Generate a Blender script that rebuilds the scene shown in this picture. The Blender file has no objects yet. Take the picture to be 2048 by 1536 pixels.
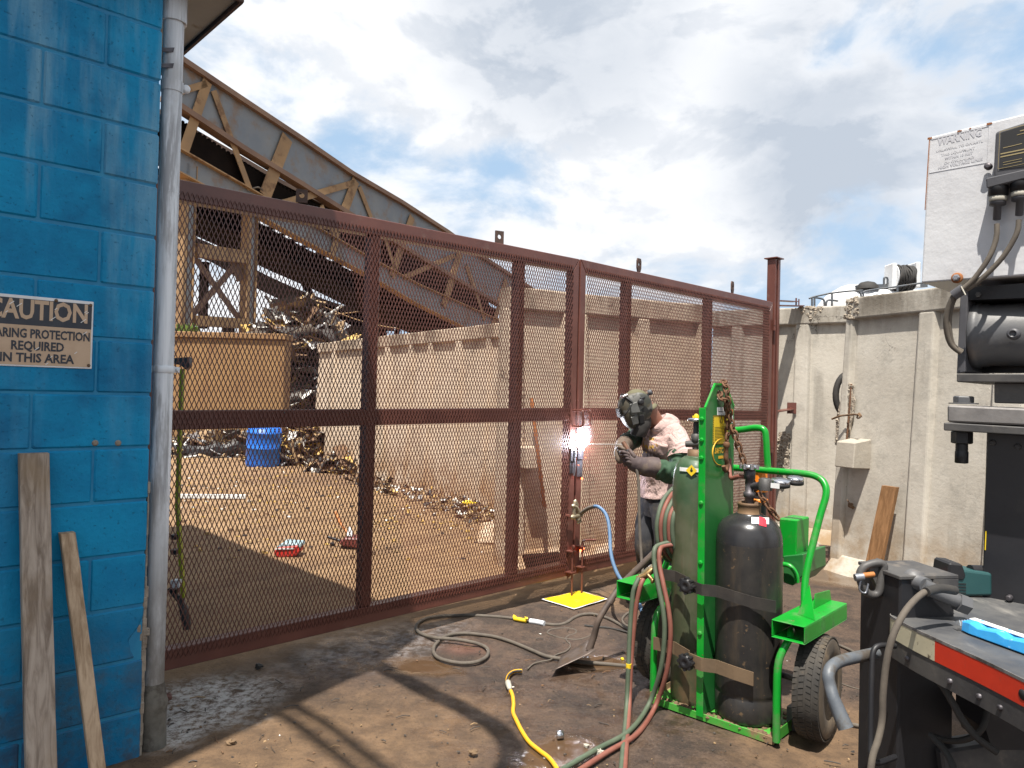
import bpy, bmesh, math, random
from math import radians, sin, cos, pi, sqrt, atan2
from mathutils import Vector, Matrix, noise as mnoise
random.seed(7)
SC = bpy.context.scene
COL = SC.collection
V = Vector

# ---------------------------------------------------------------- camera
F_PX, CAM_H, PITCH, ROLL = 1480.0, 1.48, radians(0.8), radians(1.4)
cF = V((0, cos(PITCH), sin(PITCH))); cU0 = V((0, -sin(PITCH), cos(PITCH))); cR0 = V((1, 0, 0))
cR = cR0 * cos(ROLL) + cU0 * sin(ROLL); cU = cU0 * cos(ROLL) - cR0 * sin(ROLL)
CAM = V((0, 0, CAM_H))
cd = bpy.data.cameras.new('camera'); cam = bpy.data.objects.new('camera', cd); COL.objects.link(cam)
cd.sensor_width = 36.0; cd.lens = F_PX / 2048 * 36.0; cd.clip_start = 0.05; cd.clip_end = 3000
M = Matrix((cR, cU, -cF)).transposed().to_4x4(); M.translation = CAM
cam.matrix_world = M
SC.camera = cam

# ---------------------------------------------------------------- light
SUN_DIR = V((0.110, 0.392, -1.0)).normalized()          # the way the light travels
EL = math.asin(-SUN_DIR.z); ROT = atan2(-SUN_DIR.x, -SUN_DIR.y)
sd = bpy.data.lights.new('sun', 'SUN'); sd.energy = 5.0; sd.angle = radians(0.55); sd.color = (1.0, 0.945, 0.86)
so = bpy.data.objects.new('sun', sd); COL.objects.link(so)
so.rotation_euler = SUN_DIR.to_track_quat('-Z', 'Y').to_euler(); so.location = (0, 0, 30)
SC.view_settings.view_transform = 'Standard'; SC.view_settings.look = 'None'
SC.view_settings.exposure = 0.85; SC.view_settings.gamma = 1.0; SC.view_settings.use_curve_mapping = False

def ray(px, py): return cF + cR * ((px - 1024) / F_PX) + cU * ((768 - py) / F_PX)
def at(px, py, Y): d = ray(px, py); return CAM + d * (Y / d.y)
def gnd(px, py, z=0.0): d = ray(px, py); return CAM + d * ((z - CAM_H) / d.z)
def onp(px, py, p, n): d = ray(px, py); return CAM + d * ((p - CAM).dot(n) / d.dot(n))

# ---------------------------------------------------------------- node helper
class G:
    def __init__(s, name, world=False):
        if world:
            s.m = bpy.data.worlds.new(name)
        else:
            s.m = bpy.data.materials.new(name)
        s.m.use_nodes = True; s.nt = s.m.node_tree
        for n in list(s.nt.nodes): s.nt.nodes.remove(n)
        s._c = {}
    def node(s, typ, ins=None, **props):
        n = s.nt.nodes.new(typ)
        for k, v in props.items(): setattr(n, k, v)
        for k, v in (ins or {}).items(): s.set(n.inputs[k], v)
        return n
    def set(s, sock, v):
        if isinstance(v, bpy.types.NodeSocket): s.nt.links.new(v, sock)
        elif v is not None:
            if isinstance(v, (tuple, list)) and len(v) == 3 and sock.type == 'RGBA': v = (*v, 1)
            sock.default_value = v
    def m_(s, op, a, b=None, clamp=False):
        n = s.node('ShaderNodeMath', operation=op, use_clamp=clamp); s.set(n.inputs[0], a)
        if b is not None: s.set(n.inputs[1], b)
        return n.outputs[0]
    def mix(s, f, a, b, mode='MIX'):
        n = s.node('ShaderNodeMix', data_type='RGBA', blend_type=mode); s.set(n.inputs[0], f); s.set(n.inputs[6], a); s.set(n.inputs[7], b)
        return n.outputs[2]
    def mr(s, v, a, b, c=0.0, d=1.0):
        n = s.node('ShaderNodeMapRange', interpolation_type='SMOOTHSTEP')
        for i, x in enumerate((v, a, b, c, d)): s.set(n.inputs[i], x)
        return n.outputs[0]
    def obj(s):
        if 'o' not in s._c: s._c['o'] = s.node('ShaderNodeTexCoord').outputs['Object']
        return s._c['o']
    def gen(s): return s.node('ShaderNodeTexCoord').outputs['Generated']
    def pos(s):
        if 'p' not in s._c: s._c['p'] = s.node('ShaderNodeNewGeometry').outputs['Position']
        return s._c['p']
    def vm(s, op, a, b=None, scale=None):
        n = s.node('ShaderNodeVectorMath', operation=op); s.set(n.inputs[0], a)
        if b is not None: s.set(n.inputs[1], b)
        if scale is not None: s.set(n.inputs['Scale'], scale)
        return n.outputs['Value'] if op in ('DOT_PRODUCT', 'LENGTH', 'DISTANCE') else n.outputs['Vector']
    def noise(s, scale, detail=4, rough=0.55, vec=None, dist=0.0, st=None):
        vec = vec or s.obj()
        if st: vec = s.vm('MULTIPLY', vec, st)
        n = s.node('ShaderNodeTexNoise', {'Scale': scale, 'Detail': detail, 'Roughness': rough, 'Distortion': dist, 'Vector': vec})
        return n.outputs[0]
    def voro(s, scale, vec=None, feature='F1', out='Distance', rnd=1.0):
        n = s.node('ShaderNodeTexVoronoi', {'Scale': scale, 'Vector': vec or s.obj(), 'Randomness': rnd}, feature=feature)
        return n.outputs[out]
    def xyz(s, v):
        n = s.node('ShaderNodeSeparateXYZ', {0: v}); return n.outputs
    def bump(s, h, strength=0.3, dist=0.01, normal=None):
        n = s.node('ShaderNodeBump', {'Height': h, 'Strength': strength, 'Distance': dist})
        if normal is not None: s.set(n.inputs['Normal'], normal)
        return n.outputs[0]
    def out(s, base, rough=0.6, metal=0.0, normal=None, spec=0.5, **kw):
        b = s.node('ShaderNodeBsdfPrincipled'); s.set(b.inputs['Base Color'], base); s.set(b.inputs['Roughness'], rough)
        s.set(b.inputs['Metallic'], metal); s.set(b.inputs['Specular IOR Level'], spec)
        if normal is not None: s.set(b.inputs['Normal'], normal)
        for k, v in kw.items(): s.set(b.inputs[k.replace('_', ' ')], v)
        o = s.node('ShaderNodeOutputMaterial'); s.nt.links.new(b.outputs[0], o.inputs[0])
        return s.m

# ---------------------------------------------------------------- sky
def make_world():
    g = G('World', world=True)
    SC.world = g.m
    sky = g.node('ShaderNodeTexSky', sky_type='NISHITA', sun_disc=False, sun_elevation=EL, sun_rotation=ROT, air_density=1.0, dust_density=1.2, ozone_density=1.5)
    d = g.gen()
    v = g.vm('MULTIPLY', d, (1.0, 1.0, 1.75))
    big = g.noise(2.3, 3, 0.5, v); det = g.noise(5.2, 11, 0.58, v, dist=0.25); fine = g.noise(13.0, 8, 0.6, v, dist=0.4)
    lift = g.noise(5.2, 11, 0.58, g.vm('ADD', v, (0.0, 0.0, 0.055)), dist=0.25)
    def blob(px, py, r0, r1):
        w = ray(px, py).normalized(); return g.mr(g.vm('DOT_PRODUCT', d, w), cos(radians(r1)), cos(radians(r0)))
    cov = g.m_('ADD', g.m_('MULTIPLY', det, 0.60), g.m_('MULTIPLY', big, 0.40))
    for px, py, r0, r1, k in ((1085, 325, 1, 6, -.11), (660, 240, 1, 7, -.055), (500, 90, 1, 8, .07), (1960, 70, 1, 6, -.07), (1680, 560, 0, 9, -.125), (880, 300, 1, 5, -.03), (1750, 230, 3, 14, .10), (1150, 40, 3, 15, .09), (1150, 500, 2, 9, .07), (700, 60, 2, 8, .05), (1450, 400, 2, 9, .05)):
        cov = g.m_('ADD', cov, g.m_('MULTIPLY', blob(px, py, r0, r1), k))
    mask = g.mr(cov, 0.395, 0.54)
    sh = g.m_('ADD', g.m_('MULTIPLY', blob(1740, 230, 0, 13), 0.80), g.m_('MULTIPLY', blob(1130, 0, 1, 12), 0.62))
    sh = g.m_('ADD', sh, g.m_('MULTIPLY', blob(1640, 400, 1, 6), 0.30))
    sh = g.m_('MULTIPLY', sh, g.mr(g.m_('ADD', g.m_('MULTIPLY', det, .6), g.m_('MULTIPLY', big, .4)), 0.36, 0.58, 0.25, 1.05))
    sh = g.m_('ADD', sh, g.mr(g.m_('SUBTRACT', lift, det), -0.02, 0.09, 0.0, 0.34))
    sh = g.m_('ADD', sh, g.m_('MULTIPLY', g.mr(fine, 0.45, 0.68), 0.16), clamp=True)
    cloud = g.mix(sh, (7.1, 7.2, 7.4), (3.9, 4.35, 5.0))
    base = g.mix(0.78, sky.outputs[0], (3.5, 4.9, 6.5))
    base = g.mix(g.mr(g.xyz(d)[2], 0.30, 0.0), base, (3.7, 4.8, 6.1))
    c = g.mix(mask, base, cloud)
    bg = g.node('ShaderNodeBackground', {'Color': c, 'Strength': 0.082})
    o = g.node('ShaderNodeOutputWorld'); g.nt.links.new(bg.outputs[0], o.inputs[0])
make_world()
# ---------------------------------------------------------------- object helpers
def tag(o, label=None, cat=None, group=None, kind=None):
    if label: o['label'] = label
    if cat: o['category'] = cat
    if group: o['group'] = group
    if kind: o['kind'] = kind
    return o
def empty(name, loc, label=None, cat=None, group=None):
    o = bpy.data.objects.new(name, None); COL.objects.link(o); o.location = loc; o.empty_display_size = 0.2
    return tag(o, label, cat, group)
def origin(o):
    p = V((0, 0, 0))
    while o: p = p + V(o.location); o = o.parent
    return p
def perp(t):
    a = V((0, 0, 1)) if abs(t.z) < 0.9 else V((1, 0, 0))
    n = t.cross(a).normalized(); return n, t.cross(n).normalized()
def spline(pts, n=6, closed=False):
    pts = [V(p) for p in pts]; out = []; L = len(pts)
    rng = range(L) if closed else range(L - 1)
    for i in rng:
        if closed: p0, p1, p2, p3 = pts[i - 1], pts[i], pts[(i + 1) % L], pts[(i + 2) % L]
        else: p0, p1, p2, p3 = pts[max(i - 1, 0)], pts[i], pts[i + 1], pts[min(i + 2, L - 1)]
        for k in range(n):
            t = k / n
            out.append(0.5 * ((2 * p1) + (p2 - p0) * t + (2 * p0 - 5 * p1 + 4 * p2 - p3) * t * t + (3 * p1 - p0 - 3 * p2 + p3) * t ** 3))
    if not closed: out.append(pts[-1])
    return out
def lerp(a, b, t): return a + (b - a) * t

class MB:
    """collects shapes in world coordinates (through fn if given) and links them as ONE mesh object"""
    def __init__(s, fn=None): s.v = []; s.f = []; s.mi = []; s.sm = []; s.fn = fn
    def add(s, vs, fs, m=0, sm=False):
        b = len(s.v); s.v += [V(p) for p in vs]
        for f in fs: s.f.append([b + i for i in f]); s.mi.append(m); s.sm.append(sm)
        return s
    def box(s, c, h, ax=(1, 0, 0), ay=(0, 1, 0), az=(0, 0, 1), m=0):
        c = V(c); ax, ay, az = V(ax) * h[0], V(ay) * h[1], V(az) * h[2]
        vs = [c + ax * i + ay * j + az * k for i in (-1, 1) for j in (-1, 1) for k in (-1, 1)]
        return s.add(vs, [(0, 1, 3, 2), (4, 6, 7, 5), (0, 4, 5, 1), (2, 3, 7, 6), (0, 2, 6, 4), (1, 5, 7, 3)], m)
    def ab(s, lo, hi, m=0):
        lo, hi = V(lo), V(hi); return s.box((lo + hi) / 2, (hi - lo) / 2, m=m)
    def bar(s, p0, p1, w, h, side=None, m=0):
        p0, p1 = V(p0), V(p1); t = (p1 - p0).normalized()
        if side is None: a, b = perp(t)
        else: a = (V(side) - t * V(side).dot(t)).normalized(); b = t.cross(a)
        return s.box((p0 + p1) / 2, ((p1 - p0).length / 2, w / 2, h / 2), t, a, b, m)
    def hexa(s, q0, q1, m=0):     # two quads (4 pts each) joined
        return s.add(list(q0) + list(q1), [(3, 2, 1, 0), (4, 5, 6, 7), (0, 1, 5, 4), (1, 2, 6, 5), (2, 3, 7, 6), (3, 0, 4, 7)], m)
    def tube(s, pts, r, n=10, m=0, closed=False, caps=True, round_=False):
        pts = [V(p) for p in pts]; L = len(pts)
        rs = list(r) if isinstance(r, (list, tuple)) else [r] * L
        if round_:
            t0 = (pts[0] - pts[1]).normalized(); t1 = (pts[-1] - pts[-2]).normalized(); a, b = rs[0], rs[-1]
            pts = [pts[0] + t0 * a * .95, pts[0] + t0 * a * .6] + pts + [pts[-1] + t1 * b * .6, pts[-1] + t1 * b * .95]
            rs = [a * .3, a * .8] + rs + [b * .8, b * .3]; L = len(pts)
        vs = []; a = None
        for i, p in enumerate(pts):
            q = pts[(i + 1) % L] if (closed or i < L - 1) else p; o = pts[i - 1] if (closed or i > 0) else p
            t = (q - o)
            t = t.normalized() if t.length > 1e-9 else V((0, 0, 1))
            if a is None: a, b = perp(t)
            else:
                a = a - t * a.dot(t)
                a = a.normalized() if a.length > 1e-6 else perp(t)[0]
                b = t.cross(a)
            for k in range(n):
                w = 2 * pi * k / n; vs.append(p + (a * cos(w) + b * sin(w)) * rs[i])
        fs = []
        for i in range(L if closed else L - 1):
            j = (i + 1) % L
            for k in range(n): l = (k + 1) % n; fs.append((i * n + k, i * n + l, j * n + l, j * n + k))
        s.add(vs, fs, m, True)
        if caps and not closed:
            s.add(vs[:n], [tuple(range(n))[::-1]], m); s.add(vs[-n:], [tuple(range(n))], m)
        return s
    def lathe(s, prof, o, ax=(0, 0, 1), n=28, m=0, sm=True, x=None):
        o = V(o); ax = V(ax).normalized(); a, b = perp(ax)
        vs = []; fs = []
        for r, h in prof:
            for k in range(n): w = 2 * pi * k / n; vs.append(o + ax * h + (a * cos(w) + b * sin(w)) * r)
        for i in range(len(prof) - 1):
            for k in range(n): l = (k + 1) % n; fs.append((i * n + k, i * n + l, (i + 1) * n + l, (i + 1) * n + k))
        s.add(vs, fs, m, sm)
        for q, idx in ((prof[0], 0), (prof[-1], len(prof) - 1)):
            if q[0] > 1e-4: s.add(vs[idx * n:(idx + 1) * n], [tuple(range(n))], m)
        return s
    def prism(s, pts, thick, m=0):
        pts = [V(p) for p in pts]; L = len(pts); t = V(thick)
        return s.add(pts + [p + t for p in pts], [tuple(range(L))[::-1], tuple(range(L, 2 * L))] + [(i, (i + 1) % L, L + (i + 1) % L, L + i) for i in range(L)], m)
    def loft(s, rings, m=0, sm=True, caps=True):   # rings: lists of equal length
        n = len(rings[0]); vs = [p for r in rings for p in r]; fs = []
        for i in range(len(rings) - 1):
            for k in range(n): l = (k + 1) % n; fs.append((i * n + k, i * n + l, (i + 1) * n + l, (i + 1) * n + k))
        s.add(vs, fs, m, sm)
        if caps: s.add(rings[0], [tuple(range(n))[::-1]], m, sm); s.add(rings[-1], [tuple(range(n))], m, sm)
        return s
    def ibeam(s, p0, p1, depth, width, up, tf=0.03, tw=0.02, m=0):
        p0, p1 = V(p0), V(p1); t = (p1 - p0).normalized(); u = (V(up) - t * V(up).dot(t)).normalized(); w = t.cross(u); Lh = (p1 - p0).length / 2; c = (p0 + p1) / 2
        s.box(c + u * (depth / 2 - tf / 2), (Lh, width / 2, tf / 2), t, w, u, m)
        s.box(c - u * (depth / 2 - tf / 2), (Lh, width / 2, tf / 2), t, w, u, m)
        return s.box(c, (Lh, tw / 2, depth / 2 - tf - 0.001), t, w, u, m)
    def build(s, name, mats, parent=None, bevel=0, loc=None, subd=0, weld=False, seg=1):
        if s.fn: vs = [s.fn(p) for p in s.v]
        else: vs = s.v
        o_ = origin(parent) if parent else (V(loc) if loc is not None else V((0, 0, 0)))
        if parent is None and loc is None:
            lo = [min(p[i] for p in vs) for i in range(3)]; hi = [max(p[i] for p in vs) for i in range(3)]
            o_ = V(((lo[0] + hi[0]) / 2, (lo[1] + hi[1]) / 2, lo[2]))
        me = bpy.data.meshes.new(name); me.from_pydata([p - o_ for p in vs], [], s.f)
        me.polygons.foreach_set('material_index', s.mi); me.polygons.foreach_set('use_smooth', s.sm)
        for mt in (mats if isinstance(mats, (list, tuple)) else [mats]): me.materials.append(mt)
        if weld or True:
            bm = bmesh.new(); bm.from_mesh(me)
            if weld: bmesh.ops.remove_doubles(bm, verts=bm.verts, dist=weld if weld is not True else 1e-4)
            if len(bm.faces) < 60000: bmesh.ops.recalc_face_normals(bm, faces=bm.faces)
            bm.to_mesh(me); bm.free()
        o = bpy.data.objects.new(name, me); COL.objects.link(o)
        if parent: o.parent = parent
        else: o.location = o_
        if bevel:
            b = o.modifiers.new('bevel', 'BEVEL'); b.width = bevel; b.segments = seg; b.limit_method = 'ANGLE'; b.angle_limit = radians(40)
        if subd:
            b = o.modifiers.new('subsurf', 'SUBSURF'); b.levels = subd; b.render_levels = subd
        return o

def text(body, name, m, org, xd, ud, cap, width=None, parent=None, bold=0.0, align='CENTER', extrude=0.0006, shear=0.0, fn=None):
    """lettering as a mesh: org = baseline point, xd / ud = directions, cap = capital height in metres"""
    cu = bpy.data.curves.new(name, 'FONT'); cu.body = body; cu.align_x = align; cu.size = 1.0; cu.offset = bold; cu.shear = shear
    cu.extrude = 0.0; cu.resolution_u = 2
    t = bpy.data.objects.new(name, cu); me = bpy.data.meshes.new_from_object(t)
    bpy.data.objects.remove(t); bpy.data.curves.remove(cu)
    xs = [v.co.x for v in me.vertices]; w0 = (max(xs) - min(xs)) or 1
    sy = cap / 0.70; sx = sy if width is None else width / w0
    xd, ud, org = V(xd), V(ud), V(org); nd = xd.cross(ud).normalized()
    mb = MB(); vs = [org + xd * v.co.x * sx + ud * v.co.y * sy + nd * extrude for v in me.vertices]
    if fn: vs = [fn(p) for p in vs]
    mb.add(vs, [tuple(p.vertices) for p in me.polygons]); bpy.data.meshes.remove(me)
    return mb.build(name, m, parent)

def copy_tree(o, parent=None):
    c = o.copy(); COL.objects.link(c)
    if parent: c.parent = parent
    for ch in [x for x in bpy.data.objects if x.parent == o]: copy_tree(ch, c)
    return c

def skin(name, joints, edges, m, parent, sub=2, smooth=True):
    """joints: [(point, radius or (rx, ry))]; grown with a Skin modifier"""
    o_ = origin(parent); me = bpy.data.meshes.new(name)
    me.from_pydata([V(j[0]) - o_ for j in joints], edges, []); me.materials.append(m)
    ob = bpy.data.objects.new(name, me); COL.objects.link(ob); ob.parent = parent
    sk = ob.modifiers.new('skin', 'SKIN'); sk.use_smooth_shade = smooth; sk.branch_smoothing = 0.6
    if not me.skin_vertices: me.skin_vertices.new()
    for i, j in enumerate(joints):
        r = j[1] if isinstance(j[1], tuple) else (j[1], j[1])
        me.skin_vertices[0].data[i].radius = r; me.skin_vertices[0].data[i].use_root = (i == 0)
    su = ob.modifiers.new('subsurf', 'SUBSURF'); su.levels = sub; su.render_levels = sub
    return ob

# ---------------------------------------------------------------- materials
def mat(name, c1, c2=None, sc=6, rough=0.55, metal=0.0, bump=0.15, bsc=70, bd=0.004, dirt=None, dsc=4, dlo=0.5, dhi=0.65, st=None, spec=0.5, r2=None, dst=None, speck=None, ssc=90, slo=0.68):
    g = G(name); c2 = c2 or c1
    n1 = g.noise(sc, 6, 0.6, st=st)
    col = g.mix(g.mr(n1, 0.3, 0.7), c1, c2); ro = rough
    if dirt:
        dm = g.mr(g.noise(dsc, 8, 0.65, st=dst), dlo, dhi); col = g.mix(dm, col, dirt)
        if r2 is not None: ro = g.mr(dm, 0, 1, rough, r2)
    if speck: col = g.mix(g.mr(g.noise(ssc, 3, 0.5), slo, slo + 0.05), col, speck)
    nb = g.noise(bsc, 5, 0.6); nrm = g.bump(nb, bump, bd) if bump else None
    return g.out(col, ro, metal, nrm, spec)
def emis(name, c, s):
    g = G(name); e = g.node('ShaderNodeEmission', {'Color': (*c, 1), 'Strength': s}); o = g.node('ShaderNodeOutputMaterial'); g.nt.links.new(e.outputs[0], o.inputs[0]); return g.m

def blue_paint():
    g = G('blue_block_paint'); p = g.obj(); x, y, z = g.xyz(p)
    st = g.noise(5.5, 6, 0.6, st=(1, 1, 0.12)); st2 = g.noise(2.0, 4, 0.55, st=(1, 1, 0.35)); cl = g.noise(3.0, 7, 0.65)
    base = g.mix(g.mr(cl, 0.35, 0.65), (0.001, 0.165, 0.345), (0.002, 0.240, 0.455))
    up = g.mr(z, 0.9, 2.6)                          # chalky streaks run down from the top
    k = g.m_('MULTIPLY', g.mr(st, 0.46, 0.68), g.m_('ADD', g.m_('MULTIPLY', up, 0.75), 0.10))
    base = g.mix(k, base, (0.17, 0.35, 0.47))
    k2 = g.m_('MULTIPLY', g.m_('MULTIPLY', g.mr(st2, 0.50, 0.62), g.mr(g.noise(8, 6, 0.7), 0.35, 0.6)), g.mr(z, 1.5, 2.6, 0.0, 0.75))
    base = g.mix(k2, base, (0.055, 0.15, 0.20))
    mud = g.m_('MULTIPLY', g.mr(g.noise(6, 8, 0.7), 0.38, 0.60), g.mr(z, 0.75, 0.08, 0.0, 0.85))
    base = g.mix(mud, base, (0.07, 0.055, 0.045))
    pore = g.mr(g.noise(75, 3, 0.6), 0.36, 0.30)
    base = g.mix(g.m_('MULTIPLY', pore, 0.45), base, (0.01, 0.09, 0.17))
    hgt = g.m_('SUBTRACT', g.noise(48, 6, 0.62), g.m_('MULTIPLY', pore, 0.5))
    dk = g.m_('MULTIPLY', g.mr(g.noise(1.7, 6, 0.6), 0.44, 0.64), g.mr(g.noise(11, 5, 0.6), 0.25, 0.7, 0.4, 1.0))
    base = g.mix(g.m_('MULTIPLY', dk, 0.62), base, (0.001, 0.075, 0.185))
    return g.out(base, 0.68, 0, g.bump(hgt, 0.7, 0.005), 0.25)

def concrete(name, c1, c2, tint=None, crack=True, top_dark=2.0, sc=1.0):
    g = G(name); p = g.pos(); x, y, z = g.xyz(p)
    n1 = g.noise(1.6 * sc, 7, 0.62, p); col = g.mix(g.mr(n1, 0.32, 0.68), c1, c2)
    col = g.mix(g.m_('MULTIPLY', g.mr(g.noise(5, 8, 0.7, p), 0.48, 0.68), 0.55), col, tuple(c * 0.58 for c in c1))
    if top_dark:
        tm = g.m_('MULTIPLY', g.mr(z, top_dark - 0.05, top_dark + 0.42), g.mr(g.noise(3.2, 7, 0.65, p, st=(1, 1, 0.22)), 0.38, 0.66))
        col = g.mix(g.m_('MULTIPLY', tm, 0.80), col, (0.085, 0.066, 0.045))
    run = g.m_('MULTIPLY', g.mr(g.noise(4.5, 6, 0.6, p, st=(1, 1, 0.07)), 0.52, 0.66), g.mr(g.noise(1.3, 4, .6, p), .42, .60))
    col = g.mix(g.m_('MULTIPLY', run, 0.55), col, tuple(c * 0.50 for c in c2))
    if tint:
        bm_ = g.m_('MULTIPLY', g.mr(z, 0.75, 0.0), g.mr(g.noise(3.5, 7, 0.65, p), 0.32, 0.62)); col = g.mix(bm_, col, tint)
    if crack:
        wv = g.vm('ADD', p, g.vm('SCALE', g.node('ShaderNodeTexNoise', {'Scale': 2.6, 'Detail': 6, 'Roughness': 0.65, 'Vector': p}).outputs[1], scale=0.55))
        e = g.voro(0.72, wv, 'DISTANCE_TO_EDGE'); ck = g.m_('MULTIPLY', g.mr(e, 0.0055, 0.001), g.mr(g.noise(1.1, 2, 0.5, p), 0.47, 0.58))
        col = g.mix(g.m_('MULTIPLY', ck, 0.8), col, (0.07, 0.06, 0.05))
    pit = g.mr(g.voro(26, p), 0.10, 0.05); pit = g.m_('MULTIPLY', pit, g.mr(g.noise(7, 3, 0.5, p), 0.5, 0.6))
    col = g.mix(g.m_('MULTIPLY', pit, 0.75), col, (0.05, 0.042, 0.035))
    h = g.m_('SUBTRACT', g.m_('ADD', g.noise(30, 6, 0.65, p), g.m_('MULTIPLY', n1, 0.6)), pit)
    return g.out(col, 0.88, 0, g.bump(h, 0.35, 0.01), 0.3)

def pipe_mat():
    g = G('streaked_galvanised'); x, y, z = g.xyz(g.obj())
    c = g.mix(g.mr(g.noise(30, 5, .6, st=(1, 1, .05)), .36, .64), (0.52, 0.55, 0.58), (0.72, 0.75, 0.78))
    c = g.mix(g.m_('MULTIPLY', g.mr(g.noise(22, 6, .68, st=(1, 1, .09)), .50, .64), .8), c, (0.25, 0.25, 0.26))
    c = g.mix(g.m_('MULTIPLY', g.mr(g.noise(7, 6, .68, st=(1, 1, .4)), .48, .66), .5), c, (0.30, 0.29, 0.28))
    c = g.mix(g.m_('MULTIPLY', g.mr(z, 1.15, 0.25, 0.0, 0.92), g.mr(g.noise(9, 7, .7, st=(1, 1, .3)), .30, .62, .45, 1.0)), c, (0.125, 0.115, 0.10))
    return g.out(c, .5, .05, g.bump(g.noise(40, 4, .6, st=(1, 1, .2)), .12, .003), .5)
MT = {}
MT['pipe'] = pipe_mat()
MT['blue'] = blue_paint()
MT['joint'] = mat('blue_mortar_joint', (0.002, 0.15, 0.31), (0.01, 0.21, 0.38), sc=8, rough=0.6, bump=0.5, bsc=40)
MT['bare_block'] = mat('bare_chipped_block', (0.30, 0.26, 0.21), (0.18, 0.15, 0.12), sc=20, rough=0.95, bump=0.8, bsc=45, bd=0.01)
MT['galv'] = mat('weathered_galvanised', (0.68, 0.71, 0.74), (0.52, 0.55, 0.58), sc=9, rough=0.5, metal=0.05, bump=0.08, dirt=(0.30, 0.29, 0.28), dsc=11, dlo=0.52, dhi=0.66, st=(1, 1, .25), dst=(1, 1, 0.10))
MT['clay'] = mat('mossy_pipe_boot', (0.15, 0.14, 0.12), (0.09, 0.085, 0.07), sc=14, rough=0.9, bump=0.5, dirt=(0.06, 0.05, 0.04), dsc=7)
MT['gutter'] = mat('grey_gutter_metal', (0.26, 0.27, 0.26), (0.20, 0.205, 0.20), sc=3, rough=0.5, metal=0.2, bump=0.05, dirt=(0.13, 0.10, 0.08), dsc=5, dlo=.58, dhi=.72)
MT['drip'] = mat('rusty_drip_edge', (0.10, 0.055, 0.04), (0.05, 0.03, 0.025), sc=12, rough=0.8)
MT['oxide'] = mat('red_oxide_primer', (0.105, 0.037, 0.028), (0.138, 0.050, 0.036), sc=5, rough=0.36, bump=0.07, bsc=90, dirt=(0.15, 0.083, 0.063), dsc=9, dlo=0.58, dhi=0.74)
MT['oxide_mesh'] = mat('red_oxide_mesh', (0.085, 0.029, 0.021), (0.125, 0.045, 0.032), sc=8, rough=0.42, bump=0)
MT['lug'] = mat('rusty_lug_steel', (0.06, 0.042, 0.036), (0.11, 0.06, 0.045), sc=20, rough=0.7, metal=.3, bump=.3)
MT['raw_steel'] = mat('raw_steel', (0.36, 0.37, 0.40), (0.24, 0.24, 0.26), sc=18, rough=0.35, metal=0.8, bump=.15)
MT['burnt'] = mat('burnt_steel', (0.055, 0.05, 0.055), (0.13, 0.12, 0.13), sc=22, rough=0.5, metal=0.6, bump=.25)
MT['conc_near'] = concrete('grey_tan_concrete', (0.49, 0.455, 0.395), (0.395, 0.36, 0.305), tint=(0.27, 0.185, 0.105))
MT['conc_yard'] = concrete('tan_concrete', (0.60, 0.49, 0.375), (0.52, 0.41, 0.30), tint=(0.33, 0.20, 0.105))
MT['rubble'] = mat('exposed_aggregate', (0.42, 0.36, 0.28), (0.24, 0.20, 0.16), sc=42, rough=0.95, bump=1.0, bsc=38, bd=0.02, speck=(.10, .085, .07), ssc=60, slo=.60)
MT['tan_steel'] = mat('tan_dusty_plate', (0.285, 0.165, 0.068), (0.235, 0.130, 0.055), sc=1.6, rough=0.8, bump=0.2, bsc=12, dirt=(0.19, 0.095, 0.04), dsc=2.2, dlo=.5, dhi=.68, dst=(1, 1, .4))
MT['beam_grey'] = mat('weathered_grey_girder', (0.16, 0.182, 0.205), (0.21, 0.22, 0.22), sc=1.2, rough=0.6, bump=0.12, bsc=10, dirt=(0.20, 0.125, 0.07), dsc=1.6, dlo=0.47, dhi=0.72, st=None)
MT['beam_rust'] = mat('rusty_girder', (0.34, 0.21, 0.10), (0.26, 0.165, 0.085), sc=1.5, rough=0.8, bump=0.2, bsc=14, dirt=(0.16, 0.085, 0.04), dsc=1.6, dlo=.52, dhi=.66)
MT['beam_brown'] = mat('brown_flange', (0.125, 0.072, 0.05), (0.19, 0.115, 0.072), sc=0.8, rough=0.75, bump=0.1, bsc=14)
MT['belt_dark'] = mat('dark_conveyor_underside', (0.009, 0.007, 0.006), (0.014, 0.010, 0.008), sc=2, rough=1.0, bump=0.2, bsc=8, spec=0.05)
MT['dark_steel'] = mat('shade_dark_steel', (0.016, 0.012, 0.010), (0.03, 0.02, 0.014), sc=2, rough=1.0, bump=0.2, bsc=10, spec=0.05)  # near-black stands in for shade on far girders and rollers under the deck
MT['black'] = mat('black_paint', (0.008, 0.008, 0.010), (0.015, 0.0145, 0.016), sc=5, rough=0.5, bump=0.12, bsc=45, dirt=(0.05, 0.043, 0.036), dsc=6, dlo=.60, dhi=.80)
MT['black_dusty'] = mat('dusty_black_steel', (0.035, 0.034, 0.036), (0.08, 0.075, 0.07), sc=7, rough=0.55, bump=0.25, bsc=40, dirt=(0.16, 0.135, 0.11), dsc=9, dlo=.55, dhi=.75)
MT['rubber'] = mat('black_rubber', (0.02, 0.019, 0.018), (0.035, 0.031, 0.027), sc=14, rough=0.75, bump=0.2)
MT['cable_grey'] = mat('dusty_grey_cable', (0.075, 0.062, 0.050), (0.115, 0.096, 0.075), sc=16, rough=0.8, bump=0.15)
MT['grey_pipe'] = mat('grey_painted_pipe', (0.07, 0.08, 0.095), (0.11, 0.12, 0.13), sc=12, rough=0.5, bump=0.2, dirt=(0.07, 0.06, 0.05), dsc=12)
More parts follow.
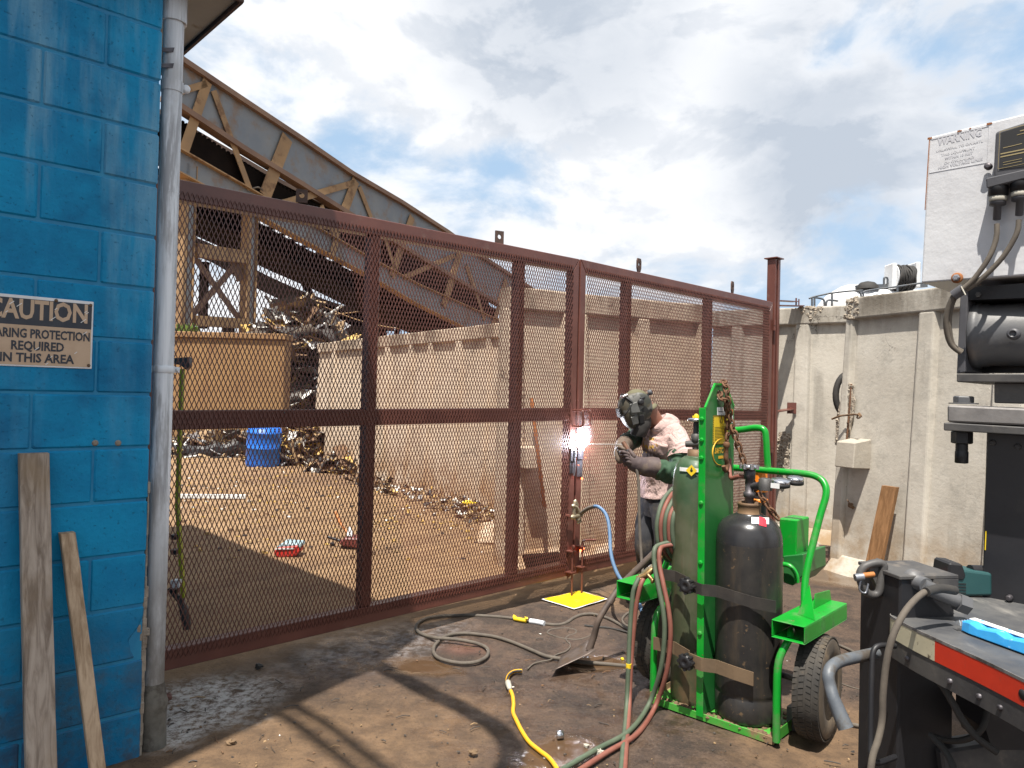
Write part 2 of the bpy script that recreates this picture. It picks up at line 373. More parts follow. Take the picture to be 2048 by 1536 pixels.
MT['green'] = mat('bright_green_paint', (0.004, 0.235, 0.018), (0.006, 0.285, 0.026), sc=4, rough=0.30, bump=0.03, bsc=50, dirt=(0.055, 0.19, 0.045), dsc=9, dlo=.50, dhi=.68, r2=.65, speck=(.12, .075, .04), ssc=55, slo=.69)
MT['green_dirty'] = mat('muddy_green_paint', (0.035, 0.27, 0.025), (0.08, 0.30, 0.05), sc=6, rough=0.5, bump=0.2, dirt=(0.20, 0.13, 0.07), dsc=5, dlo=.47, dhi=.60, r2=.9)
MT['green_plate'] = mat('green_plate_paint', (0.014, 0.118, 0.026), (0.02, 0.145, 0.034), sc=2.0, rough=0.28, bump=0.03, bsc=40, dirt=(0.035, 0.145, 0.045), dsc=4, dlo=.52, dhi=.7)
def oxy_mat():
    g = G('scuffed_green_cylinder'); x, y, z = g.xyz(g.obj())
    low = g.mix(g.mr(g.noise(7, 6, .6), .32, .68), (0.062, 0.080, 0.040), (0.100, 0.105, 0.062))
    low = g.mix(g.mr(g.noise(5, 8, .65, st=(1, 1, .28)), .46, .64), low, (0.130, 0.088, 0.050))
    low = g.mix(g.m_('MULTIPLY', g.mr(g.noise(26, 6, .7, st=(1, 1, .10)), .54, .68), .6), low, (0.19, 0.175, 0.13))
    top = g.mix(g.mr(g.noise(9, 6, .6), .35, .65), (0.028, 0.072, 0.032), (0.055, 0.090, 0.045))
    c = g.mix(g.mr(g.m_('ADD', z, g.m_('MULTIPLY', g.m_('SUBTRACT', g.noise(6, 6, .65), .5), .5)), .82, 1.12), low, top)
    c = g.mix(g.m_('MULTIPLY', g.mr(z, .22, .02), g.mr(g.noise(12, 6, .7), .35, .6)), c, (0.16, 0.105, 0.055))
    return g.out(c, g.mr(g.noise(14, 5, .6), .35, .7, .34, .55), 0, g.bump(g.noise(40, 5, .6), .14, .004), .5)
MT['oxy'] = oxy_mat()
MT['oxy_top'] = mat('green_cylinder_shoulder', (0.028, 0.072, 0.032), (0.050, 0.085, 0.042), sc=7, rough=0.38, bump=0.08, dirt=(0.14, 0.12, 0.07), dsc=9, dlo=.58, dhi=.7)
MT['acet'] = mat('scuffed_black_cylinder', (0.018, 0.0175, 0.018), (0.034, 0.031, 0.028), sc=9, rough=0.38, bump=0.15, bsc=40, dirt=(0.055, 0.043, 0.032), dsc=16, dlo=0.50, dhi=0.74, dst=(1, 1, .16), speck=(.11, .075, .045), ssc=42, slo=.66)
MT['acet_top'] = mat('black_cylinder_shoulder', (0.018, 0.018, 0.020), (0.028, 0.026, 0.026), sc=8, rough=0.27, bump=0.06, dirt=(0.09, 0.075, 0.06), dsc=10, dlo=.55, dhi=.75)
MT['brass'] = mat('dull_brass', (0.34, 0.22, 0.085), (0.22, 0.145, 0.07), sc=20, rough=0.42, metal=0.8, bump=.1)
MT['collar'] = mat('rusty_collar', (0.17, 0.10, 0.05), (0.11, 0.07, 0.045), sc=14, rough=0.65, metal=.3, bump=.2)
MT['chrome'] = mat('chrome', (0.62, 0.62, 0.64), (0.52, 0.52, 0.54), sc=12, rough=0.22, metal=0.95, bump=0.05)
MT['chain'] = mat('rusty_chain', (0.16, 0.075, 0.035), (0.09, 0.047, 0.028), sc=40, rough=0.8, metal=.2, bump=.3)
MT['strap_dark'] = mat('dark_strap', (0.035, 0.032, 0.03), (0.06, 0.052, 0.045), sc=10, rough=0.45, metal=.3, bump=.12)
MT['strap_rust'] = mat('rusty_strap', (0.185, 0.125, 0.075), (0.13, 0.09, 0.055), sc=8, rough=0.6, metal=.3, bump=.15)
MT['hose_green'] = mat('green_hose', (0.060, 0.085, 0.052), (0.085, 0.108, 0.070), sc=14, rough=0.65, bump=.06)
MT['hose_red'] = mat('red_hose', (0.165, 0.052, 0.036), (0.21, 0.078, 0.054), sc=14, rough=0.65, bump=.06)
MT['white_paint'] = mat('white_dented_paint', (0.58, 0.585, 0.60), (0.53, 0.53, 0.55), sc=3, rough=0.42, bump=0.22, bsc=5.0, bd=0.03, dirt=(0.44, 0.435, 0.44), dsc=6, dlo=.55, dhi=.75)
MT['rust_edge'] = mat('rust_chip', (0.33, 0.13, 0.045), (0.22, 0.08, 0.03), sc=30, rough=0.9)
MT['white'] = mat('white_plastic', (0.72, 0.73, 0.74), (0.62, 0.62, 0.62), sc=8, rough=0.5, bump=.05)
MT['paper'] = mat('white_label', (0.74, 0.74, 0.73), (0.66, 0.66, 0.64), sc=20, rough=0.6, bump=0)
MT['yellow'] = mat('yellow_label', (0.74, 0.52, 0.012), (0.68, 0.47, 0.02), sc=14, rough=0.5, bump=0)
MT['ink'] = mat('black_ink', (0.012, 0.012, 0.013), rough=0.6, bump=0)
MT['orange'] = mat('orange_plastic', (0.80, 0.22, 0.012), (0.75, 0.19, 0.015), sc=8, rough=0.4, bump=0)
MT['logo'] = mat('orange_print', (0.72, 0.40, 0.03), rough=0.5, bump=0)
MT['red'] = mat('red_plastic', (0.50, 0.03, 0.02), (0.40, 0.03, 0.02), sc=8, rough=0.45, bump=.05)
MT['wood_grey'] = None
def wood(name, c1, c2, c3, axis=2):
    g = G(name); st = [38, 38, 38]; st[axis] = 1.6
    gr = g.noise(1.0, 7, 0.62, st=tuple(st), dist=0.6); big = g.noise(3.0, 5, 0.6)
    col = g.mix(g.mr(gr, 0.33, 0.66), c1, c2); col = g.mix(g.m_('MULTIPLY', g.mr(big, 0.46, 0.70), 0.75), col, c3)
    return g.out(col, 0.82, 0, g.bump(gr, 0.45, 0.004), 0.3)
MT['wood_grey'] = wood('weathered_grey_wood', (0.17, 0.13, 0.10), (0.40, 0.335, 0.275), (0.25, 0.18, 0.11))
MT['wood_tan'] = wood('bare_tan_wood', (0.26, 0.175, 0.105), (0.50, 0.375, 0.255), (0.20, 0.13, 0.08))
MT['wood_brown'] = wood('brown_stained_wood', (0.15, 0.075, 0.03), (0.24, 0.125, 0.055), (0.11, 0.055, 0.025))
# ---------------------------------------------------------------- gate line frame: s along the gate, n towards the camera
_d = ray(2600, 826); D = V((_d.x, _d.y, 0)).normalized(); Nn = V((D.y, -D.x, 0)); Z = V((0, 0, 1))
g0 = at(340, 850, 3.55); g0.z = 0
def S(s, n=None, z=None):
    if n is None: s, n, z = s
    return g0 + D * s + Nn * n + Z * z
def GPx(px, py, n=0.0): p = onp(px, py, g0 + Nn * n, Nn); q = p - g0; return q.dot(D), p.z
NW = 0.551                                     # the painted wall's face

# ---------------------------------------------------------------- ground
def ground_mat():
    g = G('muddy_ground'); p = g.pos(); x, y, z = g.xyz(p)
    def wob(sc, a, det=5): return g.m_('MULTIPLY', g.m_('SUBTRACT', g.noise(sc, det, 0.6, p), 0.5), a)
    w1 = wob(1.6, 1.2); w2 = wob(5, 0.5)
    wb = g.m_('ADD', w1, w2)
    def ell(px, py, rx, ry, ang=0.0, soft=0.45, k=1.0):
        c = gnd(px, py); a = radians(ang)
        u = g.vm('DOT_PRODUCT', g.vm('SUBTRACT', p, c), V((cos(a), sin(a), 0))); v = g.vm('DOT_PRODUCT', g.vm('SUBTRACT', p, c), V((-sin(a), cos(a), 0)))
        e = g.m_('SQRT', g.m_('ADD', g.m_('POWER', g.m_('ABSOLUTE', g.m_('DIVIDE', u, rx)), 2.0), g.m_('POWER', g.m_('ABSOLUTE', g.m_('DIVIDE', v, ry)), 2.0)))
        e = g.m_('ADD', e, g.m_('MULTIPLY', wb, k))
        return g.mr(e, 1.0 + soft, 1.0 - soft)
    f1 = g.noise(9, 9, 0.68, p); f2 = g.noise(2.2, 7, 0.62, p); f3 = g.noise(38, 6, 0.7, p)
    mud = g.mix(g.mr(f2, 0.32, 0.68), (0.042, 0.026, 0.0180), (0.074, 0.046, 0.031))
    mud = g.mix(g.m_('MULTIPLY', g.mr(f1, 0.40, 0.66), 0.65), mud, (0.105, 0.067, 0.044))
    mud = g.mix(g.m_('MULTIPLY', g.mr(f3, 0.50, 0.72), 0.7), mud, (0.013, 0.009, 0.007))
    mud = g.mix(g.m_('MULTIPLY', g.mr(g.noise(3.2, 6, 0.65, p), 0.47, 0.60), 0.6), mud, (0.016, 0.0115, 0.009))
    dry = g.mix(g.mr(f1, 0.34, 0.66), (0.092, 0.055, 0.029), (0.165, 0.100, 0.052))
    dry = g.mix(g.m_('MULTIPLY', g.mr(f3, 0.52, 0.74), 0.5), dry, (0.055, 0.038, 0.026))
    f4 = g.noise(95, 5, 0.72, p); f5 = g.mr(g.voro(48, p), 0.16, 0.06)
    mud = g.mix(g.m_('MULTIPLY', g.mr(f4, 0.52, 0.66), 0.55), mud, (0.012, 0.009, 0.007)); mud = g.mix(g.m_('MULTIPLY', g.mr(f4, 0.46, 0.34), 0.40), mud, (0.135, 0.098, 0.070))
    dry = g.mix(g.m_('MULTIPLY', g.mr(f4, 0.52, 0.66), 0.5), dry, (0.05, 0.032, 0.019)); dry = g.mix(g.m_('MULTIPLY', f5, g.mr(g.noise(5, 4, .6, p), .5, .62)), dry, (0.04, 0.028, 0.02))
    dm = g.m_('MAXIMUM', g.m_('MAXIMUM', ell(560, 1530, 0.85, 0.62, 40), ell(1270, 1190, 0.55, 0.28, 35)), g.m_('MAXIMUM', ell(330, 1330, 0.7, 0.6, 30), ell(1700, 1480, 0.5, 0.4)))
    front = g.mix(g.m_('MULTIPLY', dm, 0.92), mud, dry)
    # white powder by the pipe foot
    wp = g.m_('MULTIPLY', g.m_('MAXIMUM', ell(385, 1400, 0.34, 0.30, 40, 0.5, 1.3), ell(345, 1455, 0.14, 0.20, 20, .5, 1.2)), g.mr(g.noise(24, 9, 0.76, p), 0.38, 0.60))
    front = g.mix(g.m_('MULTIPLY', wp, 0.85), front, (0.52, 0.50, 0.47))
    sky_sheen = g.m_('MULTIPLY', ell(760, 1290, 0.55, 0.30, 40, 0.5, 1.2), g.mr(g.noise(20, 8, 0.75, p), 0.42, 0.62))  # pale grey painted in for the sky reflected on the wet patch
    front = g.mix(g.m_('MULTIPLY', sky_sheen, 0.55), front, (0.24, 0.225, 0.225))
    red = g.m_('MULTIPLY', g.m_('MAXIMUM', ell(925, 1295, 0.14, 0.10, 0, .7, 1.4), ell(1660, 1120, 0.5, 0.35, 0, .5)), 0.32)
    front = g.mix(red, front, (0.20, 0.075, 0.048))
    # yard behind the gate
    yard = g.mix(g.mr(f2, 0.30, 0.70), (0.220, 0.130, 0.064), (0.295, 0.185, 0.095))
    yard = g.mix(g.m_('MULTIPLY', g.mr(f1, 0.48, 0.70), 0.5), yard, (0.12, 0.072, 0.042))
    yard = g.mix(g.m_('MULTIPLY', g.mr(f4, 0.50, 0.66), 0.5), yard, (0.09, 0.05, 0.026))
    rs = g.vm('DOT_PRODUCT', g.vm('SUBTRACT', p, g0), V((0.80, -0.60, 0))); rut = g.mr(g.m_('ABSOLUTE', g.m_('SINE', g.m_('ADD', g.m_('MULTIPLY', rs, 1.9), g.m_('MULTIPLY', wb, 1.2)))), 0.28, 0.10)
    yard = g.mix(g.m_('MULTIPLY', rut, g.mr(f2, .38, .62, .1, .6)), yard, (0.115, 0.066, 0.036))
    yard = g.mix(g.m_('MULTIPLY', ell(700, 960, 1.8, 0.9, 0, .5), 0.6), yard, (0.135, 0.078, 0.045))
    nn = g.vm('DOT_PRODUCT', g.vm('SUBTRACT', p, g0), Nn)
    ym = g.mr(g.m_('ADD', nn, g.m_('MULTIPLY', wb, 0.35)), 0.02, -0.35)
    # the wet run along the right-hand wall stays dark
    c1 = gnd(1640, 1130)
    wet_r = ell(1625, 1140, 0.95, 0.42, -48, 0.4, 0.7)
    ym = g.m_('MULTIPLY', ym, g.m_('SUBTRACT', 1.0, g.mr(x, 1.9, 2.6)))
    col = g.mix(ym, front, yard)
    # puddles
    pud = g.m_('MAXIMUM', g.m_('MAXIMUM', ell(850, 1330, 0.20, 0.15, -12, 0.35, 1.1), wet_r), g.m_('MAXIMUM', ell(1110, 1505, 0.22, 0.12, 30, .3, .9), ell(1190, 1325, 0.20, 0.12, 10, 0.3, .8)))
    col = g.mix(g.m_('MULTIPLY', pud, 0.75), col, (0.085, 0.050, 0.026))
    damp = g.m_('MAXIMUM', ell(1150, 1400, 1.1, 0.75, 40, 0.5, 0.9), g.m_('MULTIPLY', ell(770, 1295, 0.75, 0.38, 42, 0.45, 1.0), 1.12))
    damp = g.m_('MULTIPLY', damp, g.mr(g.noise(6, 7, 0.66, p), 0.36, 0.62))
    ro = g.m_('SUBTRACT', 0.92, g.m_('MULTIPLY', damp, 0.62)); ro = g.m_('SUBTRACT', ro, g.m_('MULTIPLY', pud, 0.80), clamp=True); ro = g.m_('MAXIMUM', ro, 0.05)
    h = g.m_('ADD', g.m_('MULTIPLY', g.noise(30, 10, 0.78, p), 1.25), g.m_('MULTIPLY', g.noise(7, 5, 0.6, p), 1.6))
    h = g.m_('MULTIPLY', h, g.m_('SUBTRACT', 1.0, g.m_('MULTIPLY', pud, 0.97)))
    h = g.m_('MULTIPLY', h, g.m_('SUBTRACT', 1.0, g.m_('MULTIPLY', damp, 0.45)))
    return g.out(col, ro, 0, g.bump(h, 0.55, 0.022), 0.5)
def make_ground():
    def axis(dense0, dense1, step, far):
        a = []; v = dense0
        while v <= dense1 + 1e-6: a.append(v); v += step
        st = step; v = dense1
        while v < far: st *= 1.35; v += st; a.append(v)
        st = step; v = dense0
        while v > -far: st *= 1.35; v -= st; a.insert(0, v)
        return a
    xs = axis(-3.0, 4.2, 0.045, 420); ys = axis(1.0, 8.0, 0.045, 420)
    vs = []; fs = []
    for yy in ys:
        for xx in xs:
            d = max(abs(xx) - 5, abs(yy - 5) - 6, 0); k = max(0, 1 - d / 6)
            q = V((xx, yy, 0)); h = (mnoise.fractal(q * 1.1, 0.9, 2.0, 4) * 0.010 + mnoise.fractal(q * 6.0, 0.8, 2.0, 3) * 0.0045) * k
            vs.append((xx, yy, h - 0.006))
    nx = len(xs)
    for j in range(len(ys) - 1):
        for i in range(nx - 1): a = j * nx + i; fs.append((a, a + 1, a + nx + 1, a + nx))
    mb = MB(); mb.v = [V(p) for p in vs]; mb.f = fs; mb.mi = [0] * len(fs); mb.sm = [True] * len(fs)
    tag(mb.build('ground', ground_mat(), loc=(0, 0, 0)), kind='structure')
make_ground()

# ---------------------------------------------------------------- painted block building
def make_building():
    b = empty('building', S(-1.0, NW - 0.6, 0), 'blue painted concrete block building with galvanised downpipe at its corner', 'building')
    SE = -0.259
    core = MB(S); core.ab((-3.6, -5.0, -0.05), (SE - 0.006, NW - 0.006, 5.0))
    core.build('wall_core', MT['joint'], b)
    w = MB(S); rng = random.Random(3)
    for k in range(-2, 20):
        z0 = 0.397 + 0.2103 * k; z1 = z0 + 0.2103 - 0.0095
        ed = SE - 0.408 if k % 2 == 0 else SE - 0.201
        segs = [(ed + 0.0035, SE)]
        s1 = ed
        while s1 > -3.4: segs.append((s1 - 0.408 + 0.0035, s1 - 0.0035)); s1 -= 0.408
        for a, c in segs:
            n1 = NW + rng.uniform(-0.0015, 0.0015); zz0 = max(z0, -0.05)
            if zz0 > z1 - .02: continue
            if c == SE and k == 0:        # chipped corner block
                pts = [(a, NW, zz0), (c - 0.03, NW, zz0), (c - 0.045, NW, zz0 + 0.03), (c - 0.055, NW, zz0 + 0.075), (c - 0.02, NW, zz0 + 0.12), (c - 0.004, NW, zz0 + 0.16), (c, NW, z1), (a, NW, z1)]
                w.prism(pts, (0, -0.2, 0))
            else: w.ab((a, NW - 0.2, zz0), (c, n1, z1))
    w.build('block_wall', MT['blue'], b, bevel=0.0065)
    ch = MB(S)
    for i in range(26):
        z = 0.0 + i * 0.042; ww = (0.006 + 0.012 * abs(mnoise.noise((i * 0.7, 3, 1)))) * (1.0 if i < 16 else 0.5)
        ch.box((SE + 0.003, NW - 0.012 - rng.uniform(0, .006), z + 0.02), (ww, 0.010, 0.024))
    for i in range(7): ch.box((SE - 0.016 + rng.uniform(-.012, .012), NW - 0.035 + rng.uniform(-.008, .006), 0.42 + i * 0.018), (0.026, 0.026, 0.016), ax=V((1, rng.uniform(-.4, .4), 0)).normalized(), ay=V((rng.uniform(-.4, .4), 1, 0)).normalized())
    ch.build('chipped_edge', MT['bare_block'], b, bevel=.003)
    for px, py in ((190, 886), (236, 886)):
        gap = MB(S); s, z = GPx(px, py, NW); gap.lathe([(0.011, -0.001), (0.012, 0.0018), (0.006, 0.004)], (s, NW, z), (0, 1, 0), 9)
        gap.build('patched_hole', MT['bare_block'], b)
    # canopy with box gutter
    r = MB(S); r.ab((-3.6, -4.9, 3.12), (0.018, 0.633, 3.30)); roof = r.build('roof', MT['gutter'], b, bevel=0.006)
    e = MB(S); e.ab((-3.6, 0.634, 3.105), (0.03, 0.648, 3.32)); e.ab((0.0185, -4.9, 3.105), (0.032, 0.633, 3.32)); e.build('drip_edge', MT['drip'], roof)
    u = MB(); kk = SUN_DIR / -SUN_DIR.z; hz = 5.0  # unseen roof slab, its outline shaped to cast the shadow on the ground
    u.prism([S(a_, n_, 0) - kk * hz for a_, n_ in ((-2.6, 1.55), (-.6, .85), (.494, .470), (.956, .33), (1.42, .08), (1.66, -.35), (1.68, -4.4), (-2.6, -4.4))], Z * .14); u.build('unseen_shade_roof', MT['gutter'], b)
    # downpipe
    PS, PN = -0.196, 0.486
    dp = MB(S); dp.lathe([(0.040, 0.22), (0.040, 3.2)], (PS, PN, 0), n=28)
    dp.lathe([(0.0435, 2.70), (0.0435, 2.745)], (PS, PN, 0), n=28)
    dp.lathe([(0.050, 2.99), (0.050, 3.115)], (PS, PN, 0), n=28)
    for z in (0.87, 2.28, 1.96): dp.lathe([(0.0408, z), (0.0408, z + 0.004)], (PS, PN, 0), n=28)
    dpo = dp.build('downpipe', MT['pipe'], b)
    bt = MB(S); bt.lathe([(0.056, -0.02), (0.053, 0.12), (0.055, 0.165), (0.058, 0.18), (0.051, 0.20), (0.048, 0.225), (0.041, 0.26)], (PS, PN, 0), n=24); bt.build('pipe_boot', MT['clay'], dpo)
    st = MB(S); z = 1.548
    st.lathe([(0.0425, z - 0.014), (0.0435, z - 0.014), (0.0435, z + 0.014), (0.0425, z + 0.014)], (PS, PN, 0), n=28)
    st.ab((PS - .075, PN - .002, z - .013), (PS - .04, PN + .002, z + .013)); st.ab((PS + .04, PN - .002, z - .012), (PS + .066, PN + .002, z + .012)); st.lathe([(0.008, 0.0), (0.008, .007), (0.004, .009)], (PS + .056, PN + .002, z), (0, 1, 0), 10)
    st.build('pipe_strap', MT['galv'], dpo, bevel=.0015)
    for zz in (2.78, 2.845):
        br = MB(S); br.prism([(PS - .055, PN + .028, zz), (PS - .012, PN + .041, zz + .008), (PS - .008, PN + .041, zz + .028), (PS - .055, PN + .026, zz + .016)], (0, -.004, 0))
        br.build('pipe_slot', MT['burnt'], dpo)
    lp = MB(S); lp.lathe([(0.016, -.01), (0.018, 0.0), (0.016, .012), (0.008, .014)], (PS + .055, PN + .0, 2.73), (0, 1, 0), 14); lp.build('pipe_bolt', MT['galv'], dpo)
    return b
make_building()

# ---------------------------------------------------------------- caution sign
def make_sign():
    s1, zt = GPx(187, 604, NW); zb = GPx(183, 738, NW)[1]; s0 = s1 - 0.356; n = NW + 0.004
    sg = empty('caution_sign', S(s1 - .178, n, zb), 'tan and black caution sign about hearing protection on the blue wall', 'sign')
    p = MB(S); p.ab((s0, n - .002, zb), (s1, n + .001, zt)); p.build('plate', MT['white'], sg, bevel=.004)
    zc = zb + (zt - zb) * 0.585
    fm = mat('faded_tan_vinyl', (0.50, 0.36, 0.245), (0.44, 0.31, 0.205), sc=14, rough=0.55, bump=.1, dirt=(0.25, 0.18, 0.12), dsc=14, dlo=.6, dhi=.75)
    ft = MB(S); ft.ab((s0 + .006, n + .0012, zb + .006), (s1 - .006, n + .0022, zc)); ft.build('message_panel', fm, sg)
    hm = mat('faded_black_vinyl', (0.018, 0.023, 0.034), (0.032, 0.037, 0.048), sc=18, rough=0.5, bump=.1, dirt=(0.12, 0.12, 0.13), dsc=22, dlo=.66, dhi=.76)
    hd = MB(S); hd.ab((s0 + .006, n + .0012, zc), (s1 - .006, n + .0024, zt - .011)); hd.build('header_panel', hm, sg)
    sc = s1 - 0.178
    def t(body, z, cap, w, m, nm): text(body, nm, m, (sc, n + .0022, z), (1, 0, 0), (0, 0, 1), cap, w, sg, bold=0.03, fn=lambda q: S(*q), extrude=-.0012)
    t('CAUTION', zc + .024, .068, .318, fm, 'caution_lettering')
    H = zc - zb
    t('HEARING PROTECTION', zb + H * .70, .0315, .335, hm, 'message_lettering'); t('REQUIRED', zb + H * .405, .0315, .165, hm, 'message_lettering'); t('IN THIS AREA', zb + H * .115, .0315, .232, hm, 'message_lettering')
    for a, z in ((s1 - .011, zt - .014), (s1 - .011, zb + .013), (s1 - .125, zt - .008)):
        rv = MB(S); rv.lathe([(0.006, 0), (0.006, .002), (.003, .0035)], (a, n + .002, z), (0, 1, 0), 10)
        rv.build('rivet', MT['collar'], sg)
    rng = random.Random(5)
    for i in range(14):
        cr = MB(S); a = s0 + rng.uniform(.03, .34); z = zb + rng.uniform(.01, .24); L = rng.uniform(.004, .012); cr.box((a, n + .0032, z), (L, .0006, .0011), ax=V((.75, 0, .65)).normalized(), az=V((-.65, 0, .75)).normalized())
        cr.build('peeling_crease', MT['paper'], sg)
make_sign()

# ---------------------------------------------------------------- planks leaning on the blue wall
def plank(name, top_px, wd, th, z_top, s, lean, m, label, ds=0.0):
    def fn(p):   # p = (across, out of the wall, up along the plank)
        L = z_top; t = p[2] / L
        return S(s + p[0] + ds * (1 - t), NW + 0.004 + p[1] + lean * (1 - t), p[2])
    mb = MB(fn); k = 8; rng = random.Random(len(label))
    rings = []
    for i in range(k + 1):
        z = z_top * i / k - (0.02 if i == 0 else 0); e = rng.uniform(-.002, .002)
        rings.append([(-wd / 2 + e, 0, z), (wd / 2 + e, 0, z), (wd / 2 + e, th, z), (-wd / 2 + e, th, z)])
    mb.loft(rings, sm=False)
    tag(mb.build(name, m, bevel=.003), label, 'plank', 'planks leaning on walls')
_s, _z = GPx(62, 907, NW + .04)
plank('wooden_plank', None, 0.092, 0.038, _z, _s + .012, 0.16, MT['wood_grey'], 'tall wide grey plank leaning on the blue wall', ds=0.03)
_s, _z = GPx(131, 1067, NW + .04)
plank('wooden_plank', None, 0.050, 0.036, _z, _s + .01, 0.17, MT['wood_tan'], 'short narrow tan plank leaning on the blue wall', ds=0.095)

# ---------------------------------------------------------------- gate leaves
def gate_leaf(s0, s1, zoff, mesh0, mesh1, stiles, seam_left, label):
    T = 0.076
    def fn(p): return S(p[0], p[1], p[2] + zoff((p[0] - s0) / (s1 - s0)))
    ZB, ZT = 0.115, 2.478
    lf = empty('gate_leaf', S((s0 + s1) / 2, 0, 0.12), label, 'gate leaf', 'leaves of the mesh gate')
    f = MB(fn); w, h, gp = 0.066, 0.098, 0.0022
    f.prism([(s0, 0, ZT), (s1, 0, ZT), (s1 - w, 0, ZT - h), (s0 + w, 0, ZT - h)], (0, -T, 0))
    f.prism([(s0, 0, ZB), (s1, 0, ZB), (s1 - w, 0, ZB + h), (s0 + w, 0, ZB + h)], (0, -T, 0))
    f.prism([(s0, 0, ZB + gp), (s0 + w - gp, 0, ZB + h + gp), (s0 + w - gp, 0, ZT - h - gp), (s0, 0, ZT - gp)], (0, -T, 0))
    f.prism([(s1, 0, ZB + gp), (s1 - w + gp, 0, ZB + h + gp), (s1 - w + gp, 0, ZT - h - gp), (s1, 0, ZT - gp)], (0, -T, 0))
    fr = f.build('frame', MT['oxide'], lf, bevel=0.005, seg=2)
    r = MB(fn); xs = [s0 + w] + [v for st in stiles for v in st] + [s1 - w]
    for a, b in zip(xs[::2], xs[1::2]): r.ab((a + .001, -T, 1.268), (b - .001, -.003, 1.362))
    r.build('mid_rail', MT['oxide'], lf, bevel=0.005)
    for a, b in stiles:
        q = MB(fn); q.ab((a, -T, ZB + h + .001), (b, -.002, ZT - h - .001)); q.build('stile', MT['oxide'], lf, bevel=0.005)
    # expanded metal: zigzag strands
    m = MB(); p = 0.0117; st = 0.0272; z0 = ZB + .050; z1 = ZT - .048; K = int((z1 - z0) / st); n = int((mesh1 - mesh0) / p)
    vs = []; fs = []
    for i in range(n):
        sc_ = mesh0 + (i + .5) * p; b0 = len(vs)
        for k in range(K + 1):
            off = (p / 2 - .0006) * (1 if (k + i) % 2 == 0 else -1); z = z0 + k * st; s_ = sc_ + off
            tw = .0008 * (1 if (k + i) % 2 == 0 else -1)
            for ds, nn in ((-.0020, .0015), (.0020, .0015), (.0020, .0050 + tw), (-.0020, .0050 + tw)): vs.append(fn((s_ + ds, nn, z)))
        for k in range(K):
            a = b0 + 4 * k
            for e in range(4): f_ = (e + 1) % 4; fs.append((a + e, a + f_, a + 4 + f_, a + 4 + e))
    m.v = vs; m.f = fs; m.mi = [0] * len(fs); m.sm = [False] * len(fs)
    m.build('mesh_panel', MT['oxide_mesh'], lf)
    return lf, fn, fr
leafL, fL, frL = gate_leaf(-0.10, 2.905, lambda t: -.001 + .030 * t, 0.02 - .04, 2.840, ((1.092, 1.158), (2.279, 2.345)), False, 'left half of the brown mesh gate, hinged beside the blue wall')
leafR, fR, frR = gate_leaf(2.921, 5.885, lambda t: .031 - .017 * t, 2.988, 5.815, ((3.485, 3.551), (4.690, 4.756)), True, 'right half of the brown mesh gate, hinged on the capped steel post')
def lug(px, py0, py1, leaf, wide, rot, flat=False):
    s, z0 = GPx(px, py0, -.035); z1 = GPx(px, py1, -.035)[1]; z1 -= .004; h = z0 - z1
    bm = bmesh.new(); W = wide / 2; n = 18
    out = [(-W * .62, 0), (W * .62, 0), (W, h * .3), (W, h * .8), (W * .72, h), (-W * .72, h), (-W, h * .8), (-W, h * .3)] if not flat else [(-W, 0), (W, 0), (W, h), (-W, h)]
    hc = (0, h * .55); hr = W * .46
    vo = [bm.verts.new((a, 0, b)) for a, b in out]; vi = [bm.verts.new((hc[0] + hr * cos(2 * pi * k / n), 0, hc[1] + hr * 1.1 * sin(2 * pi * k / n))) for k in range(n)]
    es = [bm.edges.new((vo[i], vo[(i + 1) % len(vo)])) for i in range(len(vo))] + [bm.edges.new((vi[i], vi[(i + 1) % n])) for i in range(n)]
    bmesh.ops.triangle_fill(bm, edges=es, use_beauty=True)
    me = bpy.data.meshes.new('lifting_lug'); bm.to_mesh(me); bm.free(); me.materials.append(MT['lug'])
    o = bpy.data.objects.new('lifting_lug', me); COL.objects.link(o); o.parent = leaf
    o.location = S(s, -.035, z1) - origin(leaf); o.rotation_euler = (0, 0, atan2(D.y, D.x) + radians(rot))
    so_ = o.modifiers.new('thick', 'SOLIDIFY'); so_.thickness = 0.012; so_.offset = 0
lug(604, 379, 404, leafL, .062, -25, True); lug(999, 462, 487, leafL, .062, -18, True); lug(1278, 517, 543, leafR, .066, 8); lug(1465, 563, 586, leafR, .066, 12)
def rodU(s, z0, z1, out_, leaf, nm='handle'):
    mb = MB(S); c = .018
    pts = spline([(s, -.002, z1), (s, out_ - c, z1), (s, out_, z1 - c), (s, out_, z0 + c), (s, out_ - c, z0), (s, -.002, z0)], 4)
    mb.tube(pts, .0085, 10); return mb.build(nm, MT['oxide'], leaf)
rodU(2.872, 1.255, 1.372, .10, leafL); rodU(2.952, 1.255, 1.376, .10, leafR)
# latch on the meeting stiles
lz0 = GPx(1152, 946, .0)[1]; lz1 = GPx(1152, 896, .0)[1]
q = MB(S); q.ab((2.842, .002, lz0 + .09), (2.900, .018, lz1)); q.ab((2.842, .002, lz0), (2.893, .010, lz0 + .088)); lp_ = q.build('latch_plate', MT['burnt'], leafL, bevel=.003)
q = MB(S); q.ab((2.870, .0185, lz1 - .065), (2.893, .030, lz1 - .012)); q.lathe([(.006, 0), (.006, .004)], (2.881, .030, lz1 - .035), (0, 1, 0), 10); q.build('latch_lug', MT['raw_steel'], lp_, bevel=.003)
q = MB(S); q.tube(spline([(2.874, .022, lz1 - .07), (2.876, .03, lz0 + .06), (2.872, .024, lz0 - .015)], 4), .006, 8); q.build('latch_lever', MT['raw_steel'], lp_)
q = MB(S); q.ab((2.925, .002, lz0 + .10), (2.985, .014, lz1 + .01)); q.ab((2.925, .002, lz0 - .03), (2.986, .007, lz0 + .098)); q.build('latch_plate', MT['burnt'], leafR, bevel=.003)
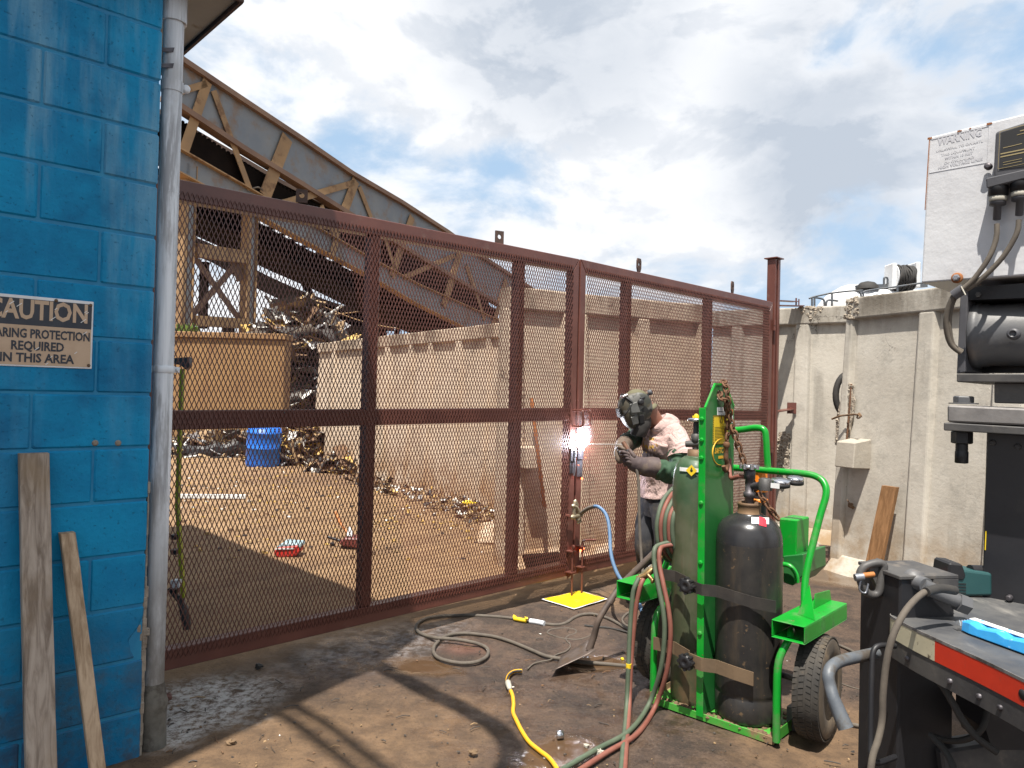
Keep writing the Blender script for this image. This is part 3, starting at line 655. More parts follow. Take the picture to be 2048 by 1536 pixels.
def drop_bolt(s, z1, leaf, hand):
    mb = MB(S); mb.tube([(s, .045, 0.012), (s, .045, z1)], .0075, 10)
    mb.tube(spline([(s, .045, z1 - .004), (s + hand * .03, .06, z1 + .004), (s + hand * .10, .085, z1)], 4), .0075, 10)
    b = mb.build('drop_bolt', MT['oxide'], leaf)
    for z in (z1 - .045, z1 - .20):
        k = MB(S); k.prism([(s - .028, -.002, z), (s + .028, -.002, z), (s + .022, .06, z), (s - .022, .06, z)], (0, 0, .007)); k.prism([(s - .004, -.001, z - .05), (s - .004, .05, z - .002), (s - .004, -.001, z - .002)], (.008, 0, 0)); k.build('bolt_bracket', MT['oxide'], b)
drop_bolt(2.852, .375, leafL, -.3); drop_bolt(2.962, .40, leafR, 1)
for (lf, s, zz) in ((leafR, 5.86, 2.2), (leafR, 5.86, .95)):
    q = MB(S); q.lathe([(.014, zz), (.014, zz + .11)], (s + .028, .018, 0), n=12); q.lathe([(.017, zz + .05), (.017, zz + .056)], (s + .028, .018, 0), n=12); q.build('hinge', MT['oxide'], lf)

# ---------------------------------------------------------------- hinge post on the right
def make_post():
    s0, zt = GPx(1545.5, 512); s1 = 6.035; s0 = 5.925
    po = empty('gate_post', S(5.98, -.05, 0), 'brown steel post with flat cap between the gate and the concrete wall', 'post')
    q = MB(S); q.ab((s0, -.095, -.1), (s1, .0, zt - .012)); q.ab((s0 + .035, .0005, .0), (s0 + .055, .014, zt - .02)); q.build('upright', MT['oxide'], po, bevel=.006)
    q = MB(S); q.ab((s0 - .022, -.12, zt - .0115), (s1 + .022, .025, zt)); q.build('cap_plate', MT['oxide'], po, bevel=.002)
    a = onp(1562, 607, S(s1, -.05, 0), Nn); e = at(1594, 609, 8.06)
    q = MB(); q.bar(S(s1 + .001, -.06, a.z + .02), e + V((-.02, 0, .03)), .01, .07, Z); q.bar(S(s1 + .001, -.03, a.z - .035), e + V((0.05, .0, -.015)), .07, .012, Z.cross(D)); q.tube([e + V((-.01, 0, -.01)), e + V((-.01, 0, .07))], .009, 8); q.tube([e + V((.02, 0, -.01)), e + V((.02, 0, .06))], .007, 8); q.build('top_arm', MT['oxide'], po)
    a = onp(1556, 824, S(s1, -.05, 0), Nn); e = at(1582, 818, 8.02)
    q = MB(); q.bar(S(s1 + .001, -.05, a.z), e, .012, .085, Z); q.bar(e + V((-.045, -.012, .01)), e + V((.055, .0, .01)), .12, .012, Z); q.lathe([(.03, 0), (.03, .02)], e + V((.0, -.025, -.01)), (0, -1, 0), 12); q.build('wall_bracket', MT['oxide'], po)
make_post()
# ---------------------------------------------------------------- precast concrete walls
def wall(label, t0, t1, m, ribs=(), h=2.42, band=.19, thick=.22, ext=0.0, rough_top=0, foot=.0, seed=1, taper=.10, name='concrete_wall'):
    """t0, t1: (px, py, Y) of the top front corners; ribs as pixel columns on the top line"""
    a = at(*t0); b = at(*t1); a.z = b.z = 0; e = (b - a).normalized(); nf = V((e.y, -e.x, 0))
    if nf.dot(CAM - a) < 0: nf = -nf
    L = (b - a).length + ext; h0 = h
    def fn(p): return a + e * p[0] + nf * p[1] + Z * p[2]
    def tpx(px): return (onp(px, t0[1], a, nf) - a).dot(e)
    mb = MB(fn); zl = h - band
    prof = [(-thick, -.05), (-thick, h), (0, h), (0.0, zl), (-.052, zl - .012), (taper - .055, .30), (taper - .02, -.05)]
    n = max(2, int(L / .35)); rings = []; rng = random.Random(seed)
    for i in range(n + 1):
        s = L * i / n; dz = mnoise.noise((s * 1.7, seed * 3.1, 0)) * .016 * rough_top
        rings.append([(s, q[0] + (mnoise.noise((s * 2.1, q[1] * 1.5, seed)) * .006 if j > 1 else 0), q[1] + (dz if j in (1, 2) else 0)) for j, q in enumerate(prof)])
    mb.loft(rings, sm=False)
    for r in ribs:
        r0, r1 = (tpx(r[0]), tpx(r[1])) if not (len(r) > 2) else r[:2]
        w = .035
        mb.hexa([(r0 - w, -.08, zl + .002), (r1 + w, -.08, zl + .002), (r1, -.003, zl + .002), (r0, -.003, zl + .002)][::1],
                [(r0 - w - .02, -.08, -.05), (r1 + w + .02, -.08, -.05), (r1 + .02, taper + .01, -.05), (r0 - .02, taper + .01, -.05)])
    if foot: mb.hexa([(-.02, -.05, -.05), (L, -.05, -.05), (L, taper + foot, -.05), (-.02, taper + foot, -.05)], [(0, -.05, .22), (L, -.05, .22), (L, taper - .02, .12), (0, taper - .02, .12)])
    w = mb.build(name, m, bevel=.014, seg=2)
    return tag(w, label, 'wall', 'concrete yard walls'), fn, tpx, a, e, nf
wA = wall('tan ribbed concrete wall farthest back, behind the left gate leaf', (635, 687, 15.04), (1003, 645, 9.73), MT['conc_yard'], [(663, 670), (735, 750), (769.5, 778), (817, 824), (855, 863), (910, 921), (971, 979)], seed=2, rough_top=.6, ext=.9)
wB = wall('tan concrete wall standing behind the meeting stiles and the welder', (1020, 573, 6.44), (1421, 610, 7.38), MT['conc_yard'], [(1020, 1048), (1131, 1178), (1280, 1302), (1402, 1420)], seed=4, rough_top=.5, foot=.10)
wC = wall('grey tan concrete wall just right of the gate post', (1424, 622, 8.62), (1690, 610, 7.80), MT['conc_near'], [(1464, 1484), (1529, 1550), (1593, 1617)], h=2.51, seed=6, rough_top=1.2, foot=.12, ext=.35)
wD = wall('nearest cracked concrete wall with exposed rebar, behind the crane truck', (1692, 597, 6.675), (1862, 575, 5.93), MT['conc_near'], [(1692, 1704), (1838, 1868), (1.35, 1.55, 0), (2.05, 2.25, 0), (2.75, 2.95, 0)], seed=9, rough_top=1.2, foot=.12, ext=2.6, taper=.13)

def lump(mb, c, r, seed, k=.5, n=7, m=0, flat=1.0, sm=False):
    vs = []; rows = n; cols = n + 3
    for i in range(rows + 1):
        th = pi * i / rows
        for j in range(cols):
            ph = 2 * pi * j / cols; d = V((sin(th) * cos(ph), sin(th) * sin(ph), cos(th)))
            q = r * (1 + k * mnoise.noise(d * 1.7 + V((seed * 7.3, seed * 1.9, seed)))); vs.append(V(c) + V((d.x * q, d.y * q, d.z * q * flat)))
    fs = [(i * cols + j, i * cols + (j + 1) % cols, (i + 1) * cols + (j + 1) % cols, (i + 1) * cols + j) for i in range(rows) for j in range(cols)]
    mb.add(vs, fs, m, sm)

MT['conc_nib'] = concrete('darkened_nib_concrete', (0.40, 0.36, 0.30), (0.32, 0.285, 0.235), crack=False, top_dark=None)  # wall concrete darkened in colour to offset the sun on the nib
def wall_details():
    # broken, spalled places belong to their walls
    w, fn, tpx, a, e, nf = wD
    mb = MB(); rng = random.Random(11)
    def onw(px, py, off=0.0): return onp(px, py, a + nf * off, nf)
    def tap(z): return .10 * max(0, (2.2 - z)) / 2.2
    def sheet(pts, off, th, msh, oo):
        P = [onp(x, y, oo[0], oo[1]) for x, y in pts]; P = [q_ + oo[1] * (.10 * max(0, (2.2 - q_.z)) / 2.2 * (1 if oo[1] is nf else 1) + off) for q_ in P]; msh.prism(P, oo[1] * th)
    sheet(((1698, 766), (1706, 772), (1710, 790), (1715, 800), (1713, 832), (1708, 850), (1706, 884), (1694, 893), (1678, 890), (1679, 862), (1686, 842), (1682, 820), (1688, 796), (1696, 784)), -.010, .012, mb, (a, nf))
    for i in range(260):
        t = rng.random(); py = lerp(768, 888, t); half = lerp(5, 14, min(1, t * 1.6)) if t < .75 else 12
        cx = lerp(1700, 1688, t); px = cx + rng.uniform(-half, half); p = onw(px, py, 0); p = p + nf * (tap(p.z) - .012)
        lump(mb, p, rng.uniform(.008, .022), i, .6, 5)
    for i in range(26):
        px = rng.uniform(1692, 1718); py = rng.uniform(598, 640) - (px - 1692) * .25; p = onw(px, py, -.012); lump(mb, p, rng.uniform(.015, .03), i + 200, .6, 5)
    mb.build('broken_patch', MT['rubble'], w)
    rb = MB(); p0 = onw(1703, 768, .02); p1 = onw(1693, 886, .075); rb.tube([lerp(p0, p1, k / 40) for k in range(41)], [.010 if k % 2 else .0075 for k in range(41)], 8); rb.build('rebar', MT['chain'], w)
    wi = MB(); c = onw(1696, 830, .09)
    wi.tube(spline([onw(1664, 838, .12), onw(1680, 832, .12), c, onw(1712, 829, .10), onw(1722, 833, .10), onw(1718, 826, .10)], 5), .009, 7); wi.tube(spline([onw(1716, 828, .11), onw(1720, 835, .13), onw(1714, 836, .10), onw(1716, 829, .11)], 4), .007, 6); wi.build('tie_wire', MT['collar'], w)
    # projecting concrete nib
    nb = MB(); z0 = onw(1720, 938, .1).z; z1 = onw(1720, 880, .1).z; t0 = (onw(1700, 900, .05) - a).dot(e); t1 = (onw(1738, 900, .05) - a).dot(e)
    nb.hexa([fn((t0, .02, z0)), fn((t1, .02, z0)), fn((t1, .24, z0 + .01)), fn((t0, .24, z0 + .01))], [fn((t0, .02, z1 + .01)), fn((t1, .02, z1 + .01)), fn((t1, .22, z1 - .02)), fn((t0, .22, z1 - .02))]); nb.build('projecting_nib', MT['conc_nib'], w, bevel=.008)
    st = MB(); c = onw(1701, 1010, .10); lump(st, c, .022, 3, .7, 5); lump(st, c + V((.02, 0, -.02)), .015, 5, .7, 5); st.tube([c, c + V((-.05, -.05, .05))], .006, 6); st.build('rusty_stub', MT['collar'], w)
    # wall B nib
    w, fn, tpx, a, e, nf = wB
    nb = MB(); p0 = onp(1043, 893, a + nf * .1, nf); p1 = onp(1043, 935, a + nf * .1, nf); t0 = (p0 - a).dot(e) - .02; t1 = t0 + .16
    nb.hexa([fn((t0, .02, p1.z)), fn((t1, .02, p1.z)), fn((t1, .25, p1.z)), fn((t0, .25, p1.z))], [fn((t0, .02, p0.z)), fn((t1, .02, p0.z)), fn((t1, .23, p0.z)), fn((t0, .23, p0.z))]); nb.build('projecting_nib', MT['conc_yard'], w, bevel=.008)
    fp = MB(); t0 = tpx(1048); t1 = tpx(1118)
    fp.hexa([fn((t0, .09, .02)), fn((t1, .09, .02)), fn((t1, .225, .02)), fn((t0, .225, .02))], [fn((t0, .09, .10)), fn((t1, .09, .10)), fn((t1, .20, .10)), fn((t0, .20, .10))]); fp.build('lifting_pocket', MT['belt_dark'], w)
    # chipped band on the wall by the post
    w, fn, tpx, a, e, nf = wC
    mb = MB()
    for i in range(110):
        px = rng.uniform(1597, 1645); dy = rng.uniform(0, 26) * (1 - abs(px - 1621) / 30); p = onp(px, 614 + dy, a, nf) + nf * (-.014); lump(mb, p, rng.uniform(.010, .024), i, .6, 4)
    mb.prism([onp(x, y, a, nf) + nf * .055 for x, y in ((1561, 864), (1574, 862), (1581, 880), (1578, 905), (1582, 925), (1574, 962), (1562, 966))], nf * .012)
    for i in range(170):
        px = rng.uniform(1560, 1578) + rng.gauss(0, 2); py = rng.uniform(866, 962); p = onp(px, py, a, nf) + nf * (.055); lump(mb, p, rng.uniform(.010, .028), i + 300, .7, 5)
    mb.build('broken_patch', MT['rubble'], w)
    # rubble at the wall feet
    for nm, spots, mm, r0, r1, N_ in (('rubble_strip', [((1662, 1135), (1835, 1150)), ((1590, 1088), (1640, 1098))], MT['rubble'], .01, .045, 170),):
        mb = MB()
        for i in range(N_):
            (x0, y0), (x1, y1) = spots[0] if i % 4 else spots[1]; t = rng.random(); p = gnd(lerp(x0, x1, t) + rng.uniform(-6, 6), lerp(y0, y1, t) + rng.uniform(-14, 12)); lump(mb, (p.x, p.y, .0), rng.uniform(r0, r1), i, .6, 5, flat=.7)
        tag(mb.build(nm, mm), 'loose concrete rubble along the foot of the right hand walls', 'rubble', kind='stuff')
wall_details()

# black rubber loop squeezed behind the near wall's edge
def half_ring():
    c = at(1702, 790, 6.72); mb = MB(); pts = []
    for k in range(15):
        a = radians(100 + k * 13); pts.append(c + V((cos(a) * .13, 0.02, sin(a) * .20)))
    mb.tube(pts, .028, 10); tag(mb.build('rubber_loop', MT['rubber']), 'curved black rubber loop in the gap between two concrete walls', 'rubber loop')
half_ring()
# plank leaning on the near wall
def wall_plank():
    w, fn, tpx, a, e, nf = wD
    t = (onp(1804, 1000, a, nf) - a).dot(e); zt = onp(1806, 975, a + nf * .1, nf).z
    rings = []
    for i in range(6):
        k = i / 5; z = -.01 + (zt + .01) * k; n0 = .12 + .17 * (1 - k) ** 1.0; sx = -.045 * (1 - k)
        rings.append([fn((t - .068 + sx, n0, z)), fn((t + .068 + sx, n0, z)), fn((t + .068 + sx, n0 + .042, z)), fn((t - .068 + sx, n0 + .042, z))])
    mb = MB(); mb.loft(rings, sm=False); tag(mb.build('wooden_plank', MT['wood_brown'], bevel=.003), 'brown stained plank leaning on the cracked concrete wall', 'plank', 'planks leaning on walls')
wall_plank()

# ---------------------------------------------------------------- tan plate wall and scrap in the yard
def tan_wall():
    Y = 17.0; p0 = at(330, 662, Y); p1 = at(571, 668, Y); zt = (p0.z + p1.z) / 2
    r = empty('push_wall', ((p0.x + p1.x) / 2, Y, 0), 'flat tan steel faced wall standing under the conveyor columns', 'wall')
    q = MB(); q.ab((p0.x, Y, -.05), (p1.x, Y + .5, zt - .14)); q.build('plate', MT['tan_steel'], r, bevel=.02)
    q = MB(); q.ab((p0.x - .05, Y - .06, zt - .138), (p1.x + .03, Y + .55, zt)); q.build('cap', MT['tan_steel'], r, bevel=.015)
    wd = MB(); rng = random.Random(2); gm = mat('weed_green', (0.09, 0.16, 0.02), (0.14, 0.20, 0.03), rough=.7, bump=0)
    for i in range(70):
        x = lerp(p0.x + .2, at(392, 660, Y).x, rng.random() ** 1.2); b = V((x, Y - .04 + rng.uniform(0, .25), zt)); d = V((rng.uniform(-.12, .12), rng.uniform(-.1, .02), rng.uniform(.05, .22)))
        s_ = V((.02, 0, 0)); wd.add([b - s_, b + s_, b + d * .6 + s_ * 1.4, b + d], [(0, 1, 2, 3)])
    tag(wd.build('weeds', gm), 'green weeds growing on top of the tan plate wall', 'weeds', kind='stuff')
tan_wall()
SCRAP = [mat('scrap_tan', (0.32, 0.215, 0.11), (0.23, 0.145, 0.075), rough=.8, bump=0), mat('scrap_rust', (0.16, 0.085, 0.04), (0.10, 0.06, 0.035), rough=.85, bump=0),
         mat('scrap_dark', (0.035, 0.03, 0.028), (0.06, 0.05, 0.04), rough=.7, bump=0), mat('scrap_grey', (0.34, 0.33, 0.33), (0.22, 0.22, 0.23), rough=.45, metal=.3, bump=0),
         mat('scrap_white', (0.66, 0.64, 0.60), (0.56, 0.53, 0.48), rough=.6, bump=0), mat('scrap_yellow', (0.52, 0.33, 0.07), (0.42, 0.27, 0.11), rough=.7, bump=0)]
def scrap_piece(mb, c, s, rng, m):
    t = rng.random()
    ax = V((rng.uniform(-1, 1), rng.uniform(-1, 1), rng.uniform(-.7, .7))).normalized(); a, b = perp(ax)
    if t < .30:
        pts = [c + ax * s * k + a * s * .5 * mnoise.noise((k * 2.0, c.x * 9, c.z * 7)) + b * s * .5 * mnoise.noise((k * 2.0, c.y * 9, 4)) for k in (-1.6, -.7, 0, .7, 1.6)]
        mb.tube(pts, s * .09, 5, m)
    elif t < .93:
        n = 3; vs = [c + ax * s * (i - 1) + a * s * .7 * (j - 1) + b * s * rng.uniform(-.35, .35) for i in range(n) for j in range(n)]
        mb.add(vs, [(i * n + j, i * n + j + 1, (i + 1) * n + j + 1, (i + 1) * n + j) for i in range(n - 1) for j in range(n - 1)], m)
        mb.add([v + b * .012 for v in vs], [(i * n + j, (i + 1) * n + j, (i + 1) * n + j + 1, i * n + j + 1) for i in range(n - 1) for j in range(n - 1)], m)
    else: lump(mb, c, s * .5, rng.random() * 50, .8, 4, m)
def chip(mb, p, s, rng, m):
    k = rng.choice((4, 5, 6)); a0 = rng.uniform(0, 6.3); tx, ty = rng.uniform(-.5, .5), rng.uniform(-.5, .5); h = s * rng.uniform(.15, .7)
    r = [s * rng.uniform(.5, 1.25) * (1 if j % 2 else rng.uniform(.5, 1)) for j in range(k)]
    lo = [V((p.x + cos(a0 + j * 6.283 / k) * r[j], p.y + sin(a0 + j * 6.283 / k) * r[j], 0)) for j in range(k)]
    mb.add(lo + [V((q.x * .25 + p.x * .75 + (q.x - p.x) * .5, q.y * .25 + p.y * .75 + (q.y - p.y) * .5, h * (1 + tx * (q.x - p.x) / s + ty * (q.y - p.y) / s))) for q in lo], [tuple(range(k, 2 * k))] + [(j, (j + 1) % k, k + (j + 1) % k, k + j) for j in range(k)], m)
def scrap_heap():
    rng = random.Random(21); mb = MB(); c0 = at(612, 800, 20.5)
    core = MB()
    H = 3.75; R = 3.1
    lump(mb, (c0.x, 21.4, .2), 2.2, 4, .35, 12, 2, flat=1.35)
    for i in range(2300):
        a = rng.uniform(0, 2 * pi); t = rng.random() ** .8; r = R * (1 - t) ** .72 * rng.uniform(.90, 1.06)
        p = V((c0.x - .35 + cos(a) * r * .95, 21.0 + sin(a) * r * .8, t * H + .05))
        m = rng.choices(range(6), (6, 4, 4, 4, 4, 2) if t > .62 else (2, 3, 5.5, 6, 2, 0.4))[0]
        scrap_piece(mb, p, rng.choice((.06, .10, .14, .20, .28, .50)) * rng.uniform(.8, 1.2), rng, m)
    tag(mb.build('scrap_heap', SCRAP), 'tall tangled heap of scrap metal behind the concrete wall', 'scrap heap', kind='stuff')
    mb = MB()
    def pile(px, py, hgt, rx, ry, N_, wts, s0, s1):
        c = gnd(px, py)
        for i in range(N_):
            a = rng.uniform(0, 2 * pi); q = sqrt(rng.random()); p = V((c.x + cos(a) * q * rx, c.y + sin(a) * q * ry, max(.02, hgt * (1 - q) ** .8 * rng.uniform(.4, 1.05))))
            scrap_piece(mb, p, rng.uniform(s0, s1) * rng.choice((.5, .8, 1, 1, 1.8)), rng, rng.choices(range(6), wts)[0])
    pile(430, 908, .50, 1.6, .8, 520, (4, 3, 7, 3, 2, 1.5), .06, .22)
    pile(640, 925, 1.0, 1.5, .8, 900, (6, 4, 3, 3, 2.5, 2.5), .05, .17)
    pile(700, 940, .5, .8, .6, 260, (6, 4, 3, 2, 2.5, 2.5), .05, .14)
    for i in range(520):            # the strip of rubbish along the far wall
        t = rng.random(); p = gnd(lerp(680, 1000, t) + rng.uniform(-20, 10), lerp(935, 1040, t) + rng.uniform(-18, 22)); p.z = rng.uniform(.01, .07); scrap_piece(mb, p, rng.uniform(.015, .055), rng, rng.choices(range(6), (7, 5, 3, 1, 2, 2))[0])
    for i in range(150):            # and along the foot of the wall behind the welder
        t = rng.random(); p = gnd(lerp(1090, 1400, t), lerp(1098, 1062, t) + rng.uniform(-8, 12)); p.z = rng.uniform(.01, .05); scrap_piece(mb, p, rng.uniform(.015, .05), rng, rng.choices(range(6), (6, 4, 2, 1, 2, 4))[0])
    tag(mb.build('rubbish_pile', SCRAP), 'low pile of mixed scrap and rubbish along the yard walls', 'rubbish', kind='stuff')
    mb = MB()
    clus = [(rng.uniform(350, 960), rng.uniform(925, 1075)) for _ in range(16)]
    for i in range(2000):           # chips strewn over the yard floor
        if i % 4 == 0: px, py = rng.uniform(345, 1000), rng.uniform(930, 1120)
        elif i % 4 == 1: cxx, cyy = clus[rng.randrange(len(clus))]; px, py = rng.gauss(cxx, 26), rng.gauss(cyy, 9)
        else: px, py = rng.gauss(470, 95), rng.gauss(975, 45)
        if px < 342 or py < 915 or px > 1000: continue
        p = gnd(px, py)
        if (p - g0).dot(Nn) > -.25: continue
        s = rng.choice((.006, .008, .010, .013, .018, .030)); m = rng.choices((0, 1, 2, 4, 5), (4, 2, 2.2, 1.0, 4))[0]
        chip(mb, p, s, rng, m)
    tag(mb.build('yard_chips', SCRAP), 'yellow and pale chips strewn over the yard ground behind the gate', 'litter', kind='stuff')
    mb = MB()
    for i in range(420):            # crumbs in front of the gate
        px, py = rng.uniform(330, 1740), rng.uniform(1200, 1536); p = gnd(px, py)
        if (p - g0).dot(Nn) < .05: continue
        s = rng.choice((.004, .005, .006, .008, .011)); m = rng.choices((0, 1, 2, 4), (1.2, 3, 6, .4))[0]; chip(mb, p, s * .8, rng, m)
    for i in range(130):            # straw, bark and leaves
        px, py = rng.uniform(330, 1740), rng.uniform(1210, 1530); p = gnd(px, py); a = rng.uniform(0, pi); L = rng.uniform(.008, .035); d = V((cos(a), sin(a), 0)) * L
        if (p - g0).dot(Nn) < .05: continue
        p.z = .004; mb.tube([p - d, p + V((0, 0, .004)), p + d + V((d.y, -d.x, 0)) * .3], rng.uniform(.0012, .003), 4, rng.choices((0, 1, 2), (1, 3, 6))[0])
    tag(mb.build('ground_crumbs', SCRAP), 'small stones, straw and crumbs of mud on the wet ground before the gate', 'litter', kind='stuff')
scrap_heap()

# ---------------------------------------------------------------- conveyor bridge
def conveyor():
    A = at(400, 300, 20.0); B = at(900, 500, 32.0); e = V((B.x - A.x, B.y - A.y, 0)).normalized(); nb = V((e.y, -e.x, 0)); nb = -nb if nb.dot(CAM - A) > 0 else nb   # nb points away from the camera
    c = empty('conveyor_bridge', (A.x, A.y, 0), 'rusty grey truss conveyor bridge rising to the left above the walls', 'conveyor')
    def q(px, py, off=0.0): return onp(px, py, A, nb) + nb * off
    def member(px0, py0, px1, py1, wpx, m, name, dep=.10, off=0.0, parent=c, prof=True):
        a, b = q(px0, py0), q(px1, py1); w = wpx / F_PX * (a.y + b.y) / 2
        mb = MB(); t = (b - a).normalized(); side = t.cross(nb)
        a += nb * off; b += nb * off
        mb.bar(a, b, w * .16 if prof else w, dep, side) if False else None
        if prof:
            s_ = side.normalized(); mb.bar(a, b, w, .02, s_); mb.bar(a + s_ * (w / 2 - .011) + nb * dep / 2, b + s_ * (w / 2 - .011) + nb * dep / 2, .02, dep, s_)
        else: mb.bar(a, b, w, dep, side)
        return mb.build(name, m, parent)
    def girder(top, bot, name, m, mf, off=0.0, fl=.34, tf=.10):
        """plate girder: polylines of pixels for its upper and lower edge"""
        T = [q(*p) + nb * off for p in top]; Bm = [q(*p) + nb * off for p in bot]
        mb = MB()
        for i in range(len(T) - 1):
            mb.hexa([Bm[i], Bm[i + 1], Bm[i + 1] + nb * .03, Bm[i] + nb * .03], [T[i], T[i + 1], T[i + 1] + nb * .03, T[i] + nb * .03])
        w_ = mb.build(name, m, c)
        for L, nm in ((T, 'flange'), (Bm, 'flange')):
            mb = MB()
            for i in range(len(L) - 1): mb.bar(L[i] + nb * .015, L[i + 1] + nb * .015, fl, tf, nb)
            mb.build(nm, mf, w_)
        return w_
    top = [(330, 98), (362, 122), (484, 203), (600, 279), (700, 347), (800, 405), (892, 464), (960, 513), (1080, 590)]
    tbot = [(330, 195), (357, 214), (484, 298), (600, 369), (680, 419), (800, 492), (892, 548), (960, 588), (1080, 655)]
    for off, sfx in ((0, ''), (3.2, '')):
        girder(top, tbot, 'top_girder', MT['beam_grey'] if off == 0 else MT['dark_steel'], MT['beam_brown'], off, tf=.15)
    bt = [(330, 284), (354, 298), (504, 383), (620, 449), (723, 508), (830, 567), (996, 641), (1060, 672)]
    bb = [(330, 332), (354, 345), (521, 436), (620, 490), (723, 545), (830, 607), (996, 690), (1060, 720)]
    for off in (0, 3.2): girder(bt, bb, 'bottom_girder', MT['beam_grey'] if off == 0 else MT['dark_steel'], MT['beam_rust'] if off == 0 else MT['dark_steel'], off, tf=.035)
    R = MT['beam_rust']
    for (x0, y0, x1, y1, w) in ((412, 163, 364, 305, 22), (424, 182, 497, 380, 14), (330, 192, 410, 168, 13), (572, 275, 527, 392, 30), (709, 361, 682, 432, 22), (716, 374, 740, 436, 11), (560, 408, 706, 366, 13),
                              (822, 434, 781, 552, 19), (918, 504, 885, 612, 20), (907, 511, 805, 555, 10), (931, 531, 968, 640, 11), (672, 463, 662, 512, 17), (640, 412, 668, 480, 12), (765, 470, 790, 545, 11), (1010, 560, 985, 650, 16)):
        o = member(x0, y0, x1, y1, w, R, 'truss_member', .12, -.06)
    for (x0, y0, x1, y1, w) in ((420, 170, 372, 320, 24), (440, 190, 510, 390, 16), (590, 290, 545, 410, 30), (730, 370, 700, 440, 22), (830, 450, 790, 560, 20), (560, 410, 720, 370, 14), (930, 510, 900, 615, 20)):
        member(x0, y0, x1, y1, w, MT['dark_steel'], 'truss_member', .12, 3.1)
    # deck: corrugated cover with a toothed edge, dark underside, cross bearers and belt rollers
    dk = MB(); rows = [(357, 233), (484, 318), (600, 390), (700, 449), (800, 508), (892, 563), (1000, 621)]
    P = spline([q(*p) for p in rows], 30)
    for i in range(len(P) - 1):
        u = .05 if i % 2 else -.02
        a, b = P[i] + Z * u, P[i + 1] + Z * u
        dk.hexa([a - Z * .75 + nb * .12, b - Z * .75 + nb * .12, b - Z * .75 + nb * .16, a - Z * .75 + nb * .16], [a + nb * .12, b + nb * .12, b + nb * .16, a + nb * .16])
        dk.hexa([a - Z * .05 + nb * .16, b - Z * .05 + nb * .16, b - Z * .05 + nb * 3.0, a - Z * .05 + nb * 3.0], [a - Z * .01 + nb * .16, b - Z * .01 + nb * .16, b - Z * .01 + nb * 3.0, a - Z * .01 + nb * 3.0])
    dk.build('deck', MT['belt_dark'], c)
    un = MB()
    Q1 = [q(x, lerp(y, y2, .22)) for (x, y), (x2, y2) in zip(tbot[:8], bt[:8])]
    for i in range(len(Q1) - 1):
        a, b = Q1[i] + nb * 1.5, Q1[i + 1] + nb * 1.5
        for d0, d1 in ((-.9, -1.15), (-1.5, -1.62)): un.hexa([a + Z * d1, b + Z * d1, b + Z * d1 + nb * 1.6, a + Z * d1 + nb * 1.6], [a + Z * d0, b + Z * d0, b + Z * d0 + nb * 1.6, a + Z * d0 + nb * 1.6])
    un.build('belt', MT['belt_dark'], c)
    rl = MB()
    for i in range(14):
        t = i / 13; k = t * (len(Q1) - 1.001); j = int(k); p = lerp(Q1[j], Q1[j + 1], k - j) - Z * .8 + nb * .35; rl.tube([p, p + nb * 2.3], .07, 8)
        rl.bar(p - Z * .25, p - Z * .25 + nb * 2.3, .06, .16, Z)
    rl.build('roller', MT['dark_steel'], c)
    cb = MB(); cb.tube(spline([q(358, 248, .3), q(385, 272, .3), q(405, 300, .3), q(412, 325, .3)], 6), .03, 6); cb.build('cable', MT['cable_grey'], c); cb = MB(); cb.tube(spline([q(500, 378, -.05), q(512, 375, -.08), q(522, 381, -.06)], 5), .025, 6); cb.build('cable', MT['cable_grey'], c)
    # two columns with bracing
    def hcol(x0, y0, x1, y1, w):
        a, b = q(x0, y0, .15), q(x1, y1, .15); b2 = V((a.x, a.y, 0)); W = w / F_PX * a.y; t = (a - b).normalized()
        foot = a + (b - a) * (a.z / max(a.z - b.z, .1)); mb = MB(); s_ = e
        mb.bar(a, foot, W * .34, .02, e); mb.bar(a - e * W * .34 - nb * .0, foot - e * W * .34, W * .30, .30, e); mb.bar(a + e * W * .40, foot + e * W * .40, .025, .34, e); mb.bar(a + e * W * .12 - nb * .06, foot + e * W * .12 - nb * .06, W * .34, .02, e)
        return mb.build('column', [MT['beam_rust']], c)
    hcol(385, 330, 374, 655, 28); hcol(509, 400, 502, 656, 26)
    gf = MB()
    for x0, y0, x1, y1, w in ((388, 330, 377, 655, 11), (509, 400, 503, 656, 10)):
        a, b = q(x0, y0, .05), q(x1, y1, .05); foot = a + (b - a) * (a.z / max(a.z - b.z, .1)); gf.bar(a, foot, w / F_PX * a.y, .02, e)
    gf.build('column_web', MT['beam_grey'], c)
    for (x0, y0, x1, y1, w) in ((396, 500, 494, 514, 26), (392, 641, 492, 647, 20)): member(x0, y0, x1, y1, w, R, 'cross_beam', .2, .1, prof=False)
    for (x0, y0, x1, y1, w) in ((398, 512, 490, 640, 13), (486, 524, 396, 628, 13), (478, 520, 492, 560, 22)): member(x0, y0, x1, y1, w, MT['beam_brown'], 'brace', .1, .2)
    return q
qc = conveyor()
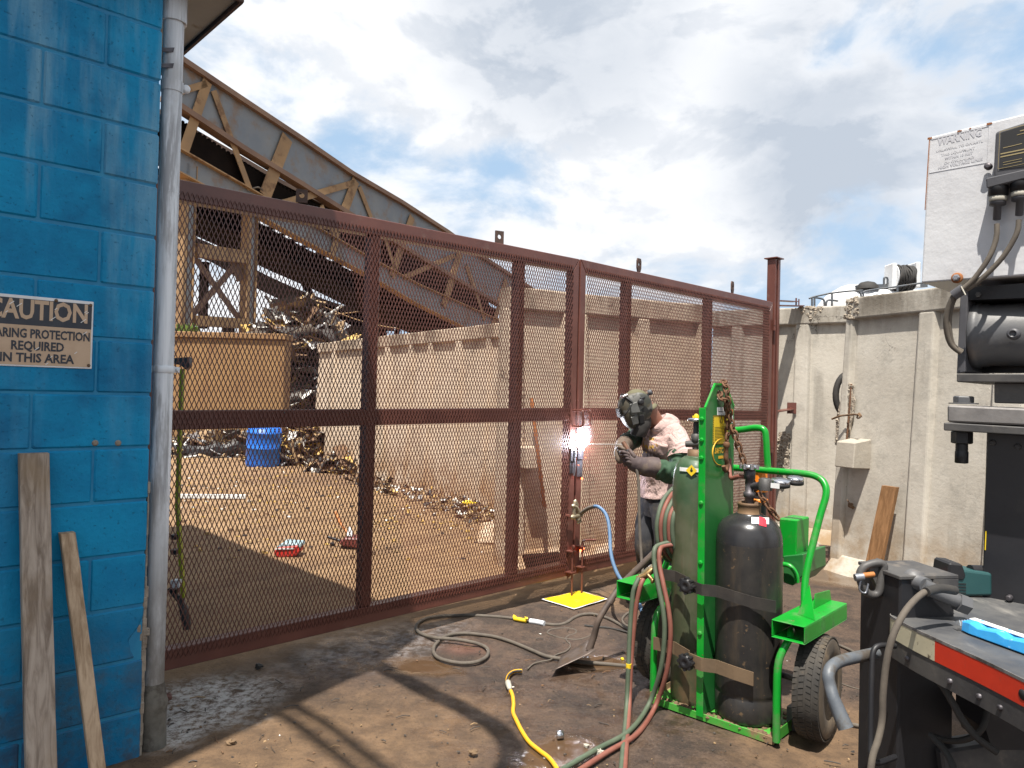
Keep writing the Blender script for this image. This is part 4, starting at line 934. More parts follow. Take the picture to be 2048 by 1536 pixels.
def second_conveyor():
    Y = 40.0
    c = empty('transfer_conveyor', at(600, 640, Y), 'dark curved transfer conveyor seen in silhouette beneath the bridge', 'conveyor'); c.location.z = 0
    def pt(px, py): return at(px, py, Y)
    def strip(pts, hpx, name, dep=1.6, m='belt_dark'):
        P = spline([pt(*p) for p in pts], 6); mb = MB(); h = hpx / F_PX * Y / 2
        for i in range(len(P) - 1):
            a, b = P[i], P[i + 1]; mb.hexa([a - Z * h, b - Z * h, b - Z * h + V((0, dep, 0)), a - Z * h + V((0, dep, 0))], [a + Z * h, b + Z * h, b + Z * h + V((0, dep, 0)), a + Z * h + V((0, dep, 0))])
        return mb.build(name, MT[m], c)
    strip([(330, 400), (400, 425), (470, 462), (560, 520), (640, 558), (735, 585), (830, 640), (960, 720)], 34, 'belt_frame')
    strip([(330, 470), (420, 505), (500, 552), (600, 598), (700, 632), (780, 640)], 36, 'belt_frame')
    strip([(600, 640), (640, 632), (700, 650), (760, 645)], 52, 'hopper', 2.2)
    strip([(395, 410), (440, 425), (478, 468)], 44, 'belt_frame')
    for (x0, y0, x1, y1, w) in ((560, 470, 555, 520, 10), (636, 505, 560, 530, 12), (637, 510, 660, 565, 10), (600, 560, 680, 690, 12), (666, 565, 684, 545, 10), (690, 560, 740, 540, 12), (720, 600, 900, 690, 10), (740, 620, 860, 640, 8), (800, 600, 790, 670, 9), (850, 620, 900, 600, 9), (480, 470, 520, 452, 9), (560, 580, 690, 680, 18), (620, 655, 650, 690, 30), (700, 640, 735, 700, 30), (400, 520, 396, 655, 16)):
        a, b = pt(x0, y0), pt(x1, y1); mb = MB(); mb.bar(a + V((0, .6, 0)), b + V((0, .6, 0)), w / F_PX * Y, .25, (b - a).cross(V((0, 1, 0)))); mb.build('strut', MT['belt_dark'], c)
    for k, (x0, y0, x1, y1) in enumerate(((560, 628, 790, 610), (700, 585, 960, 668), (640, 610, 820, 660))):
        mb = MB(); a, b = pt(x0, y0), pt(x1, y1); mb.tube([lerp(a, b, t / 8) + Z * (-.25 * sin(pi * t / 8)) for t in range(9)], .035, 6); mb.build('cable', MT['beam_rust'], c)
    for px in (450, 760):
        mb = MB(); a = pt(px, 640); mb.ab((a.x - .25, Y + .3, -.05), (a.x + .25, Y + .8, a.z)); mb.build('leg', MT['belt_dark'], c)
second_conveyor()

# ---------------------------------------------------------------- white tank truck beyond the right-hand wall
def tank_truck():
    Y = 11.0; c0 = at(1780, 600, Y)
    t = empty('tank_truck', (c0.x, Y + 1, 0), 'white tank truck with railing and hose reel, seen over the concrete wall', 'truck')
    p0, p1 = at(1694, 588, Y), at(2000, 566, Y + 1.0); zt = at(1760, 569, Y + .9).z - .10
    q = MB(); rings = []
    d = (p1 - p0); d.z = 0; d = d.normalized(); sd_ = V((-d.y, d.x, 0)); Rr = .62; cz = zt - Rr
    base = V((p0.x, p0.y + .3, cz))
    for s, r in ((-.02, .25), (0, .45), (.08, .56), (.2, Rr), (1.5, Rr), (3.2, Rr), (3.4, .5), (3.42, .2)):
        rings.append([base + d * s + sd_ * (cos(2 * pi * k / 28) * r * 1.2) + Z * (sin(2 * pi * k / 28) * r) for k in range(28)])
    q.loft(rings); q.build('tank', MT['white'], t)
    ch = MB(); b = base + d * 1.7; ch.box((b.x, b.y, cz - .95), (1.9, .8, .12), d, sd_, Z); ch.build('chassis', MT['black'], t)
    for s in (.5, 2.4):
        w = MB(); w.lathe([(.3, -.12), (.5, -.1), (.52, 0), (.5, .1), (.3, .12)], base + d * s - sd_ * .7 + Z * (.5 - cz), sd_, 24); w.build('wheel', MT['rubber'], t)
    w = MB(); a, b = at(1715, 574, Y), at(1850, 571, Y + .35); w.bar(a, b, .10, .06, Z.cross(d)); w.build('walkway', MT['grey_pipe'], t)
    r = MB(); Yr = Y - .2
    for pts in ([(1618, 597), (1630, 593), (1665, 586), (1700, 582), (1725, 581)], [(1624, 612), (1624, 594)], [(1629, 612), (1629, 594)], [(1664, 612), (1664, 587)], [(1629, 595), (1642, 597), (1648, 601), (1649, 612)], [(1652, 612), (1653, 604), (1658, 600), (1676, 602)], [(1722, 600), (1722, 590), (1718, 583), (1710, 582)], [(1726, 600), (1727, 590), (1732, 582), (1795, 573), (1870, 562)], [(1795, 585), (1795, 572)], [(1768, 570), (1768, 557), (1771, 555), (1775, 557), (1775, 570)]):
        P = [at(x, y, Yr) for x, y in pts]; r.tube(spline(P, 4) if len(P) > 2 else P, .014, 6)
    r.build('railing', MT['grey_pipe'], t)
    h = MB(); a, b = at(1788, 552, Y), at(1835, 550, Y); 
    h.box(a + V((0, .1, 0)), (.035, .13, .19)); h.box(b + V((0, .1, 0)), (.035, .13, .19)); h.bar(a + V((0, .1, -.1)), b + V((0, .1, -.1)), .05, .05)
    h.lathe([(.19, -.02), (.19, 0), (.02, 0)], a + V((.05, .1, 0)), (1, 0, 0), 16)
    rl = h.build('hose_reel', MT['white'], t, bevel=.012)
    hs = MB(); L = (b.x - a.x) - .12
    for i in range(9): cx = a.x + .07 + L * i / 8; hs.tube([V((cx + .02 * sin(k * 1.3 + i), Y + .1 + cos(2 * pi * k / 14) * .165, a.z - .01 + sin(2 * pi * k / 14) * (.175 + .012 * sin(i * 2.3)))) for k in range(14)], .019, 6, closed=True)
    hs.build('coiled_hose', MT['rubber'], rl)
    dm = MB(); p = at(1735, 572, Y); dm.lathe([(.16, -.05), (.15, .0), (.10, .05), (.02, .07)], p, (0, 0, 1), 14); dm.build('hatch', MT['rubber'], t)
tank_truck()
# ---------------------------------------------------------------- gas cylinder cart: w across, b backwards, z up
cO = gnd(1300, 1405); cE = gnd(1545, 1490); cW = (cE - cO); WID = cW.length; cW.normalize(); cB = V((-cW.y, cW.x, 0)); LEAN = -0.0125
def K(w, b=None, z=None):
    if b is None: w, b, z = w
    return cO + cW * (w + LEAN * z) + cB * b + Z * z
def kb(px, py, b):     # pixel -> (w, z) on the plane b
    p = onp(px, py, cO + cB * b, cB) - cO; return p.dot(cW) - LEAN * p.z, p.z
def kw(px, py, w):     # pixel -> (b, z) on the (leaning) plane w
    nrm = (cW - Z * LEAN).normalized(); p = onp(px, py, cO + cW * w, nrm) - cO; return p.dot(cB), p.z
WD = 0.284
def make_cart():
    c = empty('cylinder_cart', K(.3, .25, 0), 'bright green two wheeled welding cart carrying the gas cylinders', 'cart')
    G_ = MT['green']
    b = MB(K); b.ab((0, 0, .012), (WID, .36, .022)); b.ab((0, -.004, .0), (WID, .0, .034)); b.ab((-.004, 0.001, .0), (-.0005, .36, .05)); b.ab((WID + .0005, .001, 0), (WID + .004, .36, .05)); b.build('base_plate', MT['green_dirty'], c, bevel=.002)
    # mud on the base plate
    md = MB(); rng = random.Random(8)
    for i in range(170):
        w_ = rng.uniform(.01, WID - .01); bb = rng.choice((rng.uniform(.0, .05), rng.uniform(0, .33))); lump(md, K(w_, bb, .024), rng.uniform(.004, .015), i, .6, 4, flat=.55)
    tag(md.build('caked_mud', MT['rubble_mud'], c), kind='stuff')
    # divider plate with its lifting eye
    bt = [kw(x, y, WD) for x, y in ((1410.5, 816), (1430, 768), (1450, 769), (1467, 813))]
    bl = bt[0][0]; br = bt[3][0]
    out = [(bl, .03), (br, .03), (br, bt[3][1]), (bt[2][0], bt[2][1]), (bt[1][0], bt[1][1]), (bl, bt[0][1])]
    h0 = kw(1437, 801, WD); h1 = kw(1437, 780, WD)
    bm = bmesh.new(); vo = [bm.verts.new(K(WD, a, z)) for a, z in out]; n = 20; vi = []
    for k in range(n):
        a = 2 * pi * k / n; zc = h1[1] - .03 if sin(a) >= 0 else h0[1] + .03; vi.append(bm.verts.new(K(WD, (h0[0] + h1[0]) / 2 + .027 * cos(a), zc + .03 * sin(a))))
    es = [bm.edges.new((vo[i], vo[(i + 1) % 6])) for i in range(6)] + [bm.edges.new((vi[i], vi[(i + 1) % n])) for i in range(n)]
    bmesh.ops.triangle_fill(bm, edges=es, use_beauty=True)
    o0 = origin(c)
    for v in bm.verts: v.co -= o0
    me = bpy.data.meshes.new('divider_plate'); bm.to_mesh(me); bm.free(); me.materials.append(MT['green_plate'])
    dp = bpy.data.objects.new('divider_plate', me); COL.objects.link(dp); dp.parent = c
    so_ = dp.modifiers.new('thick', 'SOLIDIFY'); so_.thickness = .006; so_.offset = 0
    fl = MB(K); zt = bt[0][1]
    fl.ab((WD - .030, bl - .0045, .02), (WD + .0045, bl - .0005, zt)); fl.ab((WD - .030, bl - .0004, .02), (WD - .025, bl + .03, zt))
    sl = K(WD, *bt[0]); 
    flo = fl.build('front_flange', G_, c, bevel=.0015)
    ed = MB(); ed.bar(K(WD, *bt[0]), K(WD, *bt[1]), .010, .010); ed.bar(K(WD, *bt[1]), K(WD, *bt[2]), .010, .010); ed.bar(K(WD, *bt[2]), K(WD, *bt[3]), .010, .010); ed.build('top_edge', G_, dp)
    for py in (838, 880, 916, 1006, 1126, 1268):
        w_, z = kb(1409, py, bl); q = MB(K); q.lathe([(.011, 0), (.011, .006), (.006, .009)], (WD - .013, bl - .004, z), (0, -1, 0), 8, sm=False); q.build('flange_bolt', G_, flo)
    # labels on the right-hand face of the plate
    def P_(px, py): a, z = kw(px, py, WD + .004); return a, z
    def sheet(pts, nm, m, off=.0036):
        q = MB(); q.prism([K(WD + off, *P_(*p)) for p in pts], cW * .0006); return q.build(nm, m, dp)
    sheet(((1426.5, 831), (1457, 831), (1456, 888), (1426, 888)), 'warning_label', MT['yellow'])
    tk = MB()
    for k in range(15):
        for py in (832.2, 887): a0 = P_(1427.2 + k * 2, py); tk.box(K(WD + .0044, a0[0], a0[1]), (.0003, .0022, .0052), cW, (cB + Z * .5).normalized(), (Z - cB * .5).normalized())
    for k in range(12):
        a0 = P_(1427, 836 + k * 4.4); tk.box(K(WD + .0044, a0[0], a0[1]), (.0003, .0022, .004), cW, (cB + Z * .5).normalized(), (Z - cB * .5).normalized())
    for k in range(11):
        p0, p1 = P_(1429.5, 855 + k * 2.9), P_(1452 + (k % 3) * 1.2, 853.5 + k * 2.9); tk.bar(K(WD + .0044, *p0), K(WD + .0044, *p1), .0006, .0022, cW)
    tk.build('label_print', MT['ink'], dp)
    f0 = P_(1442.5, 847); fm = MB(); fl_ = [(0, 0), (.012, .004), (.011, .016), (.004, .028), (.003, .046), (-.002, .030), (-.009, .018), (-.012, .006)]
    fm.prism([K(WD + .0044, f0[0] + a, f0[1] + z) for a, z in fl_], cW * .0006); fm.build('flame_mark', MT['ink'], dp)
    fi = MB(); fi.prism([K(WD + .0052, f0[0] + a * .45, f0[1] + .003 + z * .5) for a, z in fl_], cW * .0005); fi.build('flame_core', MT['yellow'], dp)
    sheet(((1434.5, 814.5), (1451, 814.5), (1450.5, 830), (1434.5, 830)), 'maker_label', MT['paper']); sheet(((1437, 822.5), (1447, 822.5), (1447, 824), (1437, 824)), 'label_line', MT['ink'], .0044)
    sheet(((1462, 819), (1466, 819), (1466, 829), (1462, 829)), 'small_orange_label', MT['orange']); sheet(((1462, 830), (1466, 830), (1466, 846), (1462, 846)), 'small_white_label', MT['paper'])
    a0, z0 = P_(1429, 907); text('SAFTCART', 'maker_lettering', MT['logo'], K(WD + .0040, a0, z0), cB, Z, .026, .145, dp, bold=.035, align='LEFT', extrude=.0004, shear=.25)
    a1, z1 = P_(1442, 904); arc = [K(WD + .0042, a1 + .085 * cos(t), z1 + .062 * sin(t)) for t in [radians(75 + k * 8.5) for k in range(24)]]
    q = MB(); q.tube(arc, [.0008 + .0030 * sin(pi * k / 23) for k in range(24)], 6); q.build('logo_arc', MT['logo'], dp)
    sheet(((1437, 912), (1453, 910.5), (1453, 916), (1437, 917.5)), 'logo_bar', MT['logo'])
    # uprights at both sides of the base, the axle posts
    for pts, in (([kb(1306, 1400, .03), kb(1308, 1290, .03), kb(1312, 1235, .05), kb(1326, 1210, .12), kb(1337, 1180, .20)],),):
        q = MB(K); bb = (.03, .03, .05, .12, .20); q.tube(spline([(p[0], b_, max(p[1], .02)) for p, b_ in zip(pts, bb)], 5), .0165, 12); q.build('side_post', G_, c)
    q = MB(K); w0 = kb(1553, 1460, .0)[0]; q.tube(spline([(w0, .0, .02), (w0, .0, .20), (w0 + .004, .01, .36), (w0 + .03, .06, .455), (.64, .12, .47)], 5), .0165, 12); q.build('side_post', G_, c)
    q = MB(K); q.tube([(WID + .01, .30, .20), (WID + .01, .30, .47)], .014, 10); q.build('rear_post', MT['black'], c)
    # fork pockets
    def pocket(w0, w1, z0, z1, L):
        t = .005; q = MB(K); q.ab((w0, 0, z0), (w1, L, z0 + t)); q.ab((w0, 0, z1 - t), (w1, L, z1)); q.ab((w0, .0005, z0 + t + .0003), (w0 + t, L - .0005, z1 - t - .0003)); q.ab((w1 - t, .0005, z0 + t + .0003), (w1, L - .0005, z1 - t - .0003)); return q.build('fork_pocket', G_, c, bevel=.0025)
    pocket(-.204, -.058, .466, .552, .50); pr = pocket(.601, .745, .458, .535, .52)
    # handle hoops behind the plate
    def tb(pts, r=.0165, nm='handle'): q = MB(); q.tube(spline(pts, 7), r, 12); return q.build(nm, G_, c)
    b_, z_ = kw(1588, 1235, .66); lowp = K(.66, .22, .535)
    def hp(px, py, bb): w_, z = kb(px, py, bb); return K(w_, bb, z)
    tb([lowp, hp(1612, 1150, .27), hp(1638, 1040, .36), hp(1652, 990, .40), hp(1648, 966, .42), hp(1632, 953, .43), hp(1605, 947, .43), hp(1540, 941.5, .43), hp(1462, 935, .43)])
    tb([hp(1452, 862, .43), hp(1485, 859, .44), hp(1512, 855.5, .44), hp(1528, 860, .44), hp(1532, 878, .44), hp(1534, 910, .44), hp(1536, 941, .44)])
    tb([K(-.12, .24, .55), hp(1335, 1120, .28), hp(1352, 1000, .38), hp(1375, 950, .42), hp(1452, 936, .43)])
    g_ = MB(); a = K(.665, .23, .536); g_.prism([K(.652, .16, .536), K(.674, .235, .655), K(.742, .12, .537)], cB * .006); g_.prism([K(.668, .30, .536), K(.668, .52, .536), K(.668, .50, .585), K(.668, .32, .60)], cW * .005); g_.build('gusset', G_, pr)
    # tool box and mudguard
    q = MB(); bx = [hp(1558, 1036, .46), hp(1594, 1040, .46), hp(1592, 1118, .46), hp(1558, 1116, .46)]; q.prism(bx, cB * .16); tbx = q.build('tool_box', G_, c, bevel=.006)
    q = MB(); q.prism([hp(1566, 1112, .45), hp(1606, 1108, .45), hp(1607, 1150, .45), hp(1585, 1172, .45), hp(1566, 1165, .45)], cB * .30); q.build('box_bracket', MT['green_plate'], c, bevel=.004)
    q = MB(); q.tube(spline([hp(1562, 1128, .42), hp(1580, 1132, .42), hp(1592, 1148, .42), hp(1594, 1165, .42)], 5), .012, 10); q.build('bracket_tube', G_, c)
    # straps with hand screws
    def strap(py, m, w0, w1, z0, kz, tilt, nm):
        sp = []
        for w_, b_, dz in ((.02, -.01, 0), (.13, .0, 0), (.225, -.03, -.012), (.236, -.055, -.012), (.30, -.058, -.02), (.36, -.03, -.02), (.44, -.022, -.03), (.52, .005, -.045), (.60, .05, -.055))[w0:w1]: sp.append(((w_), b_, z0 + dz * tilt))
        q = MB(); h = kz
        for i in range(len(sp) - 1):
            a, b = sp[i], sp[i + 1]; q.hexa([K(a[0], a[1], a[2] - h), K(b[0], b[1], b[2] - h), K(b[0], b[1] + .005, b[2] - h), K(a[0], a[1] + .005, a[2] - h)], [K(a[0], a[1], a[2] + h), K(b[0], b[1], b[2] + h), K(b[0], b[1] + .005, b[2] + h), K(a[0], a[1] + .005, a[2] + h)])
        return q.build(nm, m, c)
    w_, zt1 = kb(1392, 1172, -.05); s1 = strap(0, MT['strap_dark'], 0, 9, zt1 + .01, .026, 1, 'cylinder_strap')
    w_, zt2 = kb(1392, 1325, -.05); s2 = strap(0, MT['strap_rust'], 0, 8, zt2 + .018, .030, .9, 'cylinder_strap')
    for z, p_ in ((zt1, s1), (zt2, s2)):
        q = MB(K); w_ = .235; n = 16; q.lathe([(.0, 0), (.030, .0), (.034, .006), (.034, .026), (.026, .032), (.012, .033), (.010, .03), (.001, .03)], (w_, -.062, z), (0, -1, 0), 18)
        for k in range(8): a = 2 * pi * k / 8; q.lathe([(.008, .002), (.008, .030)], (w_ + .032 * cos(a), -.062, z + .032 * sin(a)), (0, -1, 0), 8)
        q.build('hand_screw', MT['black'], p_)
    # wheels
    def wheel(wc, bc, zc, R, wd, side, toe=0.0):
        xa = V((1, toe, 0)).normalized(); ya = V((-xa.y, xa.x, 0)); KF = lambda p: K(*(V((wc, bc, zc)) + xa * (p[0] - wc) + ya * (p[1] - bc) + Z * (p[2] - zc)))
        q = MB(KF); pr_ = [(R * .56, -wd * .42), (R * .62, -wd * .50), (R * .80, -wd * .53), (R * .93, -wd * .46), (R * .985, -wd * .34), (R, -wd * .15), (R, wd * .15), (R * .985, wd * .34), (R * .93, wd * .46), (R * .80, wd * .53), (R * .62, wd * .50), (R * .56, wd * .42)]
        q.lathe(pr_[3:9], (wc, bc, zc), (1, 0, 0), 48); q.lathe(pr_[:4], (wc, bc, zc), (1, 0, 0), 48, m=1); q.lathe(pr_[8:], (wc, bc, zc), (1, 0, 0), 48, m=1)
        for k in range(56):
            for j, off in enumerate((-.36, -.13, .13, .36)):
                a = 2 * pi * (k + .5 * (j % 2)) / 56; rr = R * (1.002 if abs(off) < .2 else .978); ca, sa = cos(a), sin(a)
                q.box((wc + off * wd, bc + rr * ca, zc + rr * sa), (wd * .088, R * .044, R * .012), V((1, .25 * (1 if off > 0 else -1) * -sa, .25 * (1 if off > 0 else -1) * ca)).normalized(), (0, -sa, ca), (0, ca, sa))
        t = q.build('wheel', [MT['tyre'], MT['sidewall']], c)
        r = MB(KF); s_ = side
        r.lathe([(R * .57, s_ * wd * .44), (R * .54, s_ * wd * .45), (R * .50, s_ * wd * .36), (R * .47, s_ * wd * .22), (R * .28, s_ * wd * .26), (R * .22, s_ * wd * .38), (R * .13, s_ * wd * .40), (R * .12, s_ * wd * .62), (R * .05, s_ * wd * .66)], (wc, bc, zc), (1, 0, 0), 32)
        r.lathe([(R * .55, -s_ * wd * .4), (R * .02, -s_ * wd * .2)], (wc, bc, zc), (1, 0, 0), 24)
        r.build('rim', MT['chrome'], t)
        return t
    wheel(WID + .108, .225, .222, .222, .118, 1, .11); wheel(-.10, .30, .222, .222, .115, -1)
    q = MB(K); q.tube([(-.08, .27, .215), (WID + .15, .25, .215)], .014, 10); q.ab((WID - .02, .20, .0), (WID + .05, .32, .10)); q.build('axle', MT['black_dusty'], c)
    return c
MT['sidewall'] = mat('dusty_sidewall', (0.05, 0.04, 0.03), (0.10, 0.075, 0.05), sc=8, rough=.85, bump=.15, dirt=(.16, .115, .07), dsc=6, dlo=.45, dhi=.62)
MT['rubble_mud'] = mat('caked_brown_mud', (0.17, 0.11, 0.06), (0.11, 0.07, 0.04), sc=40, rough=.95, bump=.5)
MT['tyre'] = mat('dusty_tyre', (0.024, 0.022, 0.020), (0.05, 0.043, 0.035), sc=9, rough=.82, bump=.2, dirt=(.115, .085, .055), dsc=7, dlo=.5, dhi=.72)
cart = make_cart()

# ---------------------------------------------------------------- gas cylinders
def oxygen():
    wc, bc, R = .152, .150, .111
    t = empty('gas_cylinder', K(wc, bc, .02), 'tall scuffed green gas cylinder strapped to the left side of the cart', 'gas cylinder', 'gas cylinders on the cart')
    q = MB(K); zs = kb(1380, 955, bc)[1]; q.lathe([(R * .93, .024), (R, .045), (R, zs - .06)], (wc, bc, 0), n=40); q.build('body', MT['oxy'], t)
    zn = kb(1395, 920, bc)[1]
    q = MB(K); q.lathe([(R, zs - .0605), (R * .99, zs - .02), (R * .94, zs + .03), (R * .84, zs + .065), (R * .68, zs + .09), (R * .50, zs + .105), (R * .49, zn - .012), (R * .49, zn + .015), (R * .36, zn + .02)], (wc, bc, 0), n=40); sh = q.build('shoulder', MT['oxy'], t)
    q = MB(K); q.lathe([(R * .38, zn + .012), (R * .36, zn + .05), (R * .12, zn + .052)], (wc, bc, 0), n=24); q.build('neck_ring', MT['collar'], t)
    v = MB(K); v.lathe([(.016, zn + .05), (.016, zn + .08), (.024, zn + .085), (.024, zn + .125), (.014, zn + .13), (.014, zn + .19)], (wc, bc, 0), n=14); v.tube([(wc - .045, bc - .02, zn + .075), (wc + .02, bc, zn + .08)], .016, 10); vo = v.build('valve', MT['black_dusty'], t)
    h = MB(K); h.lathe([(.012, zn + .185), (.040, zn + .188), (.044, zn + .195), (.040, zn + .203), (.012, zn + .205)], (wc, bc, 0), n=20); h.build('hand_wheel', MT['chrome'], vo)
    y = MB(K); y.lathe([(.011, zn + .206), (.011, zn + .22), (.004, zn + .226)], (wc, bc, 0), n=12); y.ab((wc - .018, bc - .005, zn + .206), (wc + .03, bc + .005, zn + .216)); y.build('valve_tag', MT['yellow'], vo)
    # shoulder label bent round the cylinder
    def lab(px0, px1, py0, py1, m, nm, off, prn):
        q = MB(K); w0, z0 = kb(px0, py0, bc - R); w1, z1 = kb(px1, py1, bc - R); n = 8; f = []
        for i in range(n + 1):
            w_ = lerp(w0, w1, i / n); dx = max(-1, min(1, (w_ - wc) / R))
            f.append((w_, dx))
        for i in range(n):
            a, b = f[i], f[i + 1]
            def pt(e, z):
                rr = (R if z < zs - .02 else R * .975) + off; an = math.asin(max(-.98, min(.98, e[1]))); return (wc + rr * sin(an), bc - rr * cos(an), z)
            q.add([pt(a, z1), pt(b, z1), pt(b, z0), pt(a, z0)], [(0, 1, 2, 3)], 0, True)
        return q.build(nm, m, prn)
    lab(1358, 1402, 934, 946, MT['paper'], 'shoulder_label', .0012, sh)
    w_, z = kb(1382, 941, bc - R); an = math.asin(max(-.95, min(.95, (w_ - wc) / R))); p = V((wc + (R + .003) * sin(an), bc - (R + .003) * cos(an), z)); ta = V((cos(an), sin(an), 0))
    q = MB(K); q.prism([p + V((0, 0, -.027)), p + ta * .027, p + V((0, 0, .027)), p - ta * .027], V((sin(an), -cos(an), 0)) * .0008); q.build('hazard_diamond', MT['yellow'], sh)
    q = MB(K); q.lathe([(.004, 0), (.0065, 0.0004), (.0065, .0008), (.004, .001)], p + V((sin(an), -cos(an), 0)) * .0012, (sin(an), -cos(an), 0), 12); q.prism([p + ta * -.004 + V((0, 0, .007)) + V((sin(an), -cos(an), 0)) * .001, p + ta * .004 + V((0, 0, .007)) + V((sin(an), -cos(an), 0)) * .001, p + V((0, 0, .016)) + V((sin(an), -cos(an), 0)) * .001], V((sin(an), -cos(an), 0)) * .0005); q.build('oxidiser_mark', MT['ink'], sh)
    return t
oxygen()
def acetylene():
    wc, bc, R = .424, .160, .149
    t = empty('gas_cylinder', K(wc, bc, .02), 'short wide black gas cylinder strapped to the right side of the cart', 'gas cylinder', 'gas cylinders on the cart')
    zs = kb(1498, 1062, bc)[1]; zt = kb(1498, 1020, bc)[1]
    q = MB(K); q.lathe([(R * .86, .024), (R * .95, .03), (R * .985, .045), (R * .985, .135), (R * .96, .142), (R * .985, .15), (R, .165), (R, zs - .05)], (wc, bc, 0), n=48); q.build('body', MT['acet'], t)
    q = MB(K); q.lathe([(R, zs - .0505), (R * .985, zs - .015), (R * .93, zs + .02), (R * .82, zs + .045), (R * .62, zs + .066), (R * .42, zs + .078), (R * .40, zs + .084)], (wc, bc, 0), n=48); sh = q.build('shoulder', MT['acet_top'], t)
    zn = zs + .08
    q = MB(K); q.lathe([(R * .34, zn - .01), (R * .37, zn - .004), (R * .37, zn + .004), (R * .345, zn + .006), (R * .345, zn + .038), (R * .365, zn + .042), (R * .365, zn + .052), (R * .33, zn + .054), (R * .32, zn + .03), (R * .08, zn + .028)], (wc, bc, 0), n=28); q.build('neck_ring', MT['collar'], t)
    v = MB(K); v.lathe([(.020, zn + .03), (.020, zn + .075), (.027, zn + .078), (.027, zn + .10), (.020, zn + .104), (.020, zn + .16), (.026, zn + .163), (.026, zn + .205), (.012, zn + .21)], (wc, bc, 0), n=16); v.lathe([(.016, 0), (.016, .05), (.022, .052), (.022, .07), (.012, .10)], (wc, bc, zn + .13), (1, -.15, .1), 12); vo = v.build('valve', MT['burnt'], t)
    h = MB(K); n = 40; rings = [(.008, zn + .208), (.036, zn + .21), (.040, zn + .218), (.036, zn + .228), (.010, zn + .226)]
    h.lathe(rings, (wc, bc, 0), n=24)
    for k in range(7): a = 2 * pi * k / 7; h.lathe([(.010, zn + .209), (.010, zn + .228)], (wc + .037 * cos(a), bc + .037 * sin(a), 0), n=10)
    h.build('hand_wheel', MT['chrome'], vo)
    # regulator with gauges to the right, hose tail to the left
    r = MB(K); r.tube([(wc + .02, bc, zn + .135), (wc + .10, bc - .02, zn + .15)], .013, 10); r.lathe([(.03, 0), (.03, .05), (.02, .055)], (wc + .085, bc - .02, zn + .12), (0, 0, 1), 16); ro = r.build('regulator', MT['black_dusty'], t)
    for dx, dy, dz, rr in ((.155, -.02, .165, .042), (.195, .05, .175, .036)):
        g_ = MB(K); g_.lathe([(rr * .6, -.022), (rr * .98, -.018), (rr, .004), (rr * .96, .010), (rr * .2, .008)], (wc + dx, bc + dy, zn + dz), (.1, -.12, 1), 20); go = g_.build('gauge', MT['chrome'], ro)
        f = MB(K); f.lathe([(rr * .90, .0), (rr * 1.02, -.002), (rr * 1.02, -.018), (rr * .9, -.02)], (wc + dx, bc + dy, zn + dz - .002), (.1, -.12, 1), 20); f.build('gauge_rim', MT['ink'], go)
    tg = MB(); p = K(wc + .15, bc - .066, zn + .150); tg.box(p, (.020, .0012, .011), cW, cB, Z); tg.build('gauge_tag', MT['paper'], ro)
    hs = MB(K); hs.tube(spline([(wc - .02, bc, zn + .17), (wc - .055, bc, zn + .168), (wc - .10, bc + .02, zn + .155), (wc - .125, bc + .05, zn + .19), (wc - .14, bc + .08, zn + .24)], 5), .0105, 10); hs.build('hose_tail', MT['hose_red'], ro)
    # shoulder labels
    def lab(px0, px1, py0, py1, m, nm, off, sl=0):
        q = MB(K); n = 8
        for i in range(n):
            c4 = []
            for px, py in ((lerp(px0, px1, i / n), py1 + sl * i / n), (lerp(px0, px1, (i + 1) / n), py1 + sl * (i + 1) / n), (lerp(px0, px1, (i + 1) / n), py0 + sl * (i + 1) / n), (lerp(px0, px1, i / n), py0 + sl * i / n)):
                # walk the ray to the shoulder surface
                d = ray(px, py); best = None
                for s_ in range(0, 400):
                    P = CAM + d * (2.9 + s_ * .0022); rel = P - cO; z = rel.z; w_ = rel.dot(cW) - LEAN * z; b_ = rel.dot(cB)
                    u = (z - (zs - .05)); rr = R if u < 0 else lerp(R, R * .985, u / .035) if u < .035 else lerp(R * .985, R * .93, (u - .035) / .035) if u < .07 else lerp(R * .93, R * .82, (u - .07) / .025) if u < .095 else lerp(R * .82, R * .62, min(1, (u - .095) / .021))
                    if (w_ - wc) ** 2 + (b_ - bc) ** 2 < (rr + off) ** 2: best = (w_, b_, z); break
                c4.append(best)
            if all(c4): q.add(c4, [(0, 1, 2, 3)], 0, True)
        if q.v: return q.build(nm, m, sh)
    lab(1503, 1559, 1034, 1047, MT['paper'], 'shoulder_label', .002, 2)
    lab(1518, 1533, 1033, 1050, MT['red_label'], 'hazard_diamond', .0035, 4)
    lab(1504.5, 1516, 1041, 1044, MT['ink'], 'label_print', .0032, 1)
    return t
MT['red_label'] = mat('red_label', (0.55, 0.03, 0.05), rough=.5, bump=0)
acetylene()

